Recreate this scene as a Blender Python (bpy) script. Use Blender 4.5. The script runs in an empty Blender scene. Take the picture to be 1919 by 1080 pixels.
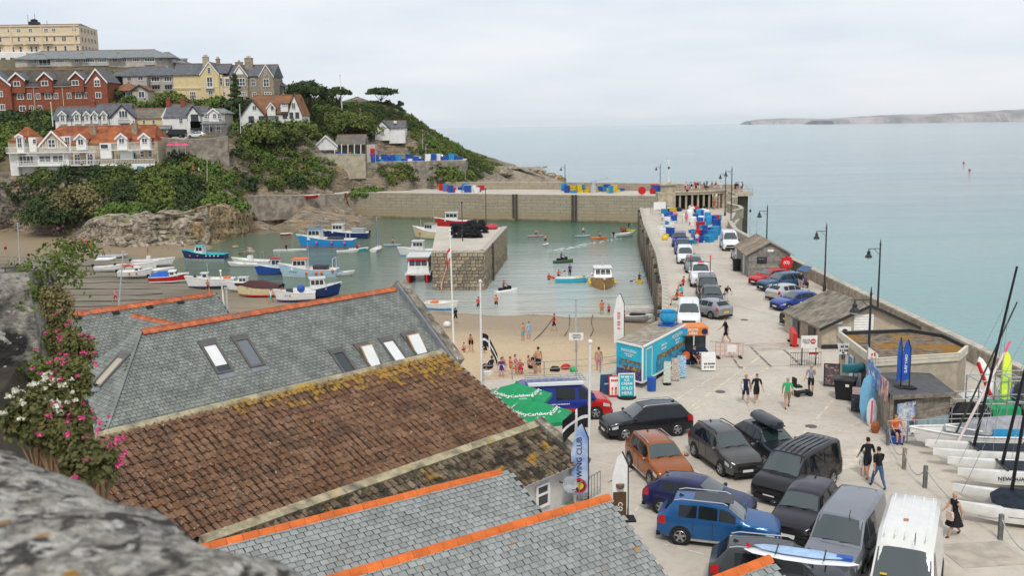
import bpy, bmesh, math, random
import numpy as np
from mathutils import Vector, Matrix
random.seed(7); R=math.radians; rnd=random.uniform
S=bpy.context.scene; COL=S.collection
# ------------------------------------------------------------ camera
F,PW,PH,CZ=1866.,1919.,1080.,15.7
PITCH=math.atan(304/F); ROLL=0.0148
fwd=Vector((0,math.cos(PITCH),-math.sin(PITCH))); up0=Vector((0,math.sin(PITCH),math.cos(PITCH))); r0=Vector((1,0,0))
RT=r0*math.cos(ROLL)-up0*math.sin(ROLL); UP=up0*math.cos(ROLL)+r0*math.sin(ROLL); EYE=Vector((0,0,CZ))
cd=bpy.data.cameras.new('camera'); cam=bpy.data.objects.new('camera',cd); COL.objects.link(cam); S.camera=cam
cam.matrix_world=Matrix.Translation(EYE)@Matrix((RT,UP,-fwd)).transposed().to_4x4()
cd.sensor_width=36; cd.lens=36*F/PW; cd.clip_start=.05; cd.clip_end=100000
cd.dof.use_dof=True; cd.dof.focus_distance=52; cd.dof.aperture_fstop=7.0
# ------------------------------------------------------------ sky, sun, exposure
w=bpy.data.worlds.new('World'); S.world=w; w.use_nodes=True
nt=w.node_tree; N=nt.nodes; N.clear()
o=N.new('ShaderNodeOutputWorld'); bg=N.new('ShaderNodeBackground'); bg.inputs[1].default_value=.1
sky=N.new('ShaderNodeTexSky'); sky.sky_type='NISHITA'; sky.sun_disc=False
SUN_EL,SUN_AZ=R(52),R(180)      # azimuth clockwise from +Y (view direction)
sky.sun_elevation=SUN_EL; sky.sun_rotation=SUN_AZ; sky.air_density=1.0; sky.dust_density=1.5
tc=N.new('ShaderNodeTexCoord'); mp=N.new('ShaderNodeMapping'); mp.inputs['Scale'].default_value=(2.2,2.2,11)
nz=N.new('ShaderNodeTexNoise'); nz.inputs['Scale'].default_value=1.6; nz.inputs['Detail'].default_value=6; nz.inputs['Roughness'].default_value=.52
rp=N.new('ShaderNodeValToRGB'); rp.color_ramp.elements[0].position=.34; rp.color_ramp.elements[1].position=.66
rp.color_ramp.elements[0].color=(.72,.72,.72,1); rp.color_ramp.elements[1].color=(1,1,1,1)
cl=N.new('ShaderNodeMix'); cl.data_type='RGBA'; cl.inputs[6].default_value=(5.7,6.25,6.95,1); cl.inputs[7].default_value=(7.0,7.2,7.55,1)
mx=N.new('ShaderNodeMix'); mx.data_type='RGBA'
L=nt.links.new
L(tc.outputs['Generated'],mp.inputs[0]); L(mp.outputs[0],nz.inputs[0]); L(nz.outputs[0],rp.inputs[0])
cr=N.new('ShaderNodeMapRange'); cr.inputs[1].default_value=.36; cr.inputs[2].default_value=.64; L(nz.outputs[0],cr.inputs[0])
L(cr.outputs[0],cl.inputs[0])
mx.inputs[0].default_value=.9
L(sky.outputs[0],mx.inputs[6]); L(cl.outputs[2],mx.inputs[7]); L(mx.outputs[2],bg.inputs[0]); L(bg.outputs[0],o.inputs[0])
sl=bpy.data.lights.new('sun','SUN'); sl.energy=1.5; sl.angle=R(10); sl.color=(1,.95,.87)
so=bpy.data.objects.new('sun',sl); COL.objects.link(so)
sd=Vector((math.sin(SUN_AZ)*math.cos(SUN_EL),math.cos(SUN_AZ)*math.cos(SUN_EL),math.sin(SUN_EL)))
so.rotation_euler=sd.to_track_quat('Z','Y').to_euler(); so.location=(0,0,60)
S.cycles.volume_bounces=2; S.view_settings.view_transform='Standard'; S.view_settings.look='None'; S.view_settings.exposure=.38; S.view_settings.gamma=1
# ------------------------------------------------------------ helpers
def ray(x,y): return fwd+RT*((x-959.5)/F)+UP*((540-y)/F)
def at(x,y,z=0.):
    d=ray(x,y); return EYE+d*((z-CZ)/d.z)
def atd(x,y,Y):
    d=ray(x,y); return EYE+d*(Y/d.y)
WP={}   # world base of rooted things
def thing(name,label,cat,loc=(0,0,0),rz=0,group=None,scale=1):
    e=bpy.data.objects.new(name,None); COL.objects.link(e); e.location=loc; e.rotation_euler=(0,0,rz); e.empty_display_size=.3
    if scale!=1: e.scale=(scale,)*3
    e['label']=label; e['category']=cat
    if group: e['group']=group
    return e
def tag(o,label=None,cat=None,group=None,kind=None):
    if label:o['label']=label
    if cat:o['category']=cat
    if group:o['group']=group
    if kind:o['kind']=kind
    return o
def link(name,me,mat=None,parent=None):
    ob=bpy.data.objects.new(name,me); COL.objects.link(ob)
    if parent: ob.parent=parent
    if mat and not me.materials: me.materials.append(mat)
    return ob
def copy_tree(src,loc=None,rz=None,label=None,parent=None,group=None):
    c=src.copy(); COL.objects.link(c)
    if parent is not None: c.parent=parent
    if loc is not None: c.location=loc
    if rz is not None: c.rotation_euler=(0,0,rz)
    if label: c['label']=label
    if group: c['group']=group
    for ch in list(src.children): copy_tree(ch,parent=c)
    return c
class MB:
    def __init__(s): s.v=[]; s.f=[]
    def add(s,vs,fs,M=None):
        b=len(s.v); s.v+= [tuple(M@Vector(p)) for p in vs] if M is not None else [tuple(p) for p in vs]
        s.f+=[tuple(i+b for i in f) for f in fs]; return s
    def box(s,c,d,rz=0,M=None):
        x,y,z=d[0]/2,d[1]/2,d[2]/2
        T=Matrix.Translation(c)@Matrix.Rotation(rz,4,'Z')
        if M is not None: T=M@T
        return s.add([(-x,-y,-z),(x,-y,-z),(x,y,-z),(-x,y,-z),(-x,-y,z),(x,-y,z),(x,y,z),(-x,y,z)],[(3,2,1,0),(4,5,6,7),(0,1,5,4),(1,2,6,5),(2,3,7,6),(3,0,4,7)],T)
    def bx(s,x0,x1,y0,y1,z0,z1): return s.box(((x0+x1)/2,(y0+y1)/2,(z0+z1)/2),(abs(x1-x0),abs(y1-y0),abs(z1-z0)))
    def bar(s,p,q,wd,h=None):
        p,q=Vector(p),Vector(q); d=q-p; h=h or wd
        M=Matrix.Translation((p+q)/2)@d.to_track_quat('X','Z').to_matrix().to_4x4()
        return s.box((0,0,0),(d.length,wd,h),0,M)
    def tube(s,p,q,r,r2=None,n=6,caps=True):
        p,q=Vector(p),Vector(q); d=q-p; r2=r if r2 is None else r2
        if d.length<1e-6: return s
        M=d.to_track_quat('Z','Y').to_matrix()
        vs=[];
        for c,rr in((p,r),(q,r2)):
            for i in range(n):
                a=2*math.pi*i/n; vs.append(c+M@Vector((rr*math.cos(a),rr*math.sin(a),0)))
        fs=[(i,(i+1)%n,n+(i+1)%n,n+i) for i in range(n)]
        if caps: fs+=[tuple(range(n-1,-1,-1)),tuple(range(n,2*n))]
        return s.add(vs,fs)
    def path(s,pts,r,n=5):
        for a,b in zip(pts,pts[1:]): s.tube(a,b,r,n=n)
        return s
    def poly(s,pts): return s.add(pts,[tuple(range(len(pts)))])
    def prism(s,pts,z0,z1):
        n=len(pts); return s.add([(p[0],p[1],z0) for p in pts]+[(p[0],p[1],z1) for p in pts],[tuple(range(n-1,-1,-1)),tuple(range(n,2*n))]+[(i,(i+1)%n,n+(i+1)%n,n+i) for i in range(n)])
    def ext(s,pts,dv):   # extrude a planar 3d polygon by dv
        n=len(pts); dv=Vector(dv); return s.add([Vector(p) for p in pts]+[Vector(p)+dv for p in pts],[tuple(range(n-1,-1,-1)),tuple(range(n,2*n))]+[(i,(i+1)%n,n+(i+1)%n,n+i) for i in range(n)])
    def loft(s,rings,closed=True,caps=True):
        n=len(rings[0]); vs=[p for r in rings for p in r]; fs=[]
        for k in range(len(rings)-1):
            for i in range(n if closed else n-1):
                j=(i+1)%n; fs.append((k*n+i,k*n+j,(k+1)*n+j,(k+1)*n+i))
        if caps: fs+=[tuple(range(n-1,-1,-1)),tuple(range((len(rings)-1)*n,len(rings)*n))]
        return s.add(vs,fs)
    def lathe(s,c,prof,n=12,M=None):
        vs=[(c[0]+r*math.cos(2*math.pi*i/n),c[1]+r*math.sin(2*math.pi*i/n),c[2]+z) for r,z in prof for i in range(n)]
        fs=[(k*n+i,k*n+(i+1)%n,(k+1)*n+(i+1)%n,(k+1)*n+i) for k in range(len(prof)-1) for i in range(n)]
        fs+=[tuple(range(n-1,-1,-1)),tuple(range((len(prof)-1)*n,len(prof)*n))]
        return s.add(vs,fs,M)
    def ell(s,c,r,n=8,m=5,M=None):
        pr=[(max(.02,math.sin(math.pi*k/m)),-math.cos(math.pi*k/m)) for k in range(m+1)]
        T=Matrix.Translation(c)@Matrix.Diagonal((r[0],r[1],r[2],1))
        return s.lathe((0,0,0),pr,n,(M@T) if M is not None else T)
    def mesh(s,name,smooth=False,ang=.7):
        me=bpy.data.meshes.new(name); me.from_pydata(s.v,[],s.f); me.update()
        bm=bmesh.new(); bm.from_mesh(me); bmesh.ops.recalc_face_normals(bm,faces=bm.faces); bm.to_mesh(me); bm.free()
        if smooth: me.shade_smooth(); me.set_sharp_from_angle(angle=ang)
        return me
    def build(s,name,mat=None,parent=None,smooth=False,ang=.7,kind=None,world=False):
        if world and parent:
            M=Matrix.LocRotScale(parent.location,parent.rotation_euler,parent.scale).inverted(); s.v=[tuple(M@Vector(p)) for p in s.v]
        ob=link(name,s.mesh(name,smooth,ang),mat,parent)
        if kind: ob['kind']=kind
        return ob
MATS={}
def mat(name,col,rough=.6,var=.1,scale=5.,bump=0.,bscale=30.,metal=0.,col2=None,lo=.4,hi=.6,rand=0.,spec=.28,coat=0.,world=False,emit=0):
    if name in MATS: return MATS[name]
    m=bpy.data.materials.new(name); m.use_nodes=True; MATS[name]=m
    nt=m.node_tree; N=nt.nodes; L=nt.links.new; b=N['Principled BSDF']
    b.inputs['Roughness'].default_value=rough; b.inputs['Metallic'].default_value=metal; b.inputs['Specular IOR Level'].default_value=spec
    if coat: b.inputs['Coat Weight'].default_value=coat; b.inputs['Coat Roughness'].default_value=.06
    c=(*col,1)
    if var==0 and col2 is None and not bump and not rand:
        b.inputs['Base Color'].default_value=c; m.diffuse_color=c; return m
    if world: t=N.new('ShaderNodeNewGeometry').outputs['Position']
    else: t=N.new('ShaderNodeTexCoord').outputs['Object']
    nz=N.new('ShaderNodeTexNoise'); nz.inputs['Scale'].default_value=scale; nz.inputs['Detail'].default_value=5; nz.inputs['Roughness'].default_value=.6; L(t,nz.inputs['Vector'])
    mr=N.new('ShaderNodeMapRange'); mr.inputs[1].default_value=lo; mr.inputs[2].default_value=hi; L(nz.outputs[0],mr.inputs[0])
    mx=N.new('ShaderNodeMix'); mx.data_type='RGBA'
    a=tuple(x*(1-var) for x in col); d=tuple(min(1,x*(1+var)) for x in col)
    if col2: a,d=col,col2
    mx.inputs[6].default_value=(*a,1); mx.inputs[7].default_value=(*d,1); L(mr.outputs[0],mx.inputs[0]); out=mx.outputs[2]
    if rand:
        oi=N.new('ShaderNodeObjectInfo'); g=N.new('ShaderNodeNewGeometry'); ad=N.new('ShaderNodeMath'); ad.operation='ADD'; fr=N.new('ShaderNodeMath'); fr.operation='FRACT'
        L(oi.outputs['Random'],ad.inputs[0]); L(g.outputs['Random Per Island'],ad.inputs[1]); L(ad.outputs[0],fr.inputs[0])
        m2=N.new('ShaderNodeMapRange'); m2.inputs[3].default_value=1-rand; m2.inputs[4].default_value=1+rand; L(fr.outputs[0],m2.inputs[0])
        h=N.new('ShaderNodeHueSaturation'); L(m2.outputs[0],h.inputs['Value']); L(out,h.inputs['Color']); out=h.outputs[0]
    L(out,b.inputs['Base Color'])
    if bump:
        n2=N.new('ShaderNodeTexNoise'); n2.inputs['Scale'].default_value=bscale; n2.inputs['Detail'].default_value=4; L(t,n2.inputs['Vector'])
        bp=N.new('ShaderNodeBump'); bp.inputs['Strength'].default_value=bump; bp.inputs['Distance'].default_value=.05; L(n2.outputs[0],bp.inputs['Height']); L(bp.outputs[0],b.inputs['Normal'])
    m.diffuse_color=c
    return m
def overlay(m,col,scale,lo,hi,detail=4,dist=0.,stretch=None,fac=1.):
    """add a patchy second colour (lichen, moss, stains) on top of a material's base colour"""
    nt=m.node_tree; N=nt.nodes; L=nt.links.new; b=N['Principled BSDF']
    t=N.new('ShaderNodeNewGeometry').outputs['Position']
    if stretch:
        mp=N.new('ShaderNodeMapping'); mp.inputs['Scale'].default_value=stretch; L(t,mp.inputs[0]); t=mp.outputs[0]
    nz=N.new('ShaderNodeTexNoise'); nz.inputs['Scale'].default_value=scale; nz.inputs['Detail'].default_value=detail; nz.inputs['Distortion'].default_value=dist; L(t,nz.inputs['Vector'])
    mr=N.new('ShaderNodeMapRange'); mr.inputs[1].default_value=lo; mr.inputs[2].default_value=hi; mr.inputs[4].default_value=fac; L(nz.outputs[0],mr.inputs[0])
    mx=N.new('ShaderNodeMix'); mx.data_type='RGBA'; L(mr.outputs[0],mx.inputs[0]); mx.inputs[7].default_value=(*col,1)
    i=b.inputs['Base Color']
    if i.links: L(i.links[0].from_socket,mx.inputs[6])
    else: mx.inputs[6].default_value=i.default_value
    L(mx.outputs[2],i); return mr
TXQ=[]
def text(s,size,m,parent,loc,rot=(0,0,0),bold=.0,align='CENTER',name='lettering'):
    if s[0]=='~':   # print too small to read in the photograph: rows of short strokes
        mb=MB(); rows=s[1:].split('/'); r_=random.Random(len(TXQ)+len(s))
        for j,row in enumerate(rows):
            wd=int(row)*size*.55; x=-wd/2
            while x<wd/2: q=size*r_.choice((.3,.45,.6)); mb.box((x+q/2,((len(rows)-1)/2-j)*size*1.15,0),(q*.86,size*.62,.004)); x+=q+size*r_.choice((.05,.05,.3))
        t=mb.build('print_line',m,parent); t.location=loc; t.rotation_euler=rot; return t
    t=bpy.data.objects.new(name,bpy.data.meshes.new('lettering')); COL.objects.link(t); t.parent=parent; t.location=loc; t.rotation_euler=rot
    TXQ.append((t,s,size,m,bold,align)); return t
def flush_text():
    obs=[]
    for t,s,size,m,bold,align in TXQ:
        cu=bpy.data.curves.new('t','FONT'); cu.body=s; cu.size=size; cu.align_x=align; cu.align_y='CENTER'; cu.offset=bold; cu.resolution_u=2
        ob=bpy.data.objects.new('t',cu); COL.objects.link(ob); obs.append(ob)
    dg=bpy.context.evaluated_depsgraph_get()
    for ob,(t,s,size,m,bold,align) in zip(obs,TXQ):
        me=bpy.data.meshes.new_from_object(ob.evaluated_get(dg)); me.materials.clear(); me.materials.append(m); t.data=me
    for ob in obs: bpy.data.objects.remove(ob)
# common materials
white=mat('white paint',(.8,.79,.76),.5,.05,3); offwhite=mat('white render',(.74,.73,.7),.8,.07,1.2,.15,20); black=mat('black rubber',(.015,.015,.017),.7,.2,9)
dark=mat('dark metal',(.03,.033,.036),.45,.15,8); steel=mat('galvanised steel',(.42,.44,.45),.42,.12,9,metal=.7); greypole=mat('grey painted steel',(.42,.44,.46),.5,.08,3)
glass=mat('window glass',(.035,.045,.05),.08,0,spec=.6); cglass=mat('tinted car glass',(.010,.014,.016),.05,0,spec=.45); wsglass=mat('windscreen glass',(.022,.038,.037),.04,0,spec=1.,coat=1.); sglass=mat('skylight glass',(.1,.12,.13),.05,0,spec=.9,coat=1)
wood=mat('weathered wood',(.27,.22,.17),.8,.25,4,.3,25); timber=mat('wet dark timber',(.07,.06,.05),.8,.3,3,.4,12)
red=mat('red paint',(.6,.02,.02),.45,.1,4); orange=mat('orange paint',(.75,.16,.03),.5,.1,4); blue=mat('blue plastic',(.02,.09,.4),.45,.15,4); cyan=mat('light blue plastic',(.03,.3,.55),.45,.12,4); yellow=mat('yellow plastic',(.72,.5,.03),.5,.1,4); green=mat('green plastic',(.02,.3,.12),.5,.1,4); pink=mat('pink buoy',(.75,.08,.2),.5,.1,4)
navy=mat('navy paint',(.012,.025,.09),.35,.1,4); aqua=mat('aqua paint',(.05,.45,.5),.4,.08,4); cream=mat('cream paint',(.72,.62,.4),.5,.07,3)
# ------------------------------------------------------------ setting
SEA=-5.5
def struct(o): o['kind']='structure'; return o
def nodes(m): return m.node_tree.nodes,m.node_tree.links.new,m.node_tree.nodes['Principled BSDF']
def mk(name):
    m=bpy.data.materials.new(name); m.use_nodes=True; MATS[name]=m; return m
def mathn(N,L,op,a,b=None,c=None):
    n=N.new('ShaderNodeMath'); n.operation=op
    for i,v in enumerate((a,b,c)):
        if v is None: continue
        if isinstance(v,(int,float)): n.inputs[i].default_value=v
        else: L(v,n.inputs[i])
    return n.outputs[0]
def mapr(N,L,v,a,b,c=0.,d=1.):
    n=N.new('ShaderNodeMapRange'); L(v,n.inputs[0])
    for i,x in enumerate((a,b,c,d)): n.inputs[i+1].default_value=x
    return n.outputs[0]
def mixc(N,L,f,a,b):
    n=N.new('ShaderNodeMix'); n.data_type='RGBA'
    if isinstance(f,(int,float)): n.inputs[0].default_value=f
    else: L(f,n.inputs[0])
    for i,v in((6,a),(7,b)):
        if isinstance(v,tuple): n.inputs[i].default_value=(*v,1)
        else: L(v,n.inputs[i])
    return n.outputs[2]
def noise(N,L,vec,scale,detail=4,rough=.5,dist=0.,stretch=None):
    if stretch:
        mp=N.new('ShaderNodeMapping'); mp.inputs['Scale'].default_value=stretch; L(vec,mp.inputs[0]); vec=mp.outputs[0]
    n=N.new('ShaderNodeTexNoise'); n.inputs['Scale'].default_value=scale; n.inputs['Detail'].default_value=detail; n.inputs['Roughness'].default_value=rough; n.inputs['Distortion'].default_value=dist; L(vec,n.inputs['Vector']); return n.outputs[0]
# --- sea
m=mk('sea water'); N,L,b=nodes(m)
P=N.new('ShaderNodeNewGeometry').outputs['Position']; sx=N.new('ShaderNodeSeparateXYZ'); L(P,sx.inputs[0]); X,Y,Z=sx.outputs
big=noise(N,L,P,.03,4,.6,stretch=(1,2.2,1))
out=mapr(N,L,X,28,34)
yy=mathn(N,L,'ADD',Y,mathn(N,L,'MULTIPLY',big,24)); hb=mixc(N,L,mapr(N,L,yy,122,140),(.48,.47,.40),(.43,.49,.47)); hb=mixc(N,L,mapr(N,L,yy,160,195),hb,(.07,.15,.10)); hb=mixc(N,L,mapr(N,L,X,-6,-22),hb,(.10,.15,.10))  # colour carries reflections: pale for the sky, green at the back for the wall
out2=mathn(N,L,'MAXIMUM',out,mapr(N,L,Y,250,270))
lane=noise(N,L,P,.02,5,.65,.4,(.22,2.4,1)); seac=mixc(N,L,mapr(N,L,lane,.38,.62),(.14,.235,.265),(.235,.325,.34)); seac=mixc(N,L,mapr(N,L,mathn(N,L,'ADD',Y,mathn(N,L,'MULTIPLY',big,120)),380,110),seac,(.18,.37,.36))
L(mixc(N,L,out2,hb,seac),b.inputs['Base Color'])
b.inputs['Roughness'].default_value=.09; b.inputs['IOR'].default_value=1.33
w1=noise(N,L,P,.9,6,.7,.4,(.6,1.5,1)); w2=noise(N,L,P,.06,3,.5,.2,(.6,1.6,1)); 
w3=noise(N,L,P,.28,4,.6,.3,(.35,1.7,1)); hh=mathn(N,L,'ADD',mathn(N,L,'ADD',mathn(N,L,'MULTIPLY',w1,.75),mathn(N,L,'MULTIPLY',w3,1.5)),mathn(N,L,'MULTIPLY',w2,2.6))
bp=N.new('ShaderNodeBump'); bp.inputs['Strength'].default_value=.8; bp.inputs['Distance'].default_value=.45; L(hh,bp.inputs['Height']); L(bp.outputs[0],b.inputs['Normal'])
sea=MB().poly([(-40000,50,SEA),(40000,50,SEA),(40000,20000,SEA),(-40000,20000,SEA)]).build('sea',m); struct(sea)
# --- beach
WL=[(-60,225),(-56,200),(-55,178),(-56,162),(-50,143),(-36,131),(-22,122),(-7,112),(2.4,110.4),(14,107),(40,100)]
def beach_z(x,y):
    best=1e9; sg=1
    for (ax,ay),(bx_,by) in zip(WL,WL[1:]):
        dx,dy=bx_-ax,by-ay; t=max(0,min(1,((x-ax)*dx+(y-ay)*dy)/(dx*dx+dy*dy))); qx,qy=ax+t*dx,ay+t*dy
        d=math.hypot(x-qx,y-qy)
        if d<best:
            best=d; cr=dx*(y-ay)-dy*(x-ax); sg=-1 if cr<0 else 1
    d=best*(1 if sg<0 else -1)
    t=max(0,min(1,(x+32)/24)); t=t*t*(3-2*t)
    if d>0: return SEA+d*(.024+(.108-.024)*t)*(1 if d<40 else 1)
    return SEA+d*.06
from mathutils import noise as mn
NX,NY=100,130
vs=[];fs=[]
for j in range(NY+1):
    for i in range(NX+1):
        x=-135+158*i/NX; y=45+190*j/NY
        z=min(beach_z(x,y),-.25)+.10*mn.noise((x*.25,y*.25,1))+.05*mn.noise((x*.9,y*.9,4)); vs.append((x,y,z))
for j in range(NY):
    for i in range(NX): a=j*(NX+1)+i; fs.append((a,a+1,a+NX+2,a+NX+1))
m=mk('beach sand'); N,L,b=nodes(m)
P=N.new('ShaderNodeNewGeometry').outputs['Position']; sx=N.new('ShaderNodeSeparateXYZ'); L(P,sx.inputs[0]); X,Y,Z=sx.outputs
n1=noise(N,L,P,.35,6,.65); n2=noise(N,L,P,3,4,.6)
zz=mathn(N,L,'ADD',Z,mathn(N,L,'MULTIPLY',n1,1.2))
c=mixc(N,L,mapr(N,L,zz,-3.3,-1.7),(.34,.26,.17),(.56,.42,.26))
c=mixc(N,L,mapr(N,L,zz,-5.2,-4.7),(.17,.135,.09),c)
left=mapr(N,L,X,-22,-40)
st=noise(N,L,P,.5,5,.7,.6,(.16,1.3,1)); st2=noise(N,L,P,.22,4,.6,.3,(.3,1,1))
mud=mixc(N,L,mapr(N,L,st,.52,.60),(.22,.185,.135),(.095,.085,.062)); mud=mixc(N,L,mapr(N,L,st2,.52,.64),mud,(.15,.125,.08))
mud=mixc(N,L,mapr(N,L,mathn(N,L,'ADD',Y,mathn(N,L,'MULTIPLY',n1,20)),172,184),mud,(.27,.20,.12))
c=mixc(N,L,left,c,mud)
c=mixc(N,L,mapr(N,L,n2,.45,.75,0,.35),c,(.12,.09,.06))
L(c,b.inputs['Base Color']); b.inputs['Roughness'].default_value=.85
bp=N.new('ShaderNodeBump'); bp.inputs['Strength'].default_value=.5; bp.inputs['Distance'].default_value=.12; L(mathn(N,L,'ADD',n2,st),bp.inputs['Height']); L(bp.outputs[0],b.inputs['Normal'])
mb=MB(); mb.v=vs; mb.f=fs; struct(mb.build('beach',m,smooth=True,ang=3))
# --- concrete deck, stone walls
m=conc=mk('quay concrete'); N,L,b=nodes(m)
P=N.new('ShaderNodeNewGeometry').outputs['Position']
n1=noise(N,L,P,.22,6,.65); n2=noise(N,L,P,2.2,5,.6); n3=noise(N,L,P,.9,4,.7,1.2)
c=mixc(N,L,mapr(N,L,n1,.35,.65),(.47,.415,.34),(.58,.52,.44)); c=mixc(N,L,mapr(N,L,n2,.48,.78,0,.5),c,(.33,.285,.23)); c=mixc(N,L,mapr(N,L,n3,.62,.72,0,.45),c,(.28,.24,.19))
L(c,b.inputs['Base Color']); b.inputs['Roughness'].default_value=.85
bp=N.new('ShaderNodeBump'); bp.inputs['Strength'].default_value=.25; bp.inputs['Distance'].default_value=.03; L(noise(N,L,P,14,4,.6),bp.inputs['Height']); L(bp.outputs[0],b.inputs['Normal'])
def stonewall(name,c1,c2,mort,sc,low=(.2,.18,.11),lowz=(-3.6,-2.2)):
    m=mk(name); N,L,b=nodes(m); g=N.new('ShaderNodeNewGeometry'); P=g.outputs['Position']; sx=N.new('ShaderNodeSeparateXYZ'); L(P,sx.inputs[0]); X,Y,Z=sx.outputs
    cb=N.new('ShaderNodeCombineXYZ'); L(mathn(N,L,'ADD',X,mathn(N,L,'MULTIPLY',Y,.9)),cb.inputs[0]); L(Z,cb.inputs[1])
    br=N.new('ShaderNodeTexBrick'); L(cb.outputs[0],br.inputs[0]); br.inputs['Scale'].default_value=sc; br.inputs['Mortar Size'].default_value=.02; br.inputs['Color1'].default_value=(*c1,1); br.inputs['Color2'].default_value=(*c2,1); br.inputs['Mortar'].default_value=(*mort,1); br.inputs['Brick Width'].default_value=.9; br.inputs['Row Height'].default_value=.4
    n=noise(N,L,P,.5,5,.65,.3,(1,1,.6)); n2=noise(N,L,P,2.5,4,.7)
    c=mixc(N,L,mapr(N,L,n,.35,.7,0,.7),br.outputs[0],c2); c=mixc(N,L,mapr(N,L,n2,.52,.72,0,.55),c,tuple(x*.45 for x in c1))
    zz=mathn(N,L,'ADD',Z,mathn(N,L,'MULTIPLY',n,1.2))
    c=mixc(N,L,mapr(N,L,zz,lowz[1],lowz[0],0,.75),c,low); c=mixc(N,L,mapr(N,L,zz,-4.3,-4.8,0,.8),c,(.07,.075,.04))
    L(c,b.inputs['Base Color']); b.inputs['Roughness'].default_value=.9
    bp=N.new('ShaderNodeBump'); bp.inputs['Strength'].default_value=.6; bp.inputs['Distance'].default_value=.1; L(mathn(N,L,'ADD',mathn(N,L,'MULTIPLY',br.outputs[1],-1.),n2),bp.inputs['Height']); L(bp.outputs[0],b.inputs['Normal'])
    return m
qstone=stonewall('harbour wall stone',(.33,.28,.20),(.40,.345,.255),(.19,.16,.12),.55,(.36,.29,.175))
pstone=stonewall('pier wall stone',(.29,.25,.19),(.36,.31,.23),(.14,.12,.09),.8,(.17,.15,.10))
mortar=mat('pier core mortar',(.16,.135,.10),.95,.3,2,.4,10)
def slab(name,pts,z0,z1,top,side):
    mb=MB().prism(pts,z0,z1); o=mb.build(name,top); o.data.materials.append(side)
    for p in o.data.polygons:
        if abs(p.normal.z)<.5: p.material_index=1
    return struct(o)
pier=[(-34,36),(-6,57.5),(-2.7,60.4),(5.8,62.8),(9,66),(12.1,79),(14.5,95),(17.4,118.7),(21,157.7),(24.2,187),(31,192),(40,188),(41,176),(37.5,163),(33.5,150),(31.4,138),(30.6,110),(30.6,10),(-34,10)]
slab('quay_deck',pier[::-1],-7,0,conc,pstone)
slab('harbour_quay',[(-46,243),(27.5,214),(48,206),(52,220),(30,232),(-40,262)],-7,.5,conc,qstone)
# --- painted bay lines on the car park, drains
pmark=mat('worn bay paint',(.62,.55,.42),.8,.15,2); overlay(pmark,(.5,.44,.35),2.5,.5,.6)
wmark=mat('worn white paint',(.68,.64,.57),.8,.12,2); overlay(wmark,(.5,.44,.35),2.0,.48,.6)
seam=mat('dark joint filler',(.17,.15,.125),.9,.25,3); overlay(seam,(.45,.39,.31),1.8,.5,.6)
def line(a,b,wd,z,m,name):
    a,b=Vector(a).to_2d(),Vector(b).to_2d(); d=(b-a).normalized(); n=Vector((-d.y,d.x))*wd/2
    o=MB().poly([(*(a-n),z),(*(b-n),z),(*(b+n),z),(*(a+n),z)]).build(name,m); return struct(o)
for (x0,y0,x1,y1) in [(1250,760,1365,690),(1245,800,1450,650),(1295,770,1360,740),(1390,715,1440,690),(1500,820,1575,735),(1570,810,1660,770),(1440,740,1530,690)]:
    line(at(x0,y0),at(x1,y1),.13,.005,pmark,'painted_line')
for (x0,y0,x1,y1) in [(1300,722,1405,738),(1280,738,1400,757),(1440,772,1600,783),(1325,705,1400,712),(1420,690,1530,707),(1505,728,1580,740),(1510,752,1600,765),(1560,795,1625,806),(1480,790,1565,808),(1255,692,1300,700),(1190,960,1260,975),(1190,960,1210,930),(1240,1020,1320,1040),(1150,880,1200,850),(1110,865,1175,880),(1300,880,1345,915),(1350,870,1330,885)]:
    line(at(x0,y0),at(x1,y1),.09,.009,wmark,'painted_line')
for (x0,y0,x1,y1,wd) in [(1362,655,1388,692,.14),(1404,648,1445,688,.16),(1460,647,1500,685,.16),(1395,648,1480,647,.1),(1330,640,1395,646,.14),(1300,690,1480,686,.03),(1330,560,1480,600,.03),(1320,500,1400,505,.04)]:
    line(at(x0,y0),at(x1,y1),wd,.013,seam,'ground_seam')
cpat=[mat('concrete patch %d'%i,c,.85,.15,1.2,.2,14) for i,c in enumerate([(.48,.425,.35),(.435,.385,.315),(.545,.485,.405)])]
for i,(px,py,a_,b_,rz) in enumerate([(1230,650,2.4,1.6,.3),(1450,650,3.2,2.2,.2),(1580,860,3.4,2.6,.4),(1250,850,2.2,1.2,.8),(1840,1040,2.6,2,.1),(1420,540,3,2.4,.1),(1330,480,2.6,5,.1),(1490,840,1.8,1.4,.5),(1700,960,2.2,1.2,.2)]):
    p=at(px,py); struct(MB().box((p.x,p.y,.0105),(a_,b_,.015),rz).build('concrete_patch',cpat[i%3]))
for px,py in((1350,735),(1520,800),(1640,960),(1395,600)):
    p=at(px,py); struct(MB().lathe((p.x,p.y,.0),[(.3,0),(.3,.022),(.26,.024)],16).build('manhole_cover',mat('cast iron',(.12,.11,.10),.7,.2,9)))
line(at(1230,860),at(1140,905),.06,.013,seam,'ground_seam'); line(at(1385,690),at(1392,690),.5,.014,seam,'ground_seam')
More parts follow.
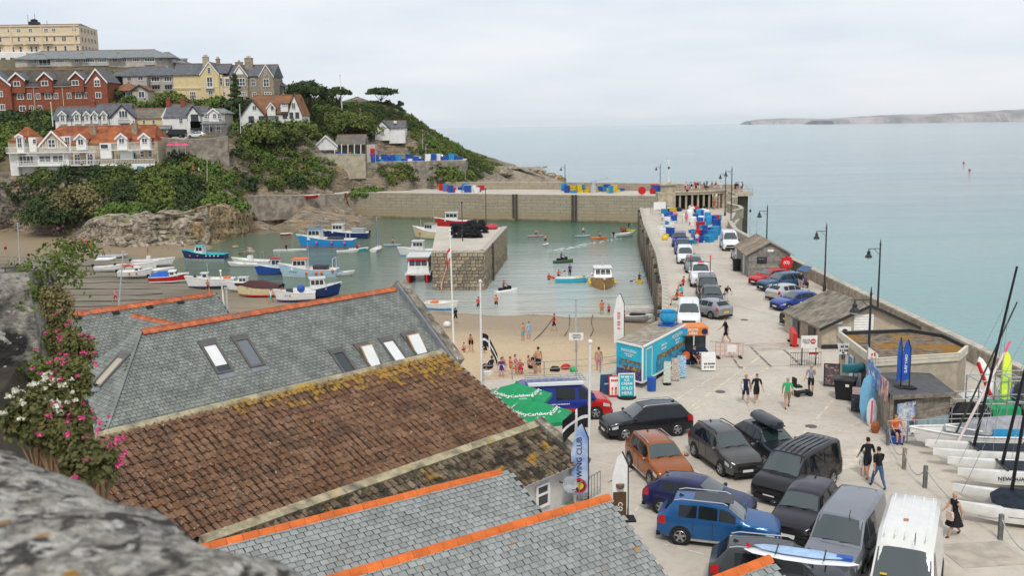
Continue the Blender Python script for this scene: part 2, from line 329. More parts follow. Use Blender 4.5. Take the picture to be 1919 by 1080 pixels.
# --- parapet on the sea side
def wallrun(name,pts,th,z0,z1,m,cap=None,caph=.12,label=None):
    root=thing(name,label,'wall',pts[0][:2]+(z0,)) if label else None
    def strip(off0,off1,za,zb):
        mb=MB(); L_=[];R_=[]
        for i,p in enumerate(pts):
            a=Vector(pts[max(0,i-1)][:2]); c=Vector(pts[min(len(pts)-1,i+1)][:2]); d=(c-a).normalized(); n=Vector((-d.y,d.x)); q=Vector(p[:2])
            L_.append(q+n*off0); R_.append(q+n*off1)
        mb.loft([[(l.x,l.y,za),(r.x,r.y,za),(r.x,r.y,zb),(l.x,l.y,zb)] for l,r in zip(L_,R_)]); return mb
    o=strip(-th/2,th/2,z0,z1).build('wall_face' if root else name,m,root,world=True)
    if not root: struct(o)
    if cap:
        c=strip(-th/2-.06,th/2+.06,z1,z1+caph).build('coping',cap,root,world=True)
        if not root: struct(c)
    return root or o
parst=mat('parapet stone',(.34,.285,.215),.9,.25,1.5,.4,6); capst=mat('coping stone',(.44,.40,.33),.9,.2,2,.3,10)
wallrun('sea_parapet',[(30.1,20),(30.1,60),(30.1,90),(30.3,115),(31,137),(33,150),(36.5,162.5)],.5,0,1.05,parst,capst,.14,'long stone parapet along the seaward edge of the pier')
wallrun('quay_back_wall',[(-16,247),(8,241),(30,230.5),(51,219.5)],.8,.5,2.1,qstone,capst,.15,'far breakwater parapet behind the stacked fish boxes')
# --- middle pier with separate facing stones
mp=[(-10.4,129.2),(-3.6,128.6),(-.8,160),(-12.2,163)]
core=slab('jetty',mp[::1],-7,-.42,conc,mortar)
stn=[mat('jetty stone %d'%i,c,.9,.3,2.2,.5,7) for i,c in enumerate([(.32,.26,.175),(.26,.215,.155),(.38,.315,.215),(.22,.185,.14)])]
smesh=[]
for k in range(12):
    bmm=bmesh.new(); bmesh.ops.create_cube(bmm,size=1)
    for v in bmm.verts:
        if v.co.y<0: v.co.x*=.93; v.co.z*=.9; v.co.y+=rnd(-.12,.12)
    me=bpy.data.meshes.new('stone'); bmm.to_mesh(me); bmm.free(); me.materials.append(stn[k%4]); smesh.append(me)
cnt=0
rest=MB()
for (a,b_) in ((mp[0],mp[1]),(mp[1],mp[2])):
    a=Vector(a);b2=Vector(b_);d=(b2-a);Ln=d.length;d.normalize(); ang=math.atan2(d.y,d.x)
    z=SEA-.1
    while z<-.85:
        h=rnd(.36,.52); h=min(h,-.5-z); x=rnd(-.3,0)
        while x<Ln-.05:
            wd=rnd(.55,1.15); x0=max(0,x);x1=min(Ln,x+wd)
            if x1-x0>.12:
                p=a+d*((x0+x1)/2)
                if cnt<298:
                    ob=bpy.data.objects.new('stone',random.choice(smesh)); COL.objects.link(ob); ob.parent=core; ob.location=(p.x,p.y,z+h/2); ob.rotation_euler=(0,0,ang); ob.scale=(x1-x0-.04,.24+rnd(0,.1),h-.04); cnt+=1
                else: rest.box((p.x,p.y,z+h/2),(x1-x0-.04,.24+rnd(0,.1),h-.04),ang)
            x+=wd
        z+=h
if rest.v:
    o=rest.build('stones',stn[0],core,kind='stuff')
cap=MB()
for (a,b_) in ((mp[0],mp[1]),(mp[1],mp[2])):
    a=Vector(a);b2=Vector(b_);d=(b2-a).normalized();n=int((b2-a).length/1.3); s=(b2-a).length/n
    for i in range(n):
        c=a+d*(s*(i+.5)); o=MB().box((0,0,0),(s-.02,.8,.3)).build('kerb_stone',capst,core); o.location=(c.x-d.y*-.0+(-d.y)*.22,c.y+d.x*.22,-.40); o.rotation_euler=(0,0,math.atan2(d.y,d.x))
for px,py in ((822,470),(905,470)): pass
# fender timbers
def post(parent,p,z0,z1,r,m,name='fender_timber'):
    o=MB().box((0,0,(z0+z1)/2),(r*2,r*2,z1-z0)).build(name,m,parent); o.location=(p[0],p[1],0); return o
post(core,(-2.7,137.2),-6,-.3,.28,timber)
quay=bpy.data.objects['harbour_quay']
for px in (965,1073): 
    x=atd(px,390,225).x; y=243+(x+46)*(-29/73.5)-.25; 
    post(quay,(x-.35,y),-6,.55,.25,timber); post(quay,(x+.35,y),-6,.55,.25,timber)
qd=bpy.data.objects['quay_deck']
pl=[(12.1,79),(14.5,95),(17.4,118.7),(21,157.7),(24.2,187)]
for (a,b2) in zip(pl,pl[1:]):
    a=Vector(a);b2=Vector(b2); n=int((b2-a).length/2.6)
    for i in range(n):
        c=a+(b2-a)*((i+.4)/n); post(qd,(c.x-.22,c.y),-6,rnd(-.7,.25),.17,timber if i%2 else wood)
for (a,b2) in zip(pl,pl[1:]):   # kerb stones along the pier's harbour edge
    a=Vector(a);b2=Vector(b2);d=(b2-a).normalized(); n=max(2,int((b2-a).length/2)); s=(b2-a).length/n
    for i in range(n):
        c=a+d*(s*(i+.5)); o=MB().box((0,0,0),(s-.03,.55,.22)).build('kerb_stone',capst,qd); o.location=(c.x+d.y*.25,c.y-d.x*.25,.1); o.rotation_euler=(0,0,math.atan2(d.y,d.x))
# steps cut down the far quay face
stp=MB()
for i in range(16):
    x0=-7.2+i*.5; y=243+(x0+46)*(-29/73.5); stp.bx(x0,x0+.52,y-1.3,y+.1,-7,.45-i*.36)
o=stp.build('steps',qstone,quay)
# --- far coast
fm=mat('far coast land',(.32,.29,.28),.9,.3,.004,world=True)  # land colour paled to carry part of the distance haze
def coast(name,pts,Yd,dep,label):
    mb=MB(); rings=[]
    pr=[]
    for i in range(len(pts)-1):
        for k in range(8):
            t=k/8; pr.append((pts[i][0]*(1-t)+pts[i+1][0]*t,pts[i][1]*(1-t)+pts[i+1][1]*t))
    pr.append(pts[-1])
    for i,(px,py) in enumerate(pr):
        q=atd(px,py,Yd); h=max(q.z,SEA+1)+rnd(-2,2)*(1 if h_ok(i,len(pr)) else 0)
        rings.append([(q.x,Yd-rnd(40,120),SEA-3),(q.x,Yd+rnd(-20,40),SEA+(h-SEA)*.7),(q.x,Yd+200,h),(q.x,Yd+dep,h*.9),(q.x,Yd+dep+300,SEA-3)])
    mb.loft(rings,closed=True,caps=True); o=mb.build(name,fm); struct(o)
def h_ok(i,n): return 2<i<n-3
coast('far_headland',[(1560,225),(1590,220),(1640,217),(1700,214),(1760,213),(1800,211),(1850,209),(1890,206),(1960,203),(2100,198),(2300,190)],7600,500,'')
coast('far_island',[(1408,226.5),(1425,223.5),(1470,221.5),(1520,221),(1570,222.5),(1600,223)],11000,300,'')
# ------------------------------------------------------------ hill terrain
CP=[(-10,372,207),(60,378,206),(110,425,200),(150,430,198),(180,412,197.5),(250,406,197),(300,402,196),(345,400,196),(385,392,197),(440,396,202),(468,402,206),
 (-10,340,209),(60,335,209),(120,340,208),(200,340,206),(270,345,205),(330,340,207),(400,345,208),(450,365,212),
 (-60,312,214),(0,312,214),(150,315,213),(290,318,213),(320,325,215),(0,290,226),(290,290,226),
 (310,290,219),(370,295,219),(430,300,222),(310,262,223),(370,260,224),(425,258,225),(460,275,230),
 (0,255,238),(100,250,240),(250,256,240),(330,262,240),(420,257,240),
 (-60,218,262),(0,216,262),(110,214,262),(205,206,264),(260,192,270),(340,194,272),(420,196,272),(520,192,274),
 (-60,130,325),(40,125,322),(180,125,322),(330,128,322),(-80,112,365),(0,112,365),(190,108,365),(250,112,372),(350,125,360),(0,108,410),(250,118,410),(0,135,480),(300,145,480),
 (450,235,243),(565,230,244),(520,238,240),(440,222,256),(560,214,262),(640,202,276),(600,215,262),
 (500,300,238),(580,302,242),(660,304,246),(760,301,250),(850,299,254),(500,296,246),(600,290,254),(680,292,262),(760,292,268),(850,290,268),
 (470,300,234),(440,330,224),(480,345,226),(560,345,230),(640,345,238),(700,335,246),(800,335,249),(860,335,251),
 (470,371,215),(560,371,219),(640,366,228),(520,366,224),(690,357,246),(790,353,250),(850,350,252),
 (480,280,248),(540,275,250),(560,265,256),(600,262,262),(650,262,270),(690,262,268),(760,256,271),(705,254,268),
 (600,235,266),(650,225,276),(700,222,284),(690,196,292),(720,193,296),(745,203,296),(780,226,298),(800,242,300),(820,260,300),(850,278,302),(872,290,304),(640,200,292),(560,200,300),(690,210,330),(560,200,360),(450,180,330),
 (905,302,306),(930,306,312),(960,312,318),(1000,322,330),(1035,338,345),(960,310,345),(1000,322,350),(920,330,290),(960,342,300),(880,325,272),(890,345,258),(905,350,262),(1040,346,352),(690,305,247),(725,305,248),(760,304.5,249),(805,304,250),(850,303,251.2),(595,306,243),(640,306,244),(545,304,240.6),(510,303,239),(620,318,243),(700,318,246.6),(760,318,248),(830,316,250.5),(560,322,237)]
pts=[atd(*c) for c in CP]
base=[(-30,455),(0,452),(60,446),(110,452),(180,462),(250,470),(300,463),(345,462),(400,458),(440,447),(468,440),(485,430),(560,425),(640,415),(660,408)]
bpts=[at(x,y,-6.) for x,y in base]
for p in bpts: pts.append(p); pts.append(p+Vector((-.5,-4,-1.5)))
for q in [(-150,170,-6),(-150,190,-5),(-60,170,-9),(-30,180,-9),(-20,232,-7.5),(5,250,-4),(15,262,-6),(25,290,-8),(35,330,-9),(40,360,-9),(20,385,-9),(0,390,-8),(-40,370,-6),(-70,420,0),(-30,420,-9),(-120,470,20),(-160,220,14),(-190,260,24),(-220,330,34),(-240,420,45),(-230,500,42),(-100,520,10),(20,420,-10),(-8,236,-7),*[tuple(at(x_,y_,-8.)) for x_,y_ in((680,418),(700,412),(730,416),(760,412),(800,418),(690,432),(760,440))]]: pts.append(Vector(q))
A=np.array([(p.x,p.y) for p in pts]); Zv=np.array([p.z for p in pts]); n=len(A)
D=np.sqrt(((A[:,None]-A[None])**2).sum(-1)+.05); K=-D
Mx=np.zeros((n+3,n+3)); Mx[:n,:n]=K+np.eye(n)*.5; Mx[:n,n]=1; Mx[:n,n+1:]=A/100; Mx[n,:n]=1; Mx[n+1:,:n]=(A/100).T
sol=np.linalg.solve(Mx,np.concatenate([Zv,[0,0,0]]))
def heights(xs,ys):
    Q=np.stack([xs,ys],-1); d=np.sqrt(((Q[:,None]-A[None])**2).sum(-1)+.05); return -d@sol[:n]+sol[n]+Q/100@sol[n+1:]
GX=np.arange(-235,46,2.0); GY=np.concatenate([np.arange(172,310,1.6),np.arange(310,520,5)])
gx,gy=np.meshgrid(GX,GY); gz=np.concatenate([heights(gx[j],gy[j])[None] for j in range(len(GY))])
gzz=gz.copy()
for j in range(gz.shape[0]):
    for i in range(gz.shape[1]):
        x,y=gx[j,i],gy[j,i]
        sl_=1.0
        gzz[j,i]+= .55*mn.noise((x*.22,y*.22,.3))+.5*mn.noise((x*.5,y*.35,gz[j,i]*.5))*(1 if gz[j,i]<4 else .3)
def hz(x,y):
    i=int(np.clip((x-GX[0])/2.0,0,len(GX)-2)); j=int(np.clip(np.searchsorted(GY,y)-1,0,len(GY)-2))
    tx=min(1,max(0,(x-GX[i])/2.)); ty=min(1,max(0,(y-GY[j])/(GY[j+1]-GY[j])))
    return (gzz[j,i]*(1-tx)+gzz[j,i+1]*tx)*(1-ty)+(gzz[j+1,i]*(1-tx)+gzz[j+1,i+1]*tx)*ty
W_=gx.shape[1]; mb=MB(); mb.v=[(float(gx[j,i]+.7*mn.noise((gx[j,i]*.6,gy[j,i]*.6,9))),float(gy[j,i]+.9*mn.noise((gx[j,i]*.45,gz[j,i]*.8,2))),float(gzz[j,i])) for j in range(len(GY)) for i in range(W_)]
mb.f=[(j*W_+i,j*W_+i+1,(j+1)*W_+i+1,(j+1)*W_+i) for j in range(len(GY)-1) for i in range(W_-1)]
m=mk('hill rock and earth'); Nn,L,b=nodes(m)
g=Nn.new('ShaderNodeNewGeometry'); P=g.outputs['Position']; sx=Nn.new('ShaderNodeSeparateXYZ'); L(P,sx.inputs[0]); X,Y,Z=sx.outputs
nx=Nn.new('ShaderNodeSeparateXYZ'); L(g.outputs['Normal'],nx.inputs[0])
mp_=Nn.new('ShaderNodeMapping'); mp_.inputs['Rotation'].default_value=(0,R(38),0); mp_.inputs['Scale'].default_value=(.25,.5,1.6); L(P,mp_.inputs[0])
s1=noise(Nn,L,mp_.outputs[0],1.3,6,.65,.8); s2=noise(Nn,L,P,.35,5,.6); s3=noise(Nn,L,P,2.2,5,.65)
rock=mixc(Nn,L,mapr(Nn,L,s1,.36,.62),(.085,.07,.055),(.40,.33,.235)); rock=mixc(Nn,L,mapr(Nn,L,s2,.5,.66,0,.7),rock,(.40,.25,.11)); rock=mixc(Nn,L,mapr(Nn,L,s3,.52,.66,0,.7),rock,(.07,.062,.052))
rock=mixc(Nn,L,mapr(Nn,L,mathn(Nn,L,'ADD',Z,mathn(Nn,L,'MULTIPLY',s2,2)),-3.4,-4.6,0,.6),rock,(.13,.10,.05))
earth=mixc(Nn,L,mapr(Nn,L,s2,.4,.6),(.07,.075,.03),(.19,.14,.075))
earth=mixc(Nn,L,mapr(Nn,L,Z,3,1.5),earth,rock); c=mixc(Nn,L,mapr(Nn,L,nx.outputs[2],.72,.9),rock,earth); c=mixc(Nn,L,mapr(Nn,L,X,-6,4,0,1),c,mixc(Nn,L,mapr(Nn,L,s1,.4,.6),(.24,.185,.12),(.44,.37,.29)))
L(c,b.inputs['Base Color']); b.inputs['Roughness'].default_value=.92
bp=Nn.new('ShaderNodeBump'); bp.inputs['Strength'].default_value=1; bp.inputs['Distance'].default_value=.7; L(mathn(Nn,L,'ADD',s1,mathn(Nn,L,'MULTIPLY',s3,.4)),bp.inputs['Height']); L(bp.outputs[0],b.inputs['Normal'])
struct(mb.build('hillside',m,smooth=True,ang=.5))
# --- craggy rock ledges along the foot of the cliff, built as tilted slabs
rk=[mat('cliff rock %d'%i,c,.92,.35,1.2,.9,3,col2=d,lo=.4,hi=.62) for i,(c,d) in enumerate([((.17,.14,.105),(.42,.36,.27)),((.20,.14,.075),(.46,.33,.18)),((.11,.095,.075),(.31,.26,.20))])]
for m_ in rk: overlay(m_,(.045,.04,.034),1.1,.53,.62,5,.8,(.5,.7,2.0)); overlay(m_,(.20,.19,.07),.5,.6,.7,3)
def crag(name,pxs,pyb,pyt,label,mi,seed):
    """a jagged rock outcrop: lofted ragged rings with bedding steps"""
    random.seed(seed); mb=MB(); n=len(pxs); rows=9
    P0=[at(x,yb,-6) for x,yb in zip(pxs,pyb)]
    V=[]
    sub=3; cols=[]
    for k in range((n-1)*sub+1):
        i=min(n-2,k//sub); t=(k-i*sub)/sub; b_=P0[i].lerp(P0[i+1],t); yt=pyt[i]*(1-t)+pyt[i+1]*t; px=pxs[i]*(1-t)+pxs[i+1]*t
        top=atd(px,yt,b_.y+1.5).z; cols.append((b_,top+rnd(-.4,.4)))
    rings=[]
    for r in range(rows+3):
        ring=[]
        for k,(b_,top) in enumerate(cols):
            if r<=rows:
                t=r/rows; z=-6.6+(top+6.6)*t; bed=((z*1.1+b_.x*.55)%1.0)
                yo=-1.2*(1-t)+1.3*t-.9*bed*(.4+.6*abs(mn.noise((b_.x*.15,z*.3,seed))))-1.7*mn.noise((b_.x*.3,z*.45,seed))
                ring.append((b_.x+.8*mn.noise((z*.7,b_.x*.5,seed+3)),b_.y+yo,z+.25*mn.noise((b_.x*.8,z,seed+7))))
            else:
                q=(r-rows); ring.append((b_.x,b_.y+1.5+3*q,top+.3-.9*q*(q>1)))
        rings.append(ring)
    mb.loft(rings,closed=False,caps=False); o=mb.build(name,rk[mi],smooth=True,ang=.35); return struct(o)
crag('cliff_rock',[-60,-10,40,75,100],[458,452,446,446,450],[372,368,372,392,430],'',2,3)
crag('cliff_rock',[150,175,200,225,250,280,310,340,370,395],[462,466,469,470,470,468,466,466,464,462],[425,410,404,408,402,405,400,398,396,386],'',0,11)
crag('cliff_rock',[345,370,395,420,445,468,480],[465,464,461,455,450,443,432],[404,394,386,390,396,404,425],'',1,5)
crag('cliff_rock',[470,500,530,560,590,620,645,668],[433,428,427,426,424,420,414,408],[374,372,374,371,372,371,369,372],'',1,8)
crag('cliff_rock',[470,520,560,600,640],[380,378,378,376,372],[342,335,330,345,350],'',0,21) if False else None
random.seed(21)
# scattered rocks on the foreshore
for i in range(26):
    px,py=rnd(60,470),rnd(455,478); p=at(px,py,-5.4); s=rnd(.3,1.1)
    o=MB().ell((0,0,0),(s,s*.8,s*.45),7,4).build('beach_rock',rk[i%3]); 
    for v in o.data.vertices: v.co*=1+.35*mn.noise(v.co*2.1+Vector((i,0,0)))
    o.location=p; tag(o,'loose boulder lying on the sand below the left cliff','rock','boulders below the cliff')
for i in range(22):
    px,py=rnd(930,1045),rnd(312,344); Y_=300+(px-930)*.45; p=atd(px,py,Y_); s=rnd(1.,3.2); o=MB().ell((0,0,0),(s*1.3,s,s*.6),8,5).build('headland_rock',rk[0 if i%3 else 1])
    for v in o.data.vertices: v.co*=1+.4*mn.noise(v.co*.8+Vector((i*5,0,0)))
    o.location=(p.x,p.y,min(p.z,hz(p.x,p.y)+.8)); tag(o,'pale boulder on the low rocky point beyond the far quay','rock','boulders on the rocky point')
p=atd(975,318,318); o=MB().box((0,0,0),(16,7,.5),-.25).build('slipway',mat('old slip concrete',(.42,.39,.34),.9,.2,.8)); o.location=(p.x,p.y,hz(p.x,p.y)+.9); struct(o)
# low quay road wall, terrace walls
twall=mat('retaining wall stone',(.27,.235,.19),.92,.3,.8,.6,3)
def pxw(pxs,Y): return [tuple(atd(x,y,Yy))[:2] for x,y,Yy in pxs]
def fwall(name,seq,h,th,m,label,zb=None):
    """wall following pixel points (x,y_base,Y)"""
    P_=[atd(*s) for s in seq]; z0=min(p.z for p in P_)-4
    root=thing(name,label,'wall',(P_[0].x,P_[0].y,P_[0].z))
    mb=MB(); mb.loft([[(p.x,p.y,z0),(p.x,p.y+th,z0),(p.x,p.y+th,p.z+h),(p.x,p.y,p.z+h)] for p in P_]); mb.build('wall_face',m,root,world=True)
    mb=MB(); mb.loft([[(p.x,p.y-.08,p.z+h),(p.x,p.y+th+.08,p.z+h),(p.x,p.y+th+.08,p.z+h+.15),(p.x,p.y-.08,p.z+h+.15)] for p in P_]); mb.build('coping',capst,root,world=True)
    return root
fwall('retaining_wall',[(295,287,218),(350,292,218),(400,290,219),(428,285,221)],3.4,.6,twall,'tall stone retaining wall below the parked black van')
fwall('road_wall',[(465,374,214),(560,373,218.5),(645,370,226)],.7,.4,twall,'low wall along the quay road above the brown rock')
fwall('terrace_wall',[(590,303,243.6),(640,304,244.5),(685,304,246)],1.9,.5,mat('beige render',(.42,.36,.27),.9,.15,1),'beige rendered wall under the open shelter')
fwall('back_wall',[(655,357,246),(740,355,248),(830,352,250)],1.6,.5,twall,'grey stone wall at the back of the far quay')
def terrace(a,b_,dep,drop):
    A_,B_=atd(*a),atd(*b_); z=(A_.z+B_.z)/2; slab('terrace',[(A_.x,A_.y),(B_.x,B_.y),(B_.x,B_.y+dep),(A_.x,A_.y+dep)],z-drop,z,conc,twall); return z
TZ=terrace((684,303,247.3),(872,301,251),13,5); TZ2=terrace((488,300,238.5),(592,302,242.6),7,4)
# --- vegetation on the slopes
def leafmat(name,c1,c2,c3):
    m=mk(name); Nn,L,b=nodes(m); g=Nn.new('ShaderNodeNewGeometry'); oi=Nn.new('ShaderNodeObjectInfo')
    P=g.outputs['Position']; n1=noise(Nn,L,P,.16,3,.5); c=mixc(Nn,L,mapr(Nn,L,n1,.38,.62),c1,c2)
    c=mixc(Nn,L,mapr(Nn,L,g.outputs['Random Per Island'],.0,1.,0,.55),c,c3)
    L(c,b.inputs['Base Color']); b.inputs['Roughness'].default_value=.75; b.inputs['Specular IOR Level'].default_value=.25
    return m
lfA=leafmat('scrub leaves',(.05,.082,.018),(.115,.15,.03),(.16,.19,.038)); lfB=leafmat('dark leaves',(.018,.04,.013),(.042,.072,.02),(.075,.105,.028)); lfC=leafmat('bright leaves',(.065,.13,.02),(.10,.16,.025),(.14,.19,.04)); lfD=leafmat('dry shrub leaves',(.16,.135,.055),(.23,.20,.09),(.11,.10,.035))
def clump(nq,rx,ry,rz,sz,rs,hollow=.55):
    """leaf quads through an irregular ellipsoid -> (n,4,3)"""
    d=rs.normal(size=(nq,3)); d/=np.linalg.norm(d,axis=1)[:,None]; d[:,2]=np.where(d[:,2]<-.35,-d[:,2],d[:,2])
    ph=rs.uniform(0,6.28,6); lob=1+.22*np.sin(3*np.arctan2(d[:,1],d[:,0])+ph[0])+.18*np.sin(5*d[:,2]+ph[1])+.15*np.sin(7*d[:,0]+ph[2])
    r=(hollow+(1-hollow)*rs.uniform(0,1,nq)**.5)*lob; c=d*r[:,None]*np.array([rx,ry,rz])
    a=rs.normal(size=(nq,3)); a/=np.linalg.norm(a,axis=1)[:,None]; nn=d+a*.8; nn/=np.linalg.norm(nn,axis=1)[:,None]
    t=np.cross(nn,rs.normal(size=(nq,3))); t/=np.linalg.norm(t,axis=1)[:,None]; bb=np.cross(nn,t); s=(sz*rs.uniform(.6,1.3,nq))[:,None]
    return np.stack([c-t*s-bb*s*.5,c+t*s-bb*s*.5,c+t*s*.7+bb*s*.6,c-t*s*.7+bb*s*.6],1)
def leafmesh(name,quads):
    n=len(quads); me=bpy.data.meshes.new(name); me.vertices.add(n*4); me.loops.add(n*4); me.polygons.add(n)
    me.vertices.foreach_set('co',quads.reshape(-1).astype(np.float32)); me.loops.foreach_set('vertex_index',np.arange(n*4,dtype=np.int32)); me.polygons.foreach_set('loop_start',np.arange(0,n*4,4,dtype=np.int32)); me.polygons.foreach_set('loop_total',np.full(n,4,dtype=np.int32)); me.update(); me.validate(); return me
rs=np.random.RandomState(4)
EXC=[(atd(p0_,200,(y0_+y1_)/2).x-1,atd(p1_,200,(y0_+y1_)/2).x+1,y0_,y1_) for p0_,p1_,y0_,y1_ in((5,294,210.5,225),(98,424,236,249),(295,430,219,237),(-60,209,259,276),(204,345,264,298),(326,518,272,289),(450,568,243,257),(700,760,266,277),(585,702,244,259),(36,320,319,337),(-40,165,358,380),(513,550,282,293),(643,690,294,305))]
PR=[clump(80,1,1,.8,.2,rs) for _ in range(10)]
bag={0:[],1:[],2:[]}
def veg(x,y,z):
    for a,b_,c,d in EXC:
        if a<x<b_ and c<y<d: return False
    return True
def slope(x,y): return abs(hz(x+1.5,y)-hz(x-1.5,y))/3,abs(hz(x,y+1.5)-hz(x,y-1.5))/3
for k in range(11000):
    x=rs.uniform(-125,2); y=rs.uniform(193,310)
    z=hz(x,y)
    if z<-1.2: continue
    if not veg(x,y,z): continue
    s1_,s2_=slope(x,y); st=math.hypot(s1_,s2_)
    q=(Vector((x,y,z))-EYE); dp=q.dot(fwd); px=959.5+F*q.dot(RT)/dp; py=540-F*q.dot(UP)/dp
    if st<.25 and z>5 and z<9.5 and 243<y<263 and x>-58: continue      # terraces and yards stay clear
    if z<1.6 and x>-56 : continue
    if x>-60 and y<214: continue
    if z<1.2 and y>212: continue
    n_=mn.noise((x*.12,y*.12,3.3)); n3=mn.noise((x*.35,y*.35,8))
    if x>-52 and y<262 and n3>.36 and z<9: continue                          # bare rock patches
    if x>-8 and n3>-.1: continue
    if z<0 and n3>.1: continue
    if y>262 and x<-62 and n3>-.05: continue
    r=rs.uniform(.8,1.7)*(.62 if (y>262 and x>-50) else 1)
    kind=2 if n_>.28 else (1 if n_<-.18 else 0)
    ang=rs.uniform(0,6.28); c_,s_=math.cos(ang),math.sin(ang); q_=PR[rs.randint(10)]@np.array([[c_,s_,0],[-s_,c_,0],[0,0,1]])
    bag[kind].append(q_*np.array([r,r,r*rs.uniform(.7,1.25)])+np.array([x,y,z+.35*r]))
for k,nm,m_ in((0,'hillside_scrub',lfA),(1,'dark_scrub',lfB),(2,'bright_scrub',lfC)):
    if bag[k]: 
        o=link(nm,leafmesh(nm,np.concatenate(bag[k])),m_); tag(o,{0:'mixed green scrub covering the cliff slopes',1:'dark green scrub patches on the slopes',2:'bright green bramble patches on the slopes'}[k],'scrub',kind='stuff')
bark=mat('bark',(.09,.07,.05),.9,.3,3,.5,8)
def tree(name,label,px,py,Y,h,spread,leaf,shape='round',cat='tree',n=16,sz=.35,group=None):
    b_=atd(px,py,Y); b_.z=min(b_.z,hz(b_.x,b_.y)+.3)
    t=thing(name,label,cat,b_,group=group)
    mb=MB(); tr=h*(.45 if shape!='shrub' else .25); mb.tube((0,0,-.8),(0,0,tr),h*.045,h*.03,7)
    tops=[]
    for i in range(n):
        a=i*2.4+rs.uniform(-.4,.4); rr=spread*math.sqrt((i+.5)/n)*rs.uniform(.75,1.05)
        if shape=='flat': z=h*(.72+.25*(1-(rr/spread)**2))+rs.uniform(-.06,.06)*h; s=(spread*.42,spread*.42,h*.17)
        elif shape=='cone':
            z=h*(.15+.8*i/n); rr=spread*(1.02-z/h)*.55; s=(spread*(1.1-z/h)*.75+.12,)*2+(h*.045,)
        elif shape=='shrub': z=h*(.15+.55*(1-(rr/spread)**2)); s=(spread*.42,spread*.42,h*.34)
        else: z=h*(.5+.38*(1-(rr/spread)**2))+rs.uniform(-.1,.1)*h; s=(spread*.45,spread*.45,h*.2)
        c=(rr*math.cos(a),rr*math.sin(a),z); tops.append((c,s)); mb.tube((0,0,tr*(.6 if shape!='cone' else z/h*2)),c,h*.018,h*.006,5)
    mb.build('trunk',bark,t)
    qs=[clump(230 if shape!='cone' else 90,*s,sz,rs,.35)+np.array(c) for c,s in tops]
    link('crown',leafmesh('crown',np.concatenate(qs)),leaf,t); return t
tree('cypress_tree','big dark spreading cypress on the skyline behind the white gabled house',577,219,262,9.2,5.2,lfB,'flat',n=22)
tree('cypress_tree','small flat-topped pine beside the white flagpole',634,204,278,5.2,3.2,lfB,'flat',n=12)
tree('cypress_tree','wind-bent dark pine on the headland skyline',714,197,296,4.4,4.0,lfB,'flat',n=12)
tree('palm_tree','tiny round-headed palm alone on the headland edge',751,207,297,2.6,.9,lfB,'round',n=7,sz=.2)
tree('monkey_puzzle','tall tiered conifer in front of the stone villa',443,202,262,10,2.2,lfB,'cone',n=15,sz=.25)
tree('garden_tree','rounded green garden tree below the yellow villa',322,192,262,4.6,4.2,lfA,'shrub',n=14)
tree('garden_tree','dark evergreen left of the grey bungalow roof',215,158,268,4.2,2.8,lfB,'shrub',n=10)
tree('garden_tree','low bright green tree left of the conifer',408,192,262,3.4,3.2,lfC,'shrub',n=12)
tree('garden_tree','spreading dark tree at the foot of the conifer',452,208,258,4.4,5,lfB,'shrub',n=16)
tree('garden_bush','yellow-green bush in front of the bungalow',243,190,266,2.6,2.2,lfC,'shrub',cat='bush',n=8)
tree('garden_bush','dark bush mass at the left edge below the brick building',18,240,250,4.2,4,lfB,'shrub',cat='bush',n=12)
tree('garden_bush','dark bush by the white parasol roof below the brick building',78,222,254,2.2,2,lfB,'shrub',cat='bush',n=8)
tree('flowering_bush','large straw-coloured bush below the hotel balcony',143,362,200.5,6.5,5.2,lfD,'shrub',cat='bush',n=20,sz=.25)
tree('cliff_tree','dark green tree hanging over the cliff steps',110,420,200,7,6.5,lfB,'shrub',n=22)
tree('cliff_bush','bright green bramble clump above the pale rock face',235,412,197,3.4,4.6,lfC,'shrub',cat='bush',n=14)
tree('cliff_bush','bright green bush at the right end of the rock face',410,392,201,4.4,4.6,lfC,'shrub',cat='bush',n=14)
tree('cliff_bush','bright green bramble above the far quay wall',690,352,243.5,2.5,4.8,lfC,'shrub',cat='bush',n=14)
tree('cliff_bush','deep green bush beside the cottage retaining wall',300,340,210,3.4,4,lfA,'shrub',cat='bush',n=12)
tree('hedge_tree','dense green trees below the white gabled house',500,282,242,7.2,6.5,lfA,'shrub',n=22)
tree('hedge_tree','dense green trees right of the white gabled house',555,272,246,6.2,5.2,lfA,'shrub',n=18)
tree('hedge_tree','dark thicket above the open shelter',650,248,266,7,7,lfA,'shrub',n=22)
# ------------------------------------------------------------ houses on the hill
slate=mat('grey roof slate',(.115,.12,.13),.75,.2,1.2,.3,6); slate2=mat('pale grey roof slate',(.20,.215,.215),.75,.12,1,.3,6); terra=mat('red lichened roof tile',(.20,.055,.03),.85,.2,.5,.3,5,col2=(.36,.12,.04)); brownr=mat('brown roof tile',(.16,.095,.06),.85,.2,.6,.3,5,col2=(.30,.12,.05)); olive=mat('mossy slate',(.12,.115,.105),.85,.2,.5,.3,5,col2=(.2,.17,.12))
brick=mat('red brick',(.25,.075,.04),.85,.18,2,.2,14); creamw=mat('cream render',(.68,.55,.38),.8,.06,1); yellw=mat('yellow render',(.66,.53,.29),.8,.06,1); stonew=mat('villa stone',(.30,.25,.18),.9,.3,2.5,.3,8); greyw=mat('pale grey render',(.46,.42,.37),.85,.1,1); buffw=mat('buff pebbledash',(.42,.35,.25),.9,.12,2); ridget=mat('clay ridge',(.32,.14,.08),.8,.2,3); curtain=mat('pale curtain',(.45,.45,.44),.8,.15,3)
